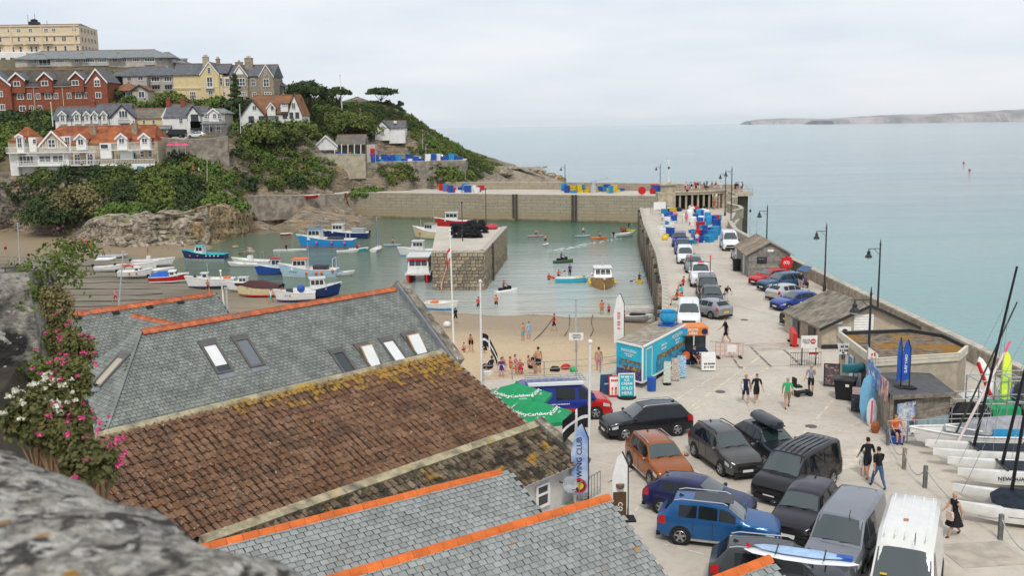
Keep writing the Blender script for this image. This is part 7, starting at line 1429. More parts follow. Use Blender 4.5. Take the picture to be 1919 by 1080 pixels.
wpart(t,'cornice',capst,MB().loft([[(*p,3.2),(*p,3.5),(*q,3.5),(*q,3.2)] for p,q in zip([(cx+(ro+.6)*math.sin(R(x)),cy-(ro+.6)*math.cos(R(x))) for x in range(-2,39,4)],[(cx+(ro+.2)*math.sin(R(x)),cy-(ro+.2)*math.cos(R(x))) for x in range(-2,39,4)])]))
for q in arc[:9]: wpart(t,'column',sandst,MB().tube((*q,0),(*q,2.76),.2,n=8))
wpart(t,'end_block',sandst,MB().box((28.6,184.2,1.6),(3.2,3.5,3.2))); wpart(t,'end_block',sandst,MB().box((40.2,187.5,1.6),(1.8,4,3.2)))
wpart(t,'turret',sandst,MB().lathe((29.2,185,3.2),[(1.5,0),(1.5,1.2),(1.75,1.25),(1.75,1.5),(.5,1.9)],14)); wpart(t,'mast',white,MB().tube((29.3,185,5),(29.3,185,9.2),.09,.05).bar((28.9,185,9.0),(29.7,185,9.0),.06)); wpart(t,'lantern',dark,MB().lathe((29.3,185,7.4),[(.12,0),(.2,.25),(.1,.5)],8))
mb=MB()
for i in range(13):
    a=R(-2+i*3.2); x,y=cx+(ro+.3)*math.sin(a),cy-(ro+.3)*math.cos(a)
    if i>4: mb.tube((x,y,3.5),(x,y,4.5),.03,n=4)
wpart(t,'guard_rail',steel,mb)
wpart(t,'side_platform',sandst,MB().box((41.6,180.5,3.0),(3.2,6,.5))); wpart(t,'platform_pile',timber,MB().box((41.8,179.5,-1.6),(1.6,1.2,8.6)).box((42.4,182,-1.6),(1,1,8.6)))
mb=MB()
for a,b_ in(((40.1,177.6),(43.1,177.6)),((43.1,177.6),(43.1,183.4))):
    mb.tube((*a,4.25),(*b_,4.25),.03).tube((*a,3.75),(*b_,3.75),.03)
    for k in range(5): p=Vector(a).lerp(Vector(b_),k/4); mb.tube((*p,3.25),(*p,4.25),.03,n=4)
wpart(t,'platform_rail',steel,mb)
wallrun('curved_sea_wall',[(36.5,162.5),(38.6,166),(39.2,171),(38.6,176),(39.6,181)],.5,0,1.5,parst,capst,.14,'curved stone parapet sweeping round to the shelter')
for i in range(20):
    a=R(rnd(9,36)); r_=ro-rnd(.5,3.2); tp_,bt_=random.choice(['black','white','navy','red','lblue','black','white','pink']),random.choice(['black','navy','khaki','white']); person('onlooker in %s top and %s shorts on the shelter roof'%(tp_.replace('lblue','pale blue'),bt_),(cx+r_*math.sin(a),cy-r_*math.cos(a),3.2),rnd(0,360),random.choice(['stand','walk','walk2']),tp_,bt_,None,'black',random.choice(['dark','blond','brown']),sk=i%3,group='onlookers on the shelter roof')
for i in range(5): person('onlooker on the platform beside the shelter',(rnd(40.6,42.8),rnd(178,182.8),3.25),rnd(0,360),'stand',random.choice(['black','navy','white']),'black',None,'black','dark',group='onlookers on the side platform')
for i,(px,py,tp,lb) in enumerate([(1288,350,'pink','person in pink beside the shelter turret'),(1338,392,'red','person in red standing in the shelter mouth'),(1320,398,'black','person seated under the shelter columns')]): p=at(px,py+ (0 if i else 16),3.2 if i==0 else 0); person(lb,(p.x,min(p.y,184.5) if i==0 else p.y,3.2 if i==0 else 0),-90,'stand' if i<2 else 'sit',tp,'red' if i==1 else 'black',None,'black','dark')
# lamp posts with hanging lantern
def lamp(label,base,h,side=-1):
    t=thing('lamp_post',label,'lamp',base); MB().lathe((0,0,0),[(.16,0),(.16,.5),(.09,.7),(.075,h*.5),(.06,h-.2),(.09,h-.15),(.05,h),(.02,h+.3)],8).build('post',dark,t); MB().bar((0,0,h-.45),(side*.95,0,h-.45),.05).tube((side*.1,0,h-.9),(side*.5,0,h-.45),.02).build('arm',dark,t)
    l_=MB().lathe((side*.9,0,h-1.15),[(.30,0),(.26,.12),(.12,.3),(.16,.42),(.05,.55),(.03,.7)],10).build('lantern',dark,t); MB().lathe((side*.9,0,h-1.28),[(.1,0),(.2,.06),(.24,.13)],10).build('lens',mat('lamp lens',(.6,.6,.55),.3,.05),l_)
lamp('black lamp post behind the stone hut',(29.4,114,0),6.1); lamp('black lamp post beside the steel blue SUV',(29.2,91.8,0),6.1); lamp('black lamp post between the workshop and the sea wall',(29.3,78.5,0),6.1); q=at(1633,541,6.3); lamp('black lamp post rising through the mossy flat roof',(q.x,q.y,0),6.1)
lamp('black lamp post left of the shelter on the pier end',(36.6,170,0),7.5); q=atd(1059,357,228); lamp('black lamp post on the far breakwater left',(q.x,q.y,.5),6.2); q=atd(1237,357,223); lamp('black lamp post on the far breakwater right',(q.x,q.y,.5),6.2); lamp('dark post beside the parapet bend',(33,149,0),9)
for lb,px,py,y1 in(('dark post at the left of the jetty top',867,452,382),('dark post at the back of the jetty top',911,422,356)):
    p=at(px,py,-.42); q=atd(px,y1,p.y); t=thing('lamp_post',lb,'lamp',p); MB().tube((0,0,0),(0,0,q.z-p.z),.07,.05).build('post',dark,t); MB().lathe((0,0,q.z-p.z),[(.1,0),(.16,.15),(.05,.3)],8).build('lantern',dark,t)
for lb,px,py,y1,z in(('thin white navigation pole rising from the sea beyond the parapet',1405,440,360,SEA),('second thin white pole beyond the parapet',1418,450,415,SEA)):
    p=Vector((34,122 if px<1410 else 116,SEA)); p.x=atd(px,py,p.y).x; q=atd(px,y1,p.y); t=thing('marker_pole',lb,'pole',p); MB().tube((0,0,-2),(0,0,q.z-p.z),.05).build('pole',greypole,t); MB().ell((0,0,(q.z-p.z)*.82),(.14,.14,.2)).build('marker',dark,t)
# timber hut with lifebuoy emblem
hutw=mat('grey hut boards',(.24,.225,.20),.85,.2,3,.3,14,rand=.15); t=thing('timber_hut','grey boarded hut with red flower-shaped rescue sign','hut',(26.6,104.5,0),R(-4))
hx0,hx1,hy0,hy1=-2.1,2.1,-3.6,3.9; MB().ext([(hx0,hy0,0),(hx1,hy0,0),(hx1,hy0,2.35),(0,hy0,3.5),(hx0,hy0,2.35)],(0,7.5,0)).build('wall',mat('hut core',(.13,.12,.11),.9,.1),t)
for k in range(14):
    z=.02+k*.24; w_=2.1 if z<2.3 else 2.1*(1-(z-2.25)/1.25)
    if w_>.2: MB().box((0,hy0-.03,z+.11),(2*w_,.05,.225)).build('board',hutw,t)
for k in range(10): MB().box((hx0-.03,0.15,.02+k*.235+.11),(.05,7.4,.22)).build('board',hutw,t)
for sg in(-1,1):
    for k in range(11):
        y=hy0-.3+k*.74; MB().ext([(0,y,3.68),(sg*2.45,y,2.32),(sg*2.45,y,2.22),(0,y,3.56)],(0,.72,0)).build('roof_sheet',mat('hut roof sheet',(.25,.20,.15),.9,.25,2,.3,9,rand=.2),t)
MB().box((-.75,hy0-.07,1.75),(1.0,.05,.7)).build('window',dark,t); MB().box((-.75,hy0-.1,1.75),(.88,.03,.58)).build('pane',glass,t); MB().box((.1,hy0-.07,2.75),(.6,.04,.24)).build('name_plate',white,t)
MB().box((hx0-.07,-1.2,1.05),(.06,.95,2.05)).build('door',mat('pale grey door',(.5,.5,.5),.7,.1),t); MB().box((hx0-.07,.8,1.05),(.06,1.1,2.05)).build('door',mat('grey green door',(.22,.24,.23),.7,.1),t)
e=MB()
for k in range(8): a=k*math.pi/4; e.lathe((1.35+.42*math.cos(a),0,1.35+.42*math.sin(a)),[(0,-.02),(.24,-.02),(.24,.02),(0,.02)],10) if False else None
sg_=thing('rescue_sign','bright red scalloped rescue sign on the hut wall','sign',(28.0,100.45,1.55),R(-4))
pts_=[((.62+.08*math.cos(8*a))*math.cos(a),0,(.62+.08*math.cos(8*a))*math.sin(a)) for a in [2*math.pi*k/64 for k in range(64)]]; MB().ext(pts_,(0,.08,0)).build('plate',red,sg_)
text('(O)',.42,white,sg_,(0,-.012,0),(R(90),0,0),.01)
t=thing('wheelie_bin','tall black bin at the corner of the timber hut','bin',G(1380,508)); MB().loft([[(-.3,-.32,0),(.3,-.32,0),(.3,.32,0),(-.3,.32,0)],[(-.36,-.4,1.2),(.36,-.4,1.2),(.36,.4,1.2),(-.36,.4,1.2)]]).build('body',black,t); MB().box((0,0,1.25),(.78,.86,.09)).build('lid',black,t)
# workshop with tiled roof
wy=67.9; gx0,gx1=atd(1540,640,wy).x,atd(1712,640,wy).x; gm=(gx0+gx1)/2; ze=atd(1540,614,wy).z; zr=atd(1626,573,wy).z
peb=mat('pebbledash render',(.44,.38,.29),.92,.1,2.5,.4,26); t=thing('harbour_workshop','rendered workshop with brown concrete tile roof on the pier','building',(gm,wy,0))
dep=6.2; sh=-1.6   # the building leans along the pier direction
wpart(t,'wall',peb,MB().ext([(gx0,wy,0),(gx1,wy,0),(gx1,wy,ze),(gm,wy,zr-.1),(gx0,wy,ze)],(sh*-.0-.9,dep,0)))
ct=mat('concrete roof tile',(.26,.225,.18),.9,.2,2,.4,18,rand=.12); overlay(ct,(.13,.115,.09),1.2,.52,.66,5)
for sg in(-1,1):
    half_=(gx1-gx0)/2+.3; sl_=(zr-ze)/((gx1-gx0)/2)
    for k in range(8):
        y=wy-.35+k*.82
        for q in range(1):
            pts2=[(gm,y,zr+.13),(gm+sg*half_,y,zr-sl_*half_+.13),(gm+sg*half_,y,zr-sl_*half_),(gm,y,zr)]; dx=-.9*(y-wy)/dep; wpart(t,'roof_tile_row',ct,MB().ext([(a+dx,b_,c+rnd(0,.015)) for a,b_,c in pts2],(-.06,.8,0)))
    wpart(t,'barge_board',dark,MB().ext([(gm,wy-.42,zr+.16),(gm+sg*half_,wy-.42,zr-sl_*half_+.16),(gm+sg*half_,wy-.42,zr-sl_*half_-.06),(gm,wy-.42,zr-.06)],(0,.06,0)))
wpart(t,'louvre_panel',white,MB().box((gm-.35,wy-.04,ze+.15),(1.35,.08,1.5))); 
for k in range(8): wpart(t,'louvre',white,MB().box((gm-.35,wy-.1,ze-.5+k*.18),(1.3,.06,.05)))
wpart(t,'air_conditioner',offwhite,MB().box((gm-1.75,wy-.2,ze-.25),(.85,.35,.6))); wpart(t,'fan_grille',black,MB().lathe((0,0,0),[(0,0),(.2,0),(.2,.03),(0,.03)],14,Matrix.Translation((gm-1.75,wy-.38,ze-.25))@Matrix.Rotation(R(90),4,'X')))
for k in range(2): wpart(t,'side_door',mat('workshop door',(.12,.12,.12),.7,.1),MB().box((gx0-.05-.9*(1.6+k*2.6)/dep,wy+1.6+k*2.6,.72),(.08,1.3,1.4)))
wpart(t,'wall_plaque',white,MB().box((gx0+1.1,wy-.03,1.9),(.55,.05,.3))); wpart(t,'plinth',dark,MB().box((gm,wy-.04,.15),(gx1-gx0+.05,.08,.3)))
# flat-roofed building with moss and gravel
zf=2.9; fp=[at(x,y,zf) for x,y in((1574,622),(1640,672),(1796,662),(1812,648),(1768,627),(1705,617))]; t=thing('flat_roofed_building','flat-roofed rendered building with mossy gravel roof','building',(fp[1].x+2,fp[1].y+3,0))
wpart(t,'wall',peb,MB().prism([(p.x,p.y) for p in fp],0,zf-.35))
moss=mat('mossy gravel',(.10,.075,.05),.95,.4,2.2,1,20,col2=(.26,.21,.15)); overlay(moss,(.30,.15,.025),.5,.46,.6,5); wpart(t,'gravel_roof',moss,MB().prism([(p.x,p.y) for p in fp],zf-.35,zf-.2))
fas=mat('cream fascia board',(.62,.57,.46),.7,.08,2)
for i,(a,b_) in enumerate(zip(fp,fp[1:]+fp[:1])):
    d=(b_-a); front=i in(1,2); wpart(t,'fascia' if front else 'parapet',fas if i<3 else dark,MB().bar((a.x,a.y,zf-.22),(b_.x,b_.y,zf-.22),.16,.46))
    if front:
        for k in range(3): wpart(t,'fascia_groove',mat('fascia shadow gap',(.3,.27,.22),.8,.05),MB().bar((a.x,a.y-.085,zf-.42+k*.2),(b_.x,b_.y-.085,zf-.42+k*.2),.012,.02))
lw=(fp[1]-fp[0]); ln_=Vector((lw.y,-lw.x,0)).normalized(); ln_=ln_ if ln_.x<0 else -ln_; dl=lw.normalized(); ra=math.atan2(dl.y,dl.x)
for k,(f_,z,w_,h_,m_,nm) in enumerate([(.28,1.35,.5,1.0,mat('poster paper',(.66,.68,.66),.7,.1,6),'poster'),(.42,1.3,.6,1.6,white,'notice_board'),(.42,1.75,.55,.5,cyan,'notice_picture'),(.68,1.8,.4,.5,glass,'window'),(.16,1.7,.35,.5,glass,'window'),(.82,1.0,.9,1.9,dark,'door')]):
    p=fp[0].lerp(fp[1],f_)+ln_*(.06+.02*k); wpart(t,nm,m_,MB().box((p.x,p.y,z),(w_,.06,h_),ra))
# pointed speech sign
q=fp[0].lerp(fp[1],.38)+ln_*.5; s=thing('hanging_sign','white shield-shaped hanging sign on the flat-roofed building','sign',(q.x,q.y,2.4)); MB().ext([(-.35,0,.35),(.35,0,.35),(.22,0,-.3),(-.22,0,-.3)],(0,.05,0)).build('board',white,s); MB().bar((0,.02,.35),(0,.9,.5),.03).build('bracket',dark,s); text('~3/4',.2,black,s,(0,-.012,.05),(R(90),0,0)); MB().box((0,-.015,-.2),(.12,.02,.1)).build('emblem',black,s)
# surf shack
sc_=Vector((19.42,48.0,0)); t=thing('surf_shack','weathered timber hire shack with sloping grey felt roof','shack',(20.5,49.5,0)); sw=mat('shack boards',(.25,.215,.175),.85,.25,3,.3,16,rand=.2)
A_=at(1672,822); B_=at(1778,800); C_=at(1632,778); A_,B_,C_=[Vector((p.x,p.y,0)) for p in(A_,B_,C_)]; u=(B_-A_).normalized(); v=(C_-A_).normalized(); Lu,Lv=(B_-A_).length,(C_-A_).length; D_=B_+v*Lv
wpart(t,'core_wall',mat('shack core',(.08,.07,.06),.9,.1),MB().loft([[tuple(p) for p in(A_,B_,D_,C_)],[tuple(p+Vector((0,0,z))) for p,z in((A_,2.15),(B_,1.75),(D_,1.75),(C_,2.15))]]))
n_=Vector((u.y,-u.x,0)); au=math.atan2(u.y,u.x); av=math.atan2(v.y,v.x); nv=Vector((v.y,-v.x,0)); nv=nv if nv.x<0 else -nv
for k in range(9):
    z=.1+k*.2; p=A_+u*(Lu*.68)+n_*.03; wpart(t,'board',sw,MB().box((p.x,p.y,z),(Lu*.6,.05,.185),au))
for k in range(7): p=C_.lerp(A_,(k+.5)/7)+nv*.03; wpart(t,'board',sw,MB().box((p.x,p.y,1.02),(Lv/7-.015,.05,2.0),av))
rf_=[A_-u*.2-v*.3,B_+u*.25-v*.3,B_+u*.25+v*(Lv+.2),A_-u*.2+v*(Lv+.2)]; zs=(2.28,1.85,1.85,2.28); felt=mat('grey roofing felt',(.10,.10,.105),.85,.15,2,.3,20); wpart(t,'roof',felt,MB().loft([[tuple(p+Vector((0,0,z-.1))) for p,z in zip(rf_,zs)],[tuple(p+Vector((0,0,z))) for p,z in zip(rf_,zs)]])); wpart(t,'fascia',sw,MB().bar(tuple(rf_[0]+Vector((0,0,2.2))),tuple(rf_[1]+Vector((0,0,1.77))),.06,.2))
pos=mat('surf poster',(.12,.25,.45),.5,.6,2.4,col2=(.75,.74,.72),lo=.35,hi=.62); overlay(pos,(.6,.1,.08),1.6,.6,.66); overlay(pos,(.05,.08,.15),2.6,.58,.64)
posb=mat('bright poster',(.45,.12,.2),.5,.6,3,col2=(.7,.5,.3),lo=.35,hi=.62); overlay(posb,(.15,.1,.35),2.2,.5,.6); overlay(posb,(.8,.55,.08),2.8,.62,.66); pose_=mat('blue poster',(.10,.10,.35),.5,.5,2,col2=(.2,.45,.7)); overlay(pose_,(.8,.35,.08),1.8,.62,.66); overlay(pose_,(.78,.78,.8),3,.6,.64)
for z,h_ in((1.35,.85),(.45,.9)): p=A_+u*(Lu*.2)+n_*.07; wpart(t,'poster',pos,MB().box((p.x,p.y,z),(Lu*.32,.04,h_),au))
wpart(t,'lower_panel',mat('pale blue panel',(.3,.42,.45),.7,.1),MB().box(tuple((A_+u*(Lu*.68)+n_*.07+Vector((0,0,.38)))),(Lu*.55,.04,.6),au))
for f_,m_,w_,z in((.25,posb,1.5,2.3),(.62,pose_,1.6,2.45),(.9,pose_,1.2,2.6)): p=A_.lerp(C_,f_)+nv*.25; b_=MB().box((p.x,p.y,z),(w_,.06,1.05),av); wpart(t,'sign_board',m_,b_)
for x in(0,1): p=A_+v*(x*.1); 
wpart(t,'post',wood,MB().box(tuple(A_+nv*.1+Vector((0,0,1.1))),(.14,.14,2.3)))
person('person sitting on a blue tub under the shack counter',tuple(A_+n_*.5-u*.3+Vector((0,0,.02))),-90,'sit','orange','navy',None,'black','brown'); q=A_+n_*.55-u*.35; tb=thing('blue_tub','blue plastic tub seat by the shack','tub',q); MB().lathe((0,0,0),[(.36,0),(.42,.34),(.38,.36),(.33,.04)],14).build('body',blue,tb)
# boards and boats leaning by the shack
def leanboard(lb,px,py,z,L_,w_,m_,tilt,rz,m2=None,roll=0):
    p=at(px,py,z); t=thing('surfboard',lb,'board',p,R(rz)); t.rotation_euler=(R(tilt),R(roll),R(rz)); MB().loft([[(x*w_,y*.05,zz*L_) for x,y in((-.5*k,0),(-.35*k,1),(.35*k,1),(.5*k,0),(.35*k,-1),(-.35*k,-1))] for zz,k in((0,.35),(.06,.7),(.3,1),(.65,1),(.9,.65),(1,.08))]).build('board',m_,t,True,.8)
    if m2: MB().box((0,-.055,L_*.5),(w_*.18,.01,L_*.8)).build('stripe',m2,t)
leanboard('tall pale blue board standing beside the shack',1625,790,0,2.5,.85,mat('pale blue foam',(.18,.42,.62),.5,.06),-6,-25); leanboard('smaller coral-striped board leaning at the shack',1632,800,0,1.5,.5,mat('board cream',(.6,.62,.6),.5,.1),-12,-25,pink)
t=thing('hanging_kayak','dark teal kayak projecting from the flat-roofed wall','kayak',(at(1612,690,1.9).x,at(1612,690,1.9).y,1.9),R(-160)); MB().loft([[(x,y*w_*.34,z*.24+.1*(x/1.3)**2) for y,z in((1,0),(.6,1),(-.6,1),(-1,0),(-.6,-1),(.6,-1))] for x,w_ in((-1.3,.5),(-.5,1),(.4,.9),(1.2,.2))]).build('hull',mat('teal hull',(.02,.14,.18),.35,.1,coat=.4),t,True,.8)
p=at(1636,690,2.2); t=thing('banner','white hire banner with red lettering','banner',(p.x,p.y,1.3),R(40)); MB().ext([(-.6,0,0),(.5,0,-.2),(.5,0,1.6),(-.6,0,2.2)],(0,.03,0)).build('cloth',white,t); text('~2/3/2',.38,red,t,(-.05,-.012,1.2),(R(90),0,0)); MB().tube((-.6,.02,-1.3),(-.6,.02,2.3),.03).build('pole',steel,t)
# upturned boats behind the shack
for lb,px,py,z,m_,L_,W2 in(('grey upturned dinghy standing on end against the wall',1745,735,0,mat('pale grey cover',(.30,.35,.38),.6,.1),2.6,1.7),('green and white upturned dinghy behind the shack',1775,748,0,offwhite,1.7,1.4)):
    p=at(px,py,z); t=thing('upturned_dinghy',lb,'boat',p,R(-5)); MB().loft([[(w_*s_,-dd*.4*c,z2) for s_,c in((-1,0),(-.7,.7),(0,1),(.7,.7),(1,0))] for z2,w_,dd in((0,W2*.42,1),(L_*.4,W2*.5,1.1),(L_*.75,W2*.36,1),(L_,.03,.3))],closed=False,caps=False).build('hull',m_,t,True,1.2); MB().tube((0,-.48,0),(0,-.1,L_),.035).path([(-W2*.25,-.36,0),(-W2*.3,-.38,L_*.4),(-.12,-.3,L_*.85)],.02).path([(W2*.25,-.36,0),(W2*.3,-.38,L_*.4),(.12,-.3,L_*.85)],.02).build('keel',dark,t)
# ------------------------------------------------------------ trailer, kiosk, signs
tq=mat('turquoise wrap',(.025,.42,.60),.45,.1,.5,col2=(.03,.52,.68)); sea_art=mat('printed seascape',(.02,.16,.32),.45,.4,2.2,col2=(.06,.38,.5)); rock_art=mat('printed shore',(.10,.07,.08),.5,.4,4,col2=(.5,.28,.05),lo=.45,hi=.6); purp=mat('printed flowers',(.04,.035,.10),.5,.4,9,col2=(.22,.15,.4),lo=.5,hi=.62)
ta=Vector((6.35,59.7,0)); tb_=Vector((7.72,57.9,0)); tcn=Vector((11.4,64.4,0)); du=(tb_-ta).normalized(); dv=(tcn-tb_).normalized(); Lw,Ld=(tb_-ta).length,(tcn-tb_).length
t=thing('catering_trailer','turquoise catering trailer printed with a seaside picture','trailer',(tb_.x,tb_.y,0)); z0,z1=.4,2.55; td=ta+dv*Ld
wpart(t,'body',tq,MB().prism([(p.x,p.y) for p in(ta,tb_,tcn,td)],z0,z1)); rfm=mat('dirty trailer roof',(.30,.26,.20),.8,.25,2); wpart(t,'roof',rfm,MB().prism([(p.x,p.y) for p in(ta-du*.05,tb_+du*.05,tcn+du*.05,td-du*.05)],z1,z1+.06))
for a,b_ in((ta,tb_),(tb_,tcn)): wpart(t,'edge_trim',white,MB().bar((a.x,a.y,z1+.02),(b_.x,b_.y,z1+.02),.1,.1)); wpart(t,'edge_trim',white,MB().bar((a.x,a.y,z0),(b_.x,b_.y,z0),.1,.1))
wpart(t,'corner_trim',white,MB().bar((tb_.x,tb_.y,z0),(tb_.x,tb_.y,z1),.1))
nf=Vector((du.y,-du.x,0)); ns_=Vector((dv.y,-dv.x,0)); af=math.atan2(du.y,du.x); as_=math.atan2(dv.y,dv.x)
def panel(a,d,n_,L_,f0,f1,zz0,zz1,m_,nm,o_=.02): 
    c=a+d*(L_*(f0+f1)/2)+n_*o_; wpart(t,nm,m_,MB().box((c.x,c.y,(zz0+zz1)/2),(L_*(f1-f0),.02,zz1-zz0),math.atan2(d.y,d.x)))
panel(ta,du,nf,Lw,.03,.97,z0+.06,1.6,sea_art,'printed_sea'); panel(ta,du,nf,Lw,.03,.97,z0+.06,.98,purp,'printed_flowers',.032); panel(ta,du,nf,Lw,.25,.97,1.0,1.22,rock_art,'printed_shore',.034); panel(ta,du,nf,Lw,.2,.97,1.45,1.58,rock_art,'printed_shore',.03)
panel(tb_,dv,ns_,Ld,.3,.97,z0+.1,1.35,sea_art,'printed_sea'); panel(tb_,dv,ns_,Ld,.32,.98,1.3,1.55,rock_art,'printed_shore',.032); panel(tb_,dv,ns_,Ld,.06,.07,z0+.1,2.35,white,'door_edge',.03); panel(tb_,dv,ns_,Ld,.19,.2,z0+.1,2.35,white,'door_edge',.03); panel(tb_,dv,ns_,Ld,.06,.2,2.3,2.37,white,'door_edge',.03)
def tx(s,size,m_,a,d,n_,L_,f,z): c=a+d*(L_*f)+n_*.05-Vector(t.location); text(s,size,m_,t,(c.x,c.y,z),(R(90),0,math.atan2(d.y,d.x)),.004)
tx('PADDLEFISH',.24,white,ta,du,nf,Lw,.5,2.15); tx('~14/8',.1,white,ta,du,nf,Lw,.5,1.9); tx('PADDLEFISH',.36,white,tb_,dv,ns_,Ld,.78,2.2); tx('~8/6',.18,white,tb_,dv,ns_,Ld,.78,1.82); tx('~9/8',.2,white,tb_,dv,ns_,Ld,.46,1.95)
for f_ in(.35,.45): c=tb_+dv*(Ld*f_)-du*.2; wpart(t,'wheel',tyre,MB().lathe((0,0,0),[(0,-.1),(.3,-.1),(.3,.1),(0,.1)],14,Matrix.Translation((c.x,c.y,.3))@Matrix.Rotation(as_,4,'Z')@Matrix.Rotation(R(90),4,'X')))
wpart(t,'chassis',dark,MB().prism([(p.x,p.y) for p in(ta+dv*.3+du*.3,tb_+dv*.3-du*.3,tcn-dv*.3-du*.3,td-dv*.3+du*.3)],.25,.45))
c=td.lerp(tcn,.55)-dv*1.1; o=thing('blue_urn','big blue pot standing on the trailer roof','pot',(c.x,c.y,z1+.06)); MB().box((0,0,.05),(1.2,1.0,.1),as_).build('base',blue,o); MB().lathe((0,0,.1),[(.3,0),(.52,.2),(.6,.5),(.5,.78),(.56,.86),(.46,.84),(.4,.5)],16).build('bowl',cyan,o,True)
o=thing('blue_bin','small blue drum beside the trailer door','bin',G(1221,733)); MB().lathe((0,0,0),[(.26,0),(.28,.8),(.3,.82),(.22,.84)],14).build('drum',blue,o)
def aboard(lb,px,py,w_,h_,m_,rz,words=(),base=True,frame=None,back=True,name='pavement_sign'):
    t=thing(name,lb,'sign',G(px,py),R(rz)); M_=Matrix.Rotation(R(-9),4,'X'); b=MB().box((0,0,h_/2+.08),(w_,.05,h_)); b.v=[M_@Vector(p) for p in b.v]; bd=b.build('board',m_,t)
    if frame: f_=MB(); [f_.box(c,d) for c,d in(((-w_/2,0,h_/2+.08),(.06,.08,h_)),((w_/2,0,h_/2+.08),(.06,.08,h_)),((0,0,h_+.08),(w_+.06,.08,.06)),((0,0,.1),(w_+.06,.08,.06)))]; f_.v=[M_@Vector(p) for p in f_.v]; f_.build('frame',frame,t)
    if back: b=MB().box((0,0,h_/2+.08),(w_,.04,h_)); b.v=[Matrix.Translation((0,.45,0))@Matrix.Rotation(R(9),4,'X')@Vector(p) for p in b.v]; b.build('rear_leg',m_,t)
    if base: MB().lathe((0,.1,0),[(w_*.62,0),(w_*.62,.1),(w_*.4,.14)],12).build('foot',black,t)
    for s,z,sz,mm in words: q=M_@Vector((0,-.035,z)); text(s,sz,mm,t,q,(R(81),0,0),.004)
    return t
aboard('turquoise ice cream sold here sign',1175,747,.9,1.35,mat('sign turquoise',(.02,.40,.50),.5,.05),0,(('~7',1.25,.17,white),('ICE\nCREAM',.95,.2,white),('SOLD',.58,.26,white),('HERE',.3,.26,white)),frame=white,back=False)
t=aboard('white ice-lolly poster sign with red frame',1154,745,.75,1.15,white,0,(('~5',.98,.2,red),),False,red); 
for k in range(6): MB().box((-.2+.2*(k%3),-.06-.0,.3+.25*(k//3)),(.1,.03,.16)).build('lolly_picture',[yellow,orange,green,pink,red,cyan][k],t)
aboard('dark blue folding sign next to the ice-lolly poster',1138,742,.7,1.15,mat('sign navy',(.02,.06,.14),.5,.05),8,(('~4',.7,.14,hpale),),False)
aboard('white and brown sign standing below the booking kiosk',1328,697,.9,1.15,white,0,(('~6/6',.4,.18,CL['brown']),),False); t=bpy.data.objects[-1] if False else None
for lb,px,py,w_,m_ in(('surfboard-shaped pale menu board by the trailer',1250,722,.42,mat('menu cream',(.55,.58,.5),.6,.2,9)),('leaning cream menu board by the trailer',1266,715,.5,mat('menu buff',(.5,.42,.36),.6,.4,12)),('leaning pale blue menu board by the trailer',1277,710,.55,mat('menu blue',(.32,.52,.66),.6,.4,12))):
    q=aboard(lb,px,py,w_,1.35,m_,-10,(),'surf' in lb)
for lb,px,py,rz,m_ in(('black framed menu sign near the wheelie bin',1558,726,-15,mat('menu photo',(.08,.07,.09),.5,.6,5,col2=(.5,.28,.18),lo=.5,hi=.6)),): aboard(lb,px,py,.85,1.3,m_,rz,(),False,black)
aboard('narrow poster stand at the flat-roofed wall',1612,745,.55,1.9,pos,-30,(),False); aboard('white and coral sandwich sign',1606,762,.55,.95,mat('coral sign',(.6,.32,.28),.5,.5,3,col2=(.4,.5,.65)),-20,(),False); aboard('dark chalkboard at the foot of the stands',1604,775,.55,.9,mat('chalkboard',(.03,.03,.035),.7,.3,9,col2=(.2,.2,.2),lo=.55,hi=.7),-25,(),False)
t=thing('wheelie_bin','big black wheelie bin against the flat-roofed building','bin',(at(1583,748).x,at(1583,748).y,0),R(-30)); MB().loft([[(-.42,-.36,0),(.42,-.36,0),(.42,.36,0),(-.42,.36,0)],[(-.55,-.46,1.15),(.55,-.46,1.15),(.55,.46,1.15),(-.55,.46,1.15)]]).build('body',black,t); MB().box((0,0,1.2),(1.16,.98,.1)).build('lid',mat('bin lid',(.06,.06,.065),.5,.1),t); MB().box((.2,-.47,.9),(.2,.02,.14)).build('label',white,t)
# booking kiosk
p=at(1306,692); t=thing('booking_kiosk','orange and blue booking kiosk beside the trailer','kiosk',(p.x,p.y+1.2,0),R(2)); ko=mat('kiosk orange',(.72,.22,.04),.5,.05); kb=mat('kiosk navy',(.02,.03,.07),.5,.1)
MB().bx(-.95,.95,0,1.6,0,.95).build('counter',kb,t); MB().bx(-.95,.95,0,1.6,1.95,2.5).build('sign_box',ko,t); MB().bx(-.98,-.45,-.02,.0,1.97,2.48).build('sign_panel',cyan,t); 
for x in(-.93,.0,.93): MB().bx(x-.03,x+.03,.0,.06,.95,1.95).build('post',white,t)
MB().bx(-.9,.9,.5,.55,.95,1.95).build('pane',glass,t); text('BOOK\nHERE',.24,white,t,(-.05,-.012,2.22),(R(90),0,0),.006); MB().lathe((0,0,0),[(0,0),(.2,0),(.2,.03),(0,.03)],16,Matrix.Translation((.7,-.0,2.22))@Matrix.Rotation(R(90),4,'X')).build('emblem',navy,t); text('~9',.15,white,t,(.35,-.012,.8),(R(90),0,0)); text('~9/8',.13,orange,t,(.35,-.012,.5),(R(90),0,0)); MB().lathe((0,0,0),[(0,0),(.28,0),(.28,.03),(0,.03)],16,Matrix.Translation((-.5,-.0,.62))@Matrix.Rotation(R(90),4,'X')).build('emblem',orange,t)
p=at(1303,690); o=thing('camp_chair','dark folding chair beside the booking kiosk','chair',(p.x,p.y,0),R(-60)); MB().box((0,0,.42),(.5,.5,.05)).build('seat',black,o); MB().box((-.25,0,.75),(.05,.5,.55)).build('backrest',black,o)
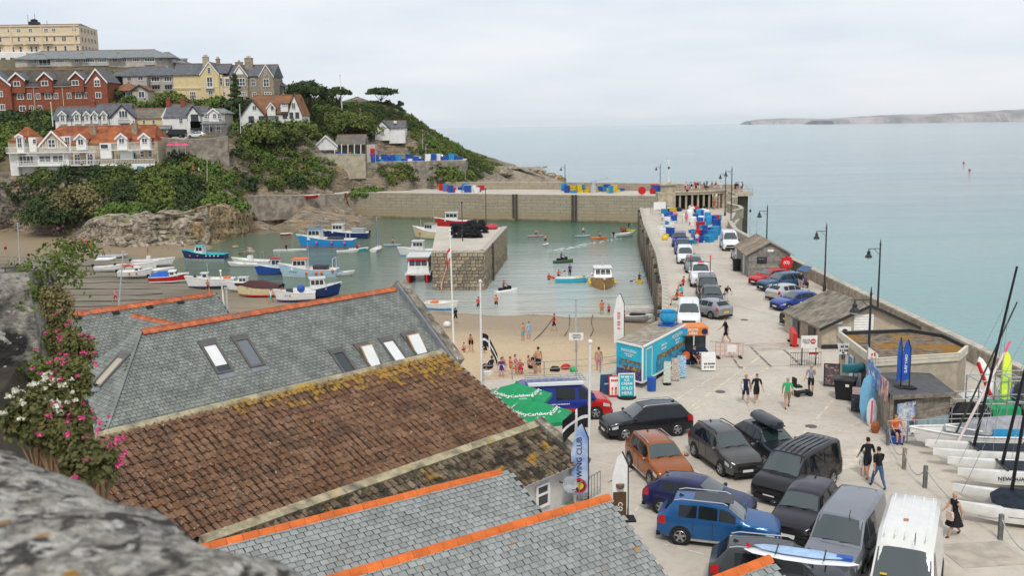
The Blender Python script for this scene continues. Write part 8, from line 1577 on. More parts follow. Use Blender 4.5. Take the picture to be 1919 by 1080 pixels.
for x in(-.22,.22):
    for y in(-.22,.22): MB().tube((x,y,0),(x,y,.42),.015).build('leg',steel,o)
# pink barrier
p=at(1341,672); q=at(1393,672); t=thing('road_barrier','pale pink plastic barrier with a white notice','barrier',((p.x+q.x)/2,p.y,0)); L2=(q.x-p.x); pk=mat('faded pink barrier',(.62,.36,.30),.6,.1)
mb=MB()
for z in(.2,.5,.8,1.05): mb.bar((-L2/2,0,z),(L2/2,0,z),.04,.05)
for k in range(7): mb.bar((-L2/2+L2*k/6,0,.15),(-L2/2+L2*k/6,0,1.05),.05,.05)
mb.build('frame',pk,t); MB().box((.15,-.04,.68),(.62,.03,.5)).build('notice',white,t)
for x in(-L2*.4,L2*.4): MB().box((x,-.0,.05),(.18,.6,.1)).build('foot',black,t)
# mobility scooter
p=at(1503,742); t=thing('mobility_scooter','black four-wheeled mobility scooter','scooter',(p.x,p.y,0),R(10)); MB().box((0,0,.22),(1.0,.42,.1)).build('floor',black,t); MB().box((-.3,0,.58),(.42,.46,.1)).box((-.5,0,.85),(.1,.44,.5)).build('seat',black,t); MB().tube((.48,0,.25),(.36,0,.95),.03).bar((.36,-.28,.95),(.36,.28,.95),.03).build('tiller',dark,t)
for x in(-.38,.4):
    for y in(-.24,.24): MB().lathe((0,0,0),[(0,-.05),(.15,-.05),(.15,.05),(0,.05)],12,Matrix.Translation((x,y,.15))@Matrix.Rotation(R(90),4,'X')).build('wheel',tyre,t)
# no-entry boards and railing at the workshop corner
p=at(1515,685); t=thing('entry_board','white harbour notice with a red no-entry disc','sign',(p.x,p.y,0)); MB().box((0,0,1.55),(1.05,.05,.85)).build('board',white,t); MB().lathe((0,0,0),[(0,0),(.17,0),(.17,.03),(0,.03)],16,Matrix.Translation((.25,-.02,1.6))@Matrix.Rotation(R(90),4,'X')).build('disc',red,t); MB().box((.25,-.06,1.6),(.24,.02,.06)).build('bar',white,t); text('~8/9/6',.1,black,t,(-.2,-.035,1.6),(R(90),0,0)); MB().box((.3,0,.75),(.6,.05,.6)).build('lower_board',white,t); MB().box((.3,-.035,.8),(.6,.02,.12)).build('red_band',red,t); MB().tube((-.45,0,0),(-.45,0,1.2),.04).build('post',dark,t); MB().tube((.45,0,0),(.45,0,1.2),.04).build('post',dark,t)
t=thing('iron_railing','short black iron railing by the no-entry notice','railing',(at(1510,690).x,at(1510,690).y+.3,0)); mb=MB()
for k in range(14): mb.tube((-.9+k*.15,0,0),(-.9+k*.15,0,.95),.012,n=4)
mb.bar((-.95,0,.95),(1.1,0,.95),.03).bar((-.95,0,.15),(1.1,0,.15),.03); mb.build('railing_panel',dark,t)
t=thing('red_barrier','bright red plastic barrier beside the workshop door','barrier',(at(1486,645).x,at(1486,645).y,0),R(80)); MB().box((0,0,.55),(2.4,.3,.9)).build('panel',red,t); MB().box((-.8,0,.06),(.2,.6,.12)).box((.8,0,.06),(.2,.6,.12)).build('foot',black,t)
# ------------------------------------------------------------ flags, parasols, fish boxes, catamarans
def wavy(t,name,w_,h_,m_,z,y0=0,amp=.12,droop=0.,nx=8,nz=4,fn=None,mats=None):
    mb=MB()
    for j in range(nz+1):
        for i in range(nx+1): u=i/nx; mb.v.append((-u*w_,y0+amp*math.sin(u*7+j*.5)*u,z-j/nz*h_-droop*u*u+.04*math.sin(u*5)))
    mb.f=[(j*(nx+1)+i,j*(nx+1)+i+1,(j+1)*(nx+1)+i+1,(j+1)*(nx+1)+i) for j in range(nz) for i in range(nx)]
    o=mb.build(name,m_,t,True,2)
    if fn:
        for m2 in mats: o.data.materials.append(m2)
        for k,p in enumerate(o.data.polygons): p.material_index=fn(k%nx,k//nx)
    return o
wh=CL['white']; bk=CL['black']
def cross(nx,nz): return lambda i,j: 1 if (abs(i-(nx-1)/2)<.9 or abs(j-(nz-1)/2)<.6) else 0
def flagpole(lb,base,top,z,m_=white,r=.07):
    p=at(*base,z); q=atd(*top,p.y); t=thing('flagpole',lb,'flagpole',p); d=q-p; MB().tube((0,0,-.2),d,r,r*.7,8).build('pole',m_,t); MB().ell(d,(r*1.5,)*3,8,5).build('finial',m_,t); return t,d
t,d=flagpole('tall white flagpole with a red and white pennant flag by the gable',(851,665),(843,432),-.6)
f=thing('flag','red and white lifeboat flag hanging on the tall white pole','flag',t.location+d*.86,R(60)); wavy(f,'cloth',1.1,.9,wh,0,0,.16,2.2,10,4,lambda i,j:1 if (i in(4,5) or j in(0,3)) else 0,[red])
t,d=flagpole('plain cream flagpole behind the lean-to slates',(902,722),(900,527),0,offwhite); f=thing('flag','black and white cross flag drooping on the cream pole','flag',t.location+d*.5+Vector((.1,0,0)),R(200)); wavy(f,'cloth',.9,.75,bk,0,0,.15,1.3,9,5,cross(9,5),[wh])
t,d=flagpole('white flagpole with black and white flag in the car park',(1102,935),(1106,641),0,offwhite); f=thing('flag','black flag with white cross flying from the car park pole','flag',t.location+d*.60,R(12)); wavy(f,'cloth',1.15,.95,bk,0,0,.1,.55,11,7,cross(11,7),[wh])
p=at(419,586,1.5); t,d=flagpole('short white flagpole in front of the beached boats',(421,586),(413,508),1.5); f=thing('flag','drooping black and white flag over the rear ridge','flag',t.location+d*.9,R(100)); wavy(f,'cloth',.7,.8,bk,0,0,.1,2.2,8,4,cross(8,4),[wh])
for lb,b_,tp,z in(('tall grey post on the left sand',(37,498),(33,418),-5.2),('tall grey lamp standard beside the beached boats',(222,576),(231,472),-4.8),('grey post in the middle of the beach',(1080,660),(1079,561),-2.2),('thin grey post beside the short white flagpole',(426,584),(424,540),1.5)):
    p=at(*b_,z); q=atd(*tp,p.y); t=thing('lamp_standard',lb,'post',p); MB().tube((0,0,-.3),q-p,.1,.07,8).build('post',greypole,t); MB().box((q.x-p.x,0,q.z-p.z),(.35,.2,.1)).build('lamp_head',greypole,t)
def feather(lb,px,py,z,h,w_,m_,rz,words=None,tm=None,extra=None,flip=1):
    p=at(px,py,z); t=thing('feather_flag',lb,'banner',p,R(rz)); pts=[(0,0,.5),(0,0,h*.8),(-flip*w_*.35,0,h*.97),(-flip*w_*.7,0,h*.9),(-flip*w_,0,h*.62),(-flip*w_*.95,0,.35)]; MB().ext(pts,(0,.02,0)).build('cloth',m_,t); MB().path([(.02*flip,0.01,0),(.02*flip,0.01,h*.8),(-flip*w_*.35,.01,h*.985)],.03).build('pole',black,t); MB().box((0,0,.04),(.6,.6,.08)).build('base',black,t)
    if words: text(words,w_*.45,tm,t,(-flip*w_*.5,-.015,h*.5),(R(90),R(-90 if flip>0 else 90),0),.004)
    if extra: extra(t,w_,h,flip)
    return t
feather('white feather flag with faint red print behind the trailer',1169,652,0,4.0,.75,white,8,'~7',mat('faded red print',(.6,.25,.25),.6,.1)); feather('first blue feather flag at the shack',1687,728,2.15,2.7,.26,blue,20); feather('second blue feather flag with white lettering at the shack',1703,728,2.15,2.6,.42,blue,5,'SURF YARD',white)
def crest(t,w_,h,fl):
    for r_,m_ in((.27,red),(.21,navy),(.15,yellow)): MB().lathe((0,0,0),[(0,0),(r_*w_*1.6,0),(r_*w_*1.6,.02),(0,.02)],18,Matrix.Translation((-fl*w_*.5,-.012-.01*(1-r_),h*.22))@Matrix.Rotation(R(90),4,'X')).build('crest',m_,t)
feather('pale blue rowing club feather flag',1102,945,0,3.6,.7,mat('pale blue print',(.5,.58,.72),.6,.3,1.2,col2=(.18,.3,.6)),-6,'ROWING CLUB',navy,crest,1)
def cof(t,w_,h,fl): MB().box((-fl*w_*.52,-.02,h*.24),(w_*.86,.02,h*.34)).build('brown_panel',CL['brown'],t); MB().lathe((-fl*w_*.5,-.05,h*.46),[(.08,0),(.16,.06),(.17,.2)],12).build('cup_picture',mat('cup brown',(.15,.09,.08),.5,.1),t); text('CO',w_*.42,white,t,(-fl*w_*.5,-.04,h*.2),(R(90),R(90),0),.004)
feather('white and brown coffee feather flag',1176,975,0,2.9,.62,white,4,None,None,cof,1)
# green parasols
gp=mat('parasol green canvas',(.012,.27,.10),.7,.08,2); 
for lb,ax,ay in(('left green branded parasol against the pantile verge',968,718),('right green branded parasol in front of the red van',1000,750)):
    p=at(ax,ay,2.75); t=thing('parasol',lb,'parasol',(p.x,p.y,0),R(20)); n=6; rr=1.9; ap=(0,0,2.75); rim=[(rr*math.cos(2*math.pi*k/n-.1),rr*math.sin(2*math.pi*k/n-.1),2.05) for k in range(n)]
    for k in range(n):
        a,b_=Vector(rim[k]),Vector(rim[(k+1)%n]); c=Vector(ap); MB().add([c,a,b_,a+Vector((0,0,-.18)),b_+Vector((0,0,-.18))],[(0,1,2),(1,3,4,2)]).build('canopy_panel',gp,t)
        m_=(a+b_)/2; ctr=m_*.62+c*.38; nrm=(a-c).cross(b_-c).normalized(); nrm=nrm if nrm.z>0 else -nrm; xd=(b_-a).normalized(); yd=nrm.cross(xd)
        M_=Matrix((xd,yd,nrm)).transposed().to_euler(); tt=text('Carlsberg',.30,white,t,ctr+nrm*.03,M_,.006); text('PILSNER',.11,white,t,ctr-yd*.25+nrm*.03,M_,.002)
    MB().tube((0,0,0),(0,0,2.8),.035).build('pole',steel,t); MB().lathe((0,0,2.72),[(.1,0),(.03,.14)],8).build('cap',gp,t)
t=thing('slat_fence','dark slatted terrace fence below the parasols','fence',at(990,795)); a=at(965,800); b_=at(1035,838); a.z=b_.z=0
for k in range(18): p=a.lerp(b_,k/17)-Vector(t.location); MB().box((p.x,p.y,.55),(.11,.03,1.1),math.atan2((b_-a).y,(b_-a).x)).build('slat',dark,t)
p=at(1080,952); q=at(1125,925); t=thing('steel_railing','short steel railing below the rowing flag','railing',(p.x,p.y,0)); mb=MB(); d=Vector((q.x-p.x,q.y-p.y,0))
for k in range(9): c=d*(k/8); mb.tube((c.x,c.y,0),(c.x,c.y,1.0),.015,n=4)
mb.bar((0,0,1.0),(d.x,d.y,1.0),.04).bar((0,0,.15),(d.x,d.y,.15),.03).build('railing_panel',steel,t)
# beach rail
seq=[at(x,y) for x,y in((905,716),(960,712),(1020,708),(1080,704),(1125,700),(1180,692),(1215,672),(1262,640))]; t=thing('beach_railing','galvanised railing between the car park and the sand','railing',(seq[0].x,seq[0].y,0)); 
for p in seq: MB().tube((p.x,p.y,-.3),(p.x,p.y,1.05),.035).build('post',steel,t,world=True)
for z in(.55,1.0): MB().path([(p.x,p.y,z) for p in seq],.022).build('rail',steel,t,world=True)
for px,py,lb in((1177,705,'stout timber bollard at the end of the beach railing'),): p=at(px,py); t=thing('bollard',lb,'bollard',p); MB().lathe((0,0,0),[(.2,0),(.2,1.25),(.12,1.3)],10).build('post',wood,t)
q=BZ(1003,655); t=thing('notice_sign','white notice board on a post above the sand','sign',(at(1080,672,-.3).x,at(1080,672,-.3).y,-.3)); MB().box((0,0,1.55),(1.0,.04,.5)).build('board',white,t); MB().tube((0,.05,-.6),(0,.05,1.6),.035).build('post',steel,t); text('~9/11/8',.1,CL['navy'],t,(0,-.03,1.56),(R(90),0,0))
for k,(px,py,m_,lb) in enumerate([(912,692,black,'black wheeled cool box on the sand'),(1060,693,CL['red'],'red-handled beach kit beside the van roof'),(1075,698,CL['green'],'green beach bag beside the rail'),(1040,697,black,'black inflatable bag on the sand'),(915,706,wh,'pale towel hung on the beach rail')]): p=BZ(px,py); o=MB().loft([[(-.45,-.3,0),(.45,-.3,0),(.45,.3,0),(-.45,.3,0)],[(-.5,-.34,.3),(.5,-.34,.3),(.5,.34,.3),(-.5,.34,.3)],[(-.3,-.2,.5),(.3,-.2,.5),(.3,.2,.5),(-.3,.2,.5)]]).build('beach_gear',m_); o.location=p; o.scale=(.62,.62,.7); o.rotation_euler=(0,0,k*.9); tag(o,lb,'beach gear')
# mooring ropes on the sand
for i,(pts,) in enumerate([([(1000,640),(1018,622),(1030,606),(1040,592)],),([(1058,630),(1066,618),(1068,600),(1066,588)],),([(1106,632),(1112,620),(1108,604),(1112,584)],)]):
    o=MB().path([tuple(Vector(BZ(*p))+Vector((0,0,.04))) for p in pts],.035,5).build('mooring_rope',timber); tag(o,['left mooring rope lying on the beach','middle mooring rope lying on the beach','right mooring rope lying on the beach'][i],'rope')
for i in range(9):
    y=500+i*11; pts=[(60+i*4+k*45,y+rnd(-2,2)-k*.6) for k in range(6)]; o=MB().path([tuple(Vector(BZ(*p))+Vector((0,0,.03))) for p in pts],.07,4).build('mooring_chain',timber); tag(o,'weedy mooring chain stretched across the left sand','chain','mooring chains on the sand')
# fish boxes and tubs
cratem={}
def crate(m_,k=0):
    key=(m_.name,k)
    if key not in cratem:
        mb=MB().loft([[(-.4,-.27,0),(.4,-.27,0),(.4,.27,0),(-.4,.27,0)],[(-.45,-.31,.3),(.45,-.31,.3),(.45,.31,.3),(-.45,.31,.3)],[(-.49,-.35,.3),(.49,-.35,.3),(.49,.35,.3),(-.49,.35,.3)],[(-.49,-.35,.34),(.49,-.35,.34),(.49,.35,.34),(-.49,.35,.34)],[(-.41,-.27,.34),(.41,-.27,.34),(.41,.27,.34),(-.41,.27,.34)],[(-.37,-.23,.05),(.37,-.23,.05),(.37,.23,.05),(-.37,.23,.05)]]) if k==0 else MB().lathe((0,0,0),[(.28,0),(.33,.4),(.34,.85),(.3,.9),(.27,.86)],12)
        me=mb.mesh('crate'); me.materials.append(m_); cratem[key]=me
    return cratem[key]
def heap(lb,grp,area,z,n,mats,scale=1.,k=0,zmax=1,Yd=None):
    for i in range(n):
        px,py=rnd(area[0],area[1]),rnd(area[2],area[3]); p=at(px,py,z); 
        if Yd: p=atd(px,py,Yd+rnd(0,6)); p.z=z if z is not None else p.z
        m_=random.choice(mats); rz_=rnd(0,3)
        for lv in range(random.randint(1,zmax+1) if k==0 else 1):
          o=bpy.data.objects.new('fish_box' if k==0 else 'barrel',crate(m_,k)); COL.objects.link(o); o.location=(p.x,p.y,z+lv*.345*scale); o.rotation_euler=(0,0,rz_+rnd(-.1,.1)); o.scale=(scale,)*3; tag(o,lb%{'blue plastic':'blue','light blue plastic':'pale blue','yellow plastic':'yellow','green plastic':'green','red paint':'red','white paint':'white'}.get(m_.name,'dark'),'box' if k==0 else 'barrel',grp)
heap('%s fish box piled by the parapet on the pier','fish boxes on the pier',(1296,1345,410,462),0,30,[blue,blue,blue,cyan,cyan,red],1.25,0,2); heap('%s fish tub by the pier shelter','tubs at the pier end',(1283,1340,405,425),0,14,[cyan,white,blue],1.5,1)
heap('%s fish box along the harbour side of the pier','boxes on the harbour side',(1240,1262,402,445),0,26,[blue,cyan,yellow,white,green],1.2,0,2); heap('%s drum beside the pier ladder rail','drums on the harbour side',(1243,1262,395,425),0,8,[blue,white,yellow],1,1)
heap('%s fish box on the left of the far quay','boxes on the far quay left',(822,905,356,361),.5,26,[blue,cyan,white,blue,red],1.6,0,2); heap('%s fish box on the right of the far quay','boxes on the far quay right',(1046,1165,357,362),.5,30,[yellow,yellow,cyan,blue],1.6,0,2); heap('%s gear box at the harbour corner','boxes at the harbour corner',(1225,1262,358,364),.5,12,[blue,cyan,red],1.8,0,2)
def put(nm,m_,k,p,sc,lb,cat,grp,rz=None):
    o=bpy.data.objects.new(nm,crate(m_,k)); COL.objects.link(o); o.location=p; o.rotation_euler=(0,0,rnd(-.25,.25) if rz is None else rz); o.scale=(sc,)*3; tag(o,lb,cat,grp)
CN={blue.name:'blue',cyan.name:'pale blue',white.name:'white',yellow.name:'yellow',red.name:'red',green.name:'green'}
for i in range(30):
    px=704+i*5.4+rnd(-2,2); p=atd(px,300,249.5+(px-700)*.02+(i%2)*2.2+rnd(0,1)); m_=random.choice([blue,blue,blue,blue,cyan,white])
    for lv in range(random.randint(1,3)): put('fish_tub',m_,0,(p.x,p.y,TZ+lv*.55),1.6,CN[m_.name]+' fish tub stacked on the terrace right of the shelter','tub','tubs stacked on the terrace')
zz=atd(635,294,247).z
for i in range(20): p=atd(594+i*4.2,294,248.6+rnd(0,1.6)); m_=random.choice([cyan,yellow,blue,red,green,blue]); put('barrel',m_,1,(p.x,p.y,zz-.1),1.4,CN[m_.name]+' barrel stored under the open shelter','barrel','barrels under the open shelter')
for i in range(14): p=atd(500+i*6,300,240.5+rnd(0,2)); m_=random.choice([white,red,blue]); put('fish_box',m_,0,(p.x,p.y,TZ2),1.5,CN[m_.name]+' box among the dinghies left of the shelter','box','boxes left of the shelter')
q=atd(699,302,247.9); t=thing('barrel_stack','tall red over blue barrel stack on the terrace','barrel',(q.x,q.y,TZ))
for k,m_ in enumerate((blue,mat('purple drum',(.15,.06,.3),.5,.1),red)): o=bpy.data.objects.new('barrel',crate(m_,1)); COL.objects.link(o); o.parent=t; o.location=(0,0,k*1.1); o.scale=(1.7,1.7,1.25)
p=atd(1203,362,214.2); t=thing('lifebuoy_board','round red lifebuoy board on the far quay','sign',(p.x,p.y,.5)); MB().lathe((0,0,0),[(0,0),(.85,0),(.85,.06),(0,.06)],20,Matrix.Translation((0,-.05,1.1))@Matrix.Rotation(R(90),4,'X')).build('board',red,t); MB().tube((0,.05,0),(0,.05,1.2),.06).build('post',dark,t)
p=atd(1112,352,226); t=thing('quay_crane','small grey crane on the far quay','crane',(p.x,p.y,.5)); MB().lathe((0,0,0),[(.7,0),(.6,1.4),(.45,1.5),(.45,2.6)],10).build('column',greypole,t); MB().bar((0,0,2.5),(3.4,-.3,3.3),.16).build('jib',greypole,t)
# lobster pots on the jetty
pm_=MB().path([(-.4,-.28,0),(.4,-.28,0),(.4,.28,0),(-.4,.28,0),(-.4,-.28,0)],.03,4)
for x in(-.4,0,.4): pm_.path([(x,-.28,0),(x,-.26,.25),(x,0,.4),(x,.26,.25),(x,.28,0)],.03,4)
pm_.path([(-.4,0,.4),(.4,0,.4)],.03,4).loft([[(x,-.25,.02),(x,-.23,.22),(x,0,.36),(x,.23,.22),(x,.25,.02)] for x in(-.37,.37)])
pme=pm_.mesh('pot'); pme.materials.append(mat('tarred netting',(.018,.019,.022),.9,.3,8))
for i in range(60):
    if i%3==2 and random.random()<.7: continue
    j=i//3; px,py=852+(j%7)*9+rnd(-2,2)*0,(430,437,446)[j//7]; p=at(px,py,-.42)
    o=bpy.data.objects.new('lobster_pot',pme); COL.objects.link(o); o.location=(p.x+rnd(-.3,.3),p.y+rnd(-.3,.3),-.42+(i%3)*.5); o.rotation_euler=(0,0,rnd(0,3)); o.scale=(1.25,)*3; tag(o,'black netted lobster pot stacked on the jetty','lobster pot','lobster pots on the jetty')
p=at(921,430,-.42); o=MB().ell((0,0,.4),(1.1,.7,.5),10,6).build('net_heap',mat('red net',(.5,.07,.09),.9,.3,6,.8,9)); o.location=p; tag(o,'heap of red netting at the back of the jetty','net')
# red dinghies and gear on the quay road, orange kayaks on the point
for px,py,Y,m_,lb in((640,370,228,red,'red dinghy on the quay road'),(586,374,220,red,'small red float on the quay road')): p=atd(px,py,Y); t=thing('dinghy',lb,'boat',(p.x,p.y-.6,p.z+.6),R(5)); hull(t,2.8,1.2,.4,.2,hred)
# pier gear: ladder rail, nets, bicycle
p=at(1228,402); t=thing('gear_cage','steel cage with white notice board on the harbour side of the pier','cage',(p.x+.6,p.y,0)); mb=MB()
for x in(-1.3,1.3):
    for y in(-1,1): mb.tube((x,y,0),(x,y,1.8),.05)
for z in(.3,.7,1.1,1.8): mb.bar((-1.3,-1,z),(1.3,-1,z),.05).bar((1.3,-1,z),(1.3,1,z),.05)
mb.build('cage_frame',steel,t); MB().box((0,-1.06,1.6),(2.1,.05,1.3)).build('notice_board',white,t)
for i in range(14):
    px,py=rnd(1244,1310),rnd(392,412); p=at(px,py); m_=random.choice([wh,CL['grey'],CL['black'],CL['pink'],CL['red'],CL['navy'],hgrey]); o=MB().ell((0,0,.35),(.6,.5,.45),8,5).build('net_bag',m_); 
    for v_ in o.data.vertices: v_.co*=1+.3*mn.noise(v_.co*2.3+Vector((i*3,0,0)))
    o.location=p; tag(o,'bundle of nets and gear at the end of the pier','net','gear bundles at the pier end')
p=at(1252,612); t=thing('bicycle','bicycle leaning at the pier edge rail','bicycle',(p.x+.25,p.y,0),R(95))
for x in(-.5,.52):
    mb=MB(); mb.path([(x+.33*math.cos(k*math.pi/8),0,.35+.33*math.sin(k*math.pi/8)) for k in range(17)],.025,5); w_=mb.build('wheel',tyre,t); sp=MB(); [sp.tube((x,0,.35),(x+.32*math.cos(k*.785),0,.35+.32*math.sin(k*.785)),.005,n=3) for k in range(8)]; sp.build('spokes',steel,w_)
MB().path([(-.5,0,.35),(-.15,0,.35),(.35,0,.8),(-.3,0,.85),(-.15,0,.35)],.025).path([(.52,0,.35),(.35,0,.95)],.025).build('frame',dark,t); MB().box((-.32,0,.95),(.28,.14,.06)).build('saddle',black,t); MB().bar((.35,-.28,1.0),(.35,.28,1.0),.03).build('handlebar',black,t)
# ------------------------------------------------------------ dinghy park at the right edge
cw=mat('catamaran white',(.74,.73,.69),.3,.06,2,coat=.4); cov=mat('navy boat cover',(.015,.022,.035),.7,.3,3,.4,5)
def cat_hull(t,y,L_,name='hull'): MB().loft([[(x,y+s_*w_,z) for s_,z in((.8,h_),(1,h_*.55),(.6,b_),(0,b_-.06),(-.6,b_),(-1,h_*.55),(-.8,h_))] for x,w_,h_,b_ in((-L_*.5,.16,.55,.22),(-L_*.2,.22,.6,.06),(L_*.2,.21,.64,.08),(L_*.42,.11,.70,.22),(L_*.5,.015,.74,.5))]).build(name,cw,t,True,.6)
def catamaran(lb,px,py,head,L_=5.,mastpx=None,cover=False,words=None,sep=2.1,lean=0):
    p=at(px,py); t=thing('catamaran',lb,'boat',(p.x,p.y,.12),R(head))
    for s_ in(1,-1): cat_hull(t,s_*sep/2,L_)
    MB().bar((L_*.12,-sep/2,.66),(L_*.12,sep/2,.66),.09).bar((-L_*.34,-sep/2,.66),(-L_*.34,sep/2,.66),.09).build('crossbeam',dark,t); MB().box((-L_*.11,0,.66),(L_*.42,sep*.82,.03)).build('trampoline',cov,t)
    if cover: MB().loft([[(x,s_*sep*.5*w_,z) for s_,z in((-1,.62),(-.5,zt),(0,zt+.12),(.5,zt),(1,.62))] for x,w_,zt in((-L_*.45,.9,.8),(-.3,1,1.0),(L_*.18,1,.95),(L_*.25,.5,.75))]).build('cover',cov,t,True)
    for s_ in(1,-1): MB().tube((L_*.15,s_*(sep/2+.215),.35),(-L_*.4,s_*(sep/2+.2),.33),.012).build('stripe',mat('hull stripe',(.12,.06,.06),.5,.1),t)
    if words: text(words,.24,CL['navy'],t,(-.3,-sep/2-.235,.36),(R(78),0,0),.003); text(words,.24,CL['navy'],t,(-.3,sep/2+.235,.36),(R(78),0,R(180)),.003)
    if mastpx is not None: MB().tube((L_*.12,0,.7),Vector((L_*.12,0,.7))+Vector(mastpx),.075,.05,8).build('mast',mat('black mast',(.012,.013,.016),.4,.1),t); MB().path([(L_*.45,0,.7),Vector((L_*.12,0,.7))+Vector(mastpx)*.85],.01,4).path([(0,sep/2,.7),Vector((L_*.12,0,.7))+Vector(mastpx)*.85],.01,4).path([(0,-sep/2,.7),Vector((L_*.12,0,.7))+Vector(mastpx)*.85],.01,4).build('rigging',steel,t)
    # trolley
    MB().bar((-.1,-sep*.55,.15),(-.1,sep*.55,.15),.06).build('trolley_axle',steel,t)
    for s_ in(1,-1): MB().lathe((0,0,0),[(0,-.07),(.2,-.07),(.2,.07),(0,.07)],12,Matrix.Translation((-.1,s_*sep*.38,.2))@Matrix.Rotation(R(90),4,'X')).build('trolley_wheel',tyre,t)
    return t
catamaran('nearest white catamaran with dark cover, bows pointing left',1925,975,159,5.4,(-.6,.5,8),True,'~7',2.0); catamaran('white catamaran lettered with the sailing club name',1905,905,172,5.4,(-1.2,.4,8.5),False,'NEWQUAY SAILING CLUB',1.5); catamaran('third white catamaran nearer the fence',1850,868,172,5.2,(-1.0,1.0,8.5),False,None,1.3)
p=at(1815,842); t=thing('sailing_dinghy','white sailing dinghy under a grey cover beside the fence','boat',(p.x,p.y,.3),R(172)); hull(t,4.6,1.7,.55,.2,cw,inner=hgrey); MB().tube((.6,0,.5),(-1.2,1.6,7.2),.05,.035,8).build('mast',mat('olive mast',(.06,.07,.05),.5,.1),t)
p=at(1885,838); t=thing('covered_dinghy','dinghy under a grey and blue cover','boat',(p.x,p.y,.35),R(174)); hull(t,4.8,1.9,.5,.2,hgrey); MB().loft([[(x,s_*w_,z) for s_,z in((-1,.5),(-.5,zt),(0,zt+.15),(.5,zt),(1,.5))] for x,w_,zt in((-2.3,.9,.8),(-.5,1,1.1),(1.3,.9,.95),(2.2,.2,.6))]).build('cover',mat('grey cover',(.32,.32,.34),.8,.15,3),t,True); MB().box((.2,.95,.62),(1.6,.1,.4)).build('blue_panel',cyan,t)
t=thing('spar','pale pink-tipped boom leaning across the dinghies','spar',at(1782,858)); e=atd(1893,640,at(1782,858).y+2.5)-at(1782,858); MB().tube((0,0,.1),e*.9,.07,.06,8).build('boom',mat('pale spar',(.66,.55,.52),.5,.1),t); MB().tube(e*.9,e,.065,.05,8).build('tip',pink,t)
def upright(lb,b_,tp,w_,m_,m2=None,dz=2):
    p=at(*b_); q=atd(*tp,p.y+dz); d=q-p; t=thing('kayak',lb,'kayak',p); t.rotation_euler=d.to_track_quat('Z','Y').to_euler(); L_=d.length; MB().loft([[(x*w_*k,y*w_*.5*k,z*L_) for x,y in((-.5,0),(-.35,.5),(.35,.5),(.5,0),(.35,-.5),(-.35,-.5))] for z,k in((0,.3),(.12,.8),(.4,1),(.8,.9),(.95,.55),(1,.15))]).build('hull',m_,t,True,.8)
    if m2: MB().loft([[(w_*.36*k+dx,-w_*.1,z*L_),(w_*.55*k+dx,-w_*.1,z*L_),(w_*.55*k+dx,w_*.2,z*L_),(w_*.36*k+dx,w_*.2,z*L_)] for z,k,dx in((.1,.8,0),(.5,1,0),(.9,.8,0))]).build('side_stripe',m2,t)
upright('white kayak with red edge leaning upright by the sea wall',(1878,775),(1835,670),.62,cw,red); upright('yellow and green kayak standing upright',(1882,790),(1888,660),.55,mat('lime yellow',(.62,.72,.03),.4,.2,.4,col2=(.12,.55,.05),lo=.45,hi=.55)); upright('dark upturned dinghy at the right edge of the dinghy park',(1935,790),(1925,712),1.6,mat('dark hull',(.03,.035,.045),.5,.1))
for lb,x,y,m_ in(('blue cover bundle at the right edge',1905,760,blue),('green buoyant tube beside the upright kayaks',1868,785,green),('black tarpaulin behind the shack',1815,790,black),('white dinghy bow behind the black tarpaulin',1835,765,cw)):
    p=at(x,y); o=MB().loft([[(-1.1,-.5,0),(1.1,-.5,0),(1.1,.5,0),(-1.1,.5,0)],[(-1,-.45,.6),(1,-.45,.7),(1,.45,.6),(-1,.45,.7)],[(-.5,-.2,1.),(.6,-.2,1.1),(.6,.2,1.),(-.5,.2,1.)]]).build('covered_gear',m_); o.location=p; tag(o,lb,'gear')
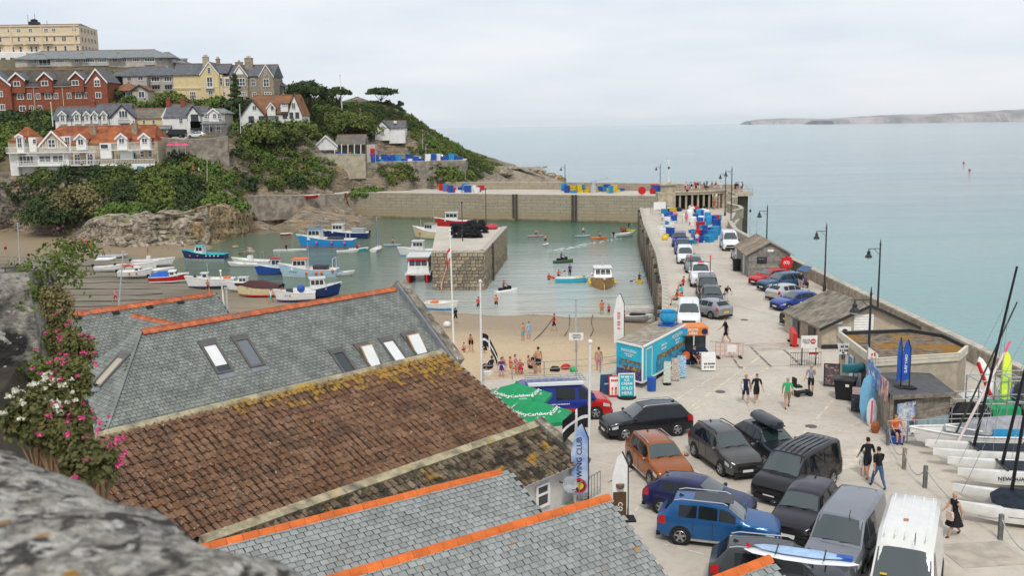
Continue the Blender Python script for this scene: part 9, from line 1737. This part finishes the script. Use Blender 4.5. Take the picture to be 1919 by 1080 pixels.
# rack fence, posts and chain
A_=at(1662,832); B_=at(1960,822); t=thing('pipe_fence','galvanised pipe fence in front of the shack','fence',(A_.x,A_.y,0)); A_.z=B_.z=0; B_=A_+(B_-A_)
for k in range(9): p=A_.lerp(B_,k/8); MB().tube((p.x,p.y,0),(p.x,p.y,1.15),.03).build('post',steel,t,world=True)
for z in(.35,.75,1.15): MB().tube((A_.x,A_.y,z),(B_.x,B_.y,z),.025).build('rail',steel,t,world=True)
for i,(x0,y0,w_,h_) in enumerate(((1782,805,2.0,1.6),(1830,800,2.4,2.4),(1885,800,2.4,2.6))):
    p=at(x0,y0); t=thing('boat_rack',['low','middle','right-hand'][i]+' galvanised boat rack in the dinghy park','rack',(p.x,p.y,0)); mb=MB()
    for x in(0,w_):
        for y in(0,1.4): mb.tube((x,y,0),(x,y,h_),.035)
    for z in(h_*.5,h_): mb.tube((0,0,z),(w_,0,z),.03).tube((0,1.4,z),(w_,1.4,z),.03).tube((0,0,z),(0,1.4,z),.03).tube((w_,0,z),(w_,1.4,z),.03)
    mb.build('frame',steel,t)
ps=[at(x,y) for x,y in((1664,835),(1694,880),(1733,915),(1874,1012),(1960,1075))]
for i,p in enumerate(ps[:4]): t=thing('chain_post',['first','second','third','nearest'][i]+' timber post of the chain fence round the dinghies','post',p); MB().box((0,0,.5),(.15,.15,1.0)).build('post',wood if i in(1,) else mat('tarred post',(.16,.16,.16),.8,.2,3),t); MB().tube((0,-.09,.85),(0,.09,.85),.03).build('eye_bolt',steel,t)
for i,(a,b_) in enumerate(zip(ps,ps[1:])):
    n=10; pts=[tuple(a.lerp(b_,k/n)+Vector((0,0,.85-.62*4*(k/n)*(1-k/n)))) for k in range(n+1)]; o=MB().path(pts,.022,5).build('chain',steel); tag(o,['far','second','third','nearest'][i]+' sagging length of chain between the fence posts','chain')
p=at(1640,800); o=MB().ell((0,0,.3),(.25,.2,.35),8,5).build('canvas_sack',mat('rust canvas',(.32,.10,.04),.8,.2,4)); o.location=at(1640,812); tag(o,'rust-coloured sack at the shack corner','sack')
# ------------------------------------------------------------ haze over the bay
flush_text()
hz_=mk('sea air'); Nn=hz_.node_tree.nodes; Nn.remove(Nn['Principled BSDF']); pv=Nn.new('ShaderNodeVolumePrincipled'); pv.inputs['Color'].default_value=(.97,.985,1,1); pv.inputs['Density'].default_value=3.4e-5; pv.inputs['Anisotropy'].default_value=.2; hz_.node_tree.links.new(pv.outputs[0],Nn['Material Output'].inputs['Volume'])
haze=MB().bx(-40500,40500,-60,20200,-14,110).build('haze',hz_); tag(haze,'thin pale sea haze over the bay','haze',kind='stuff')
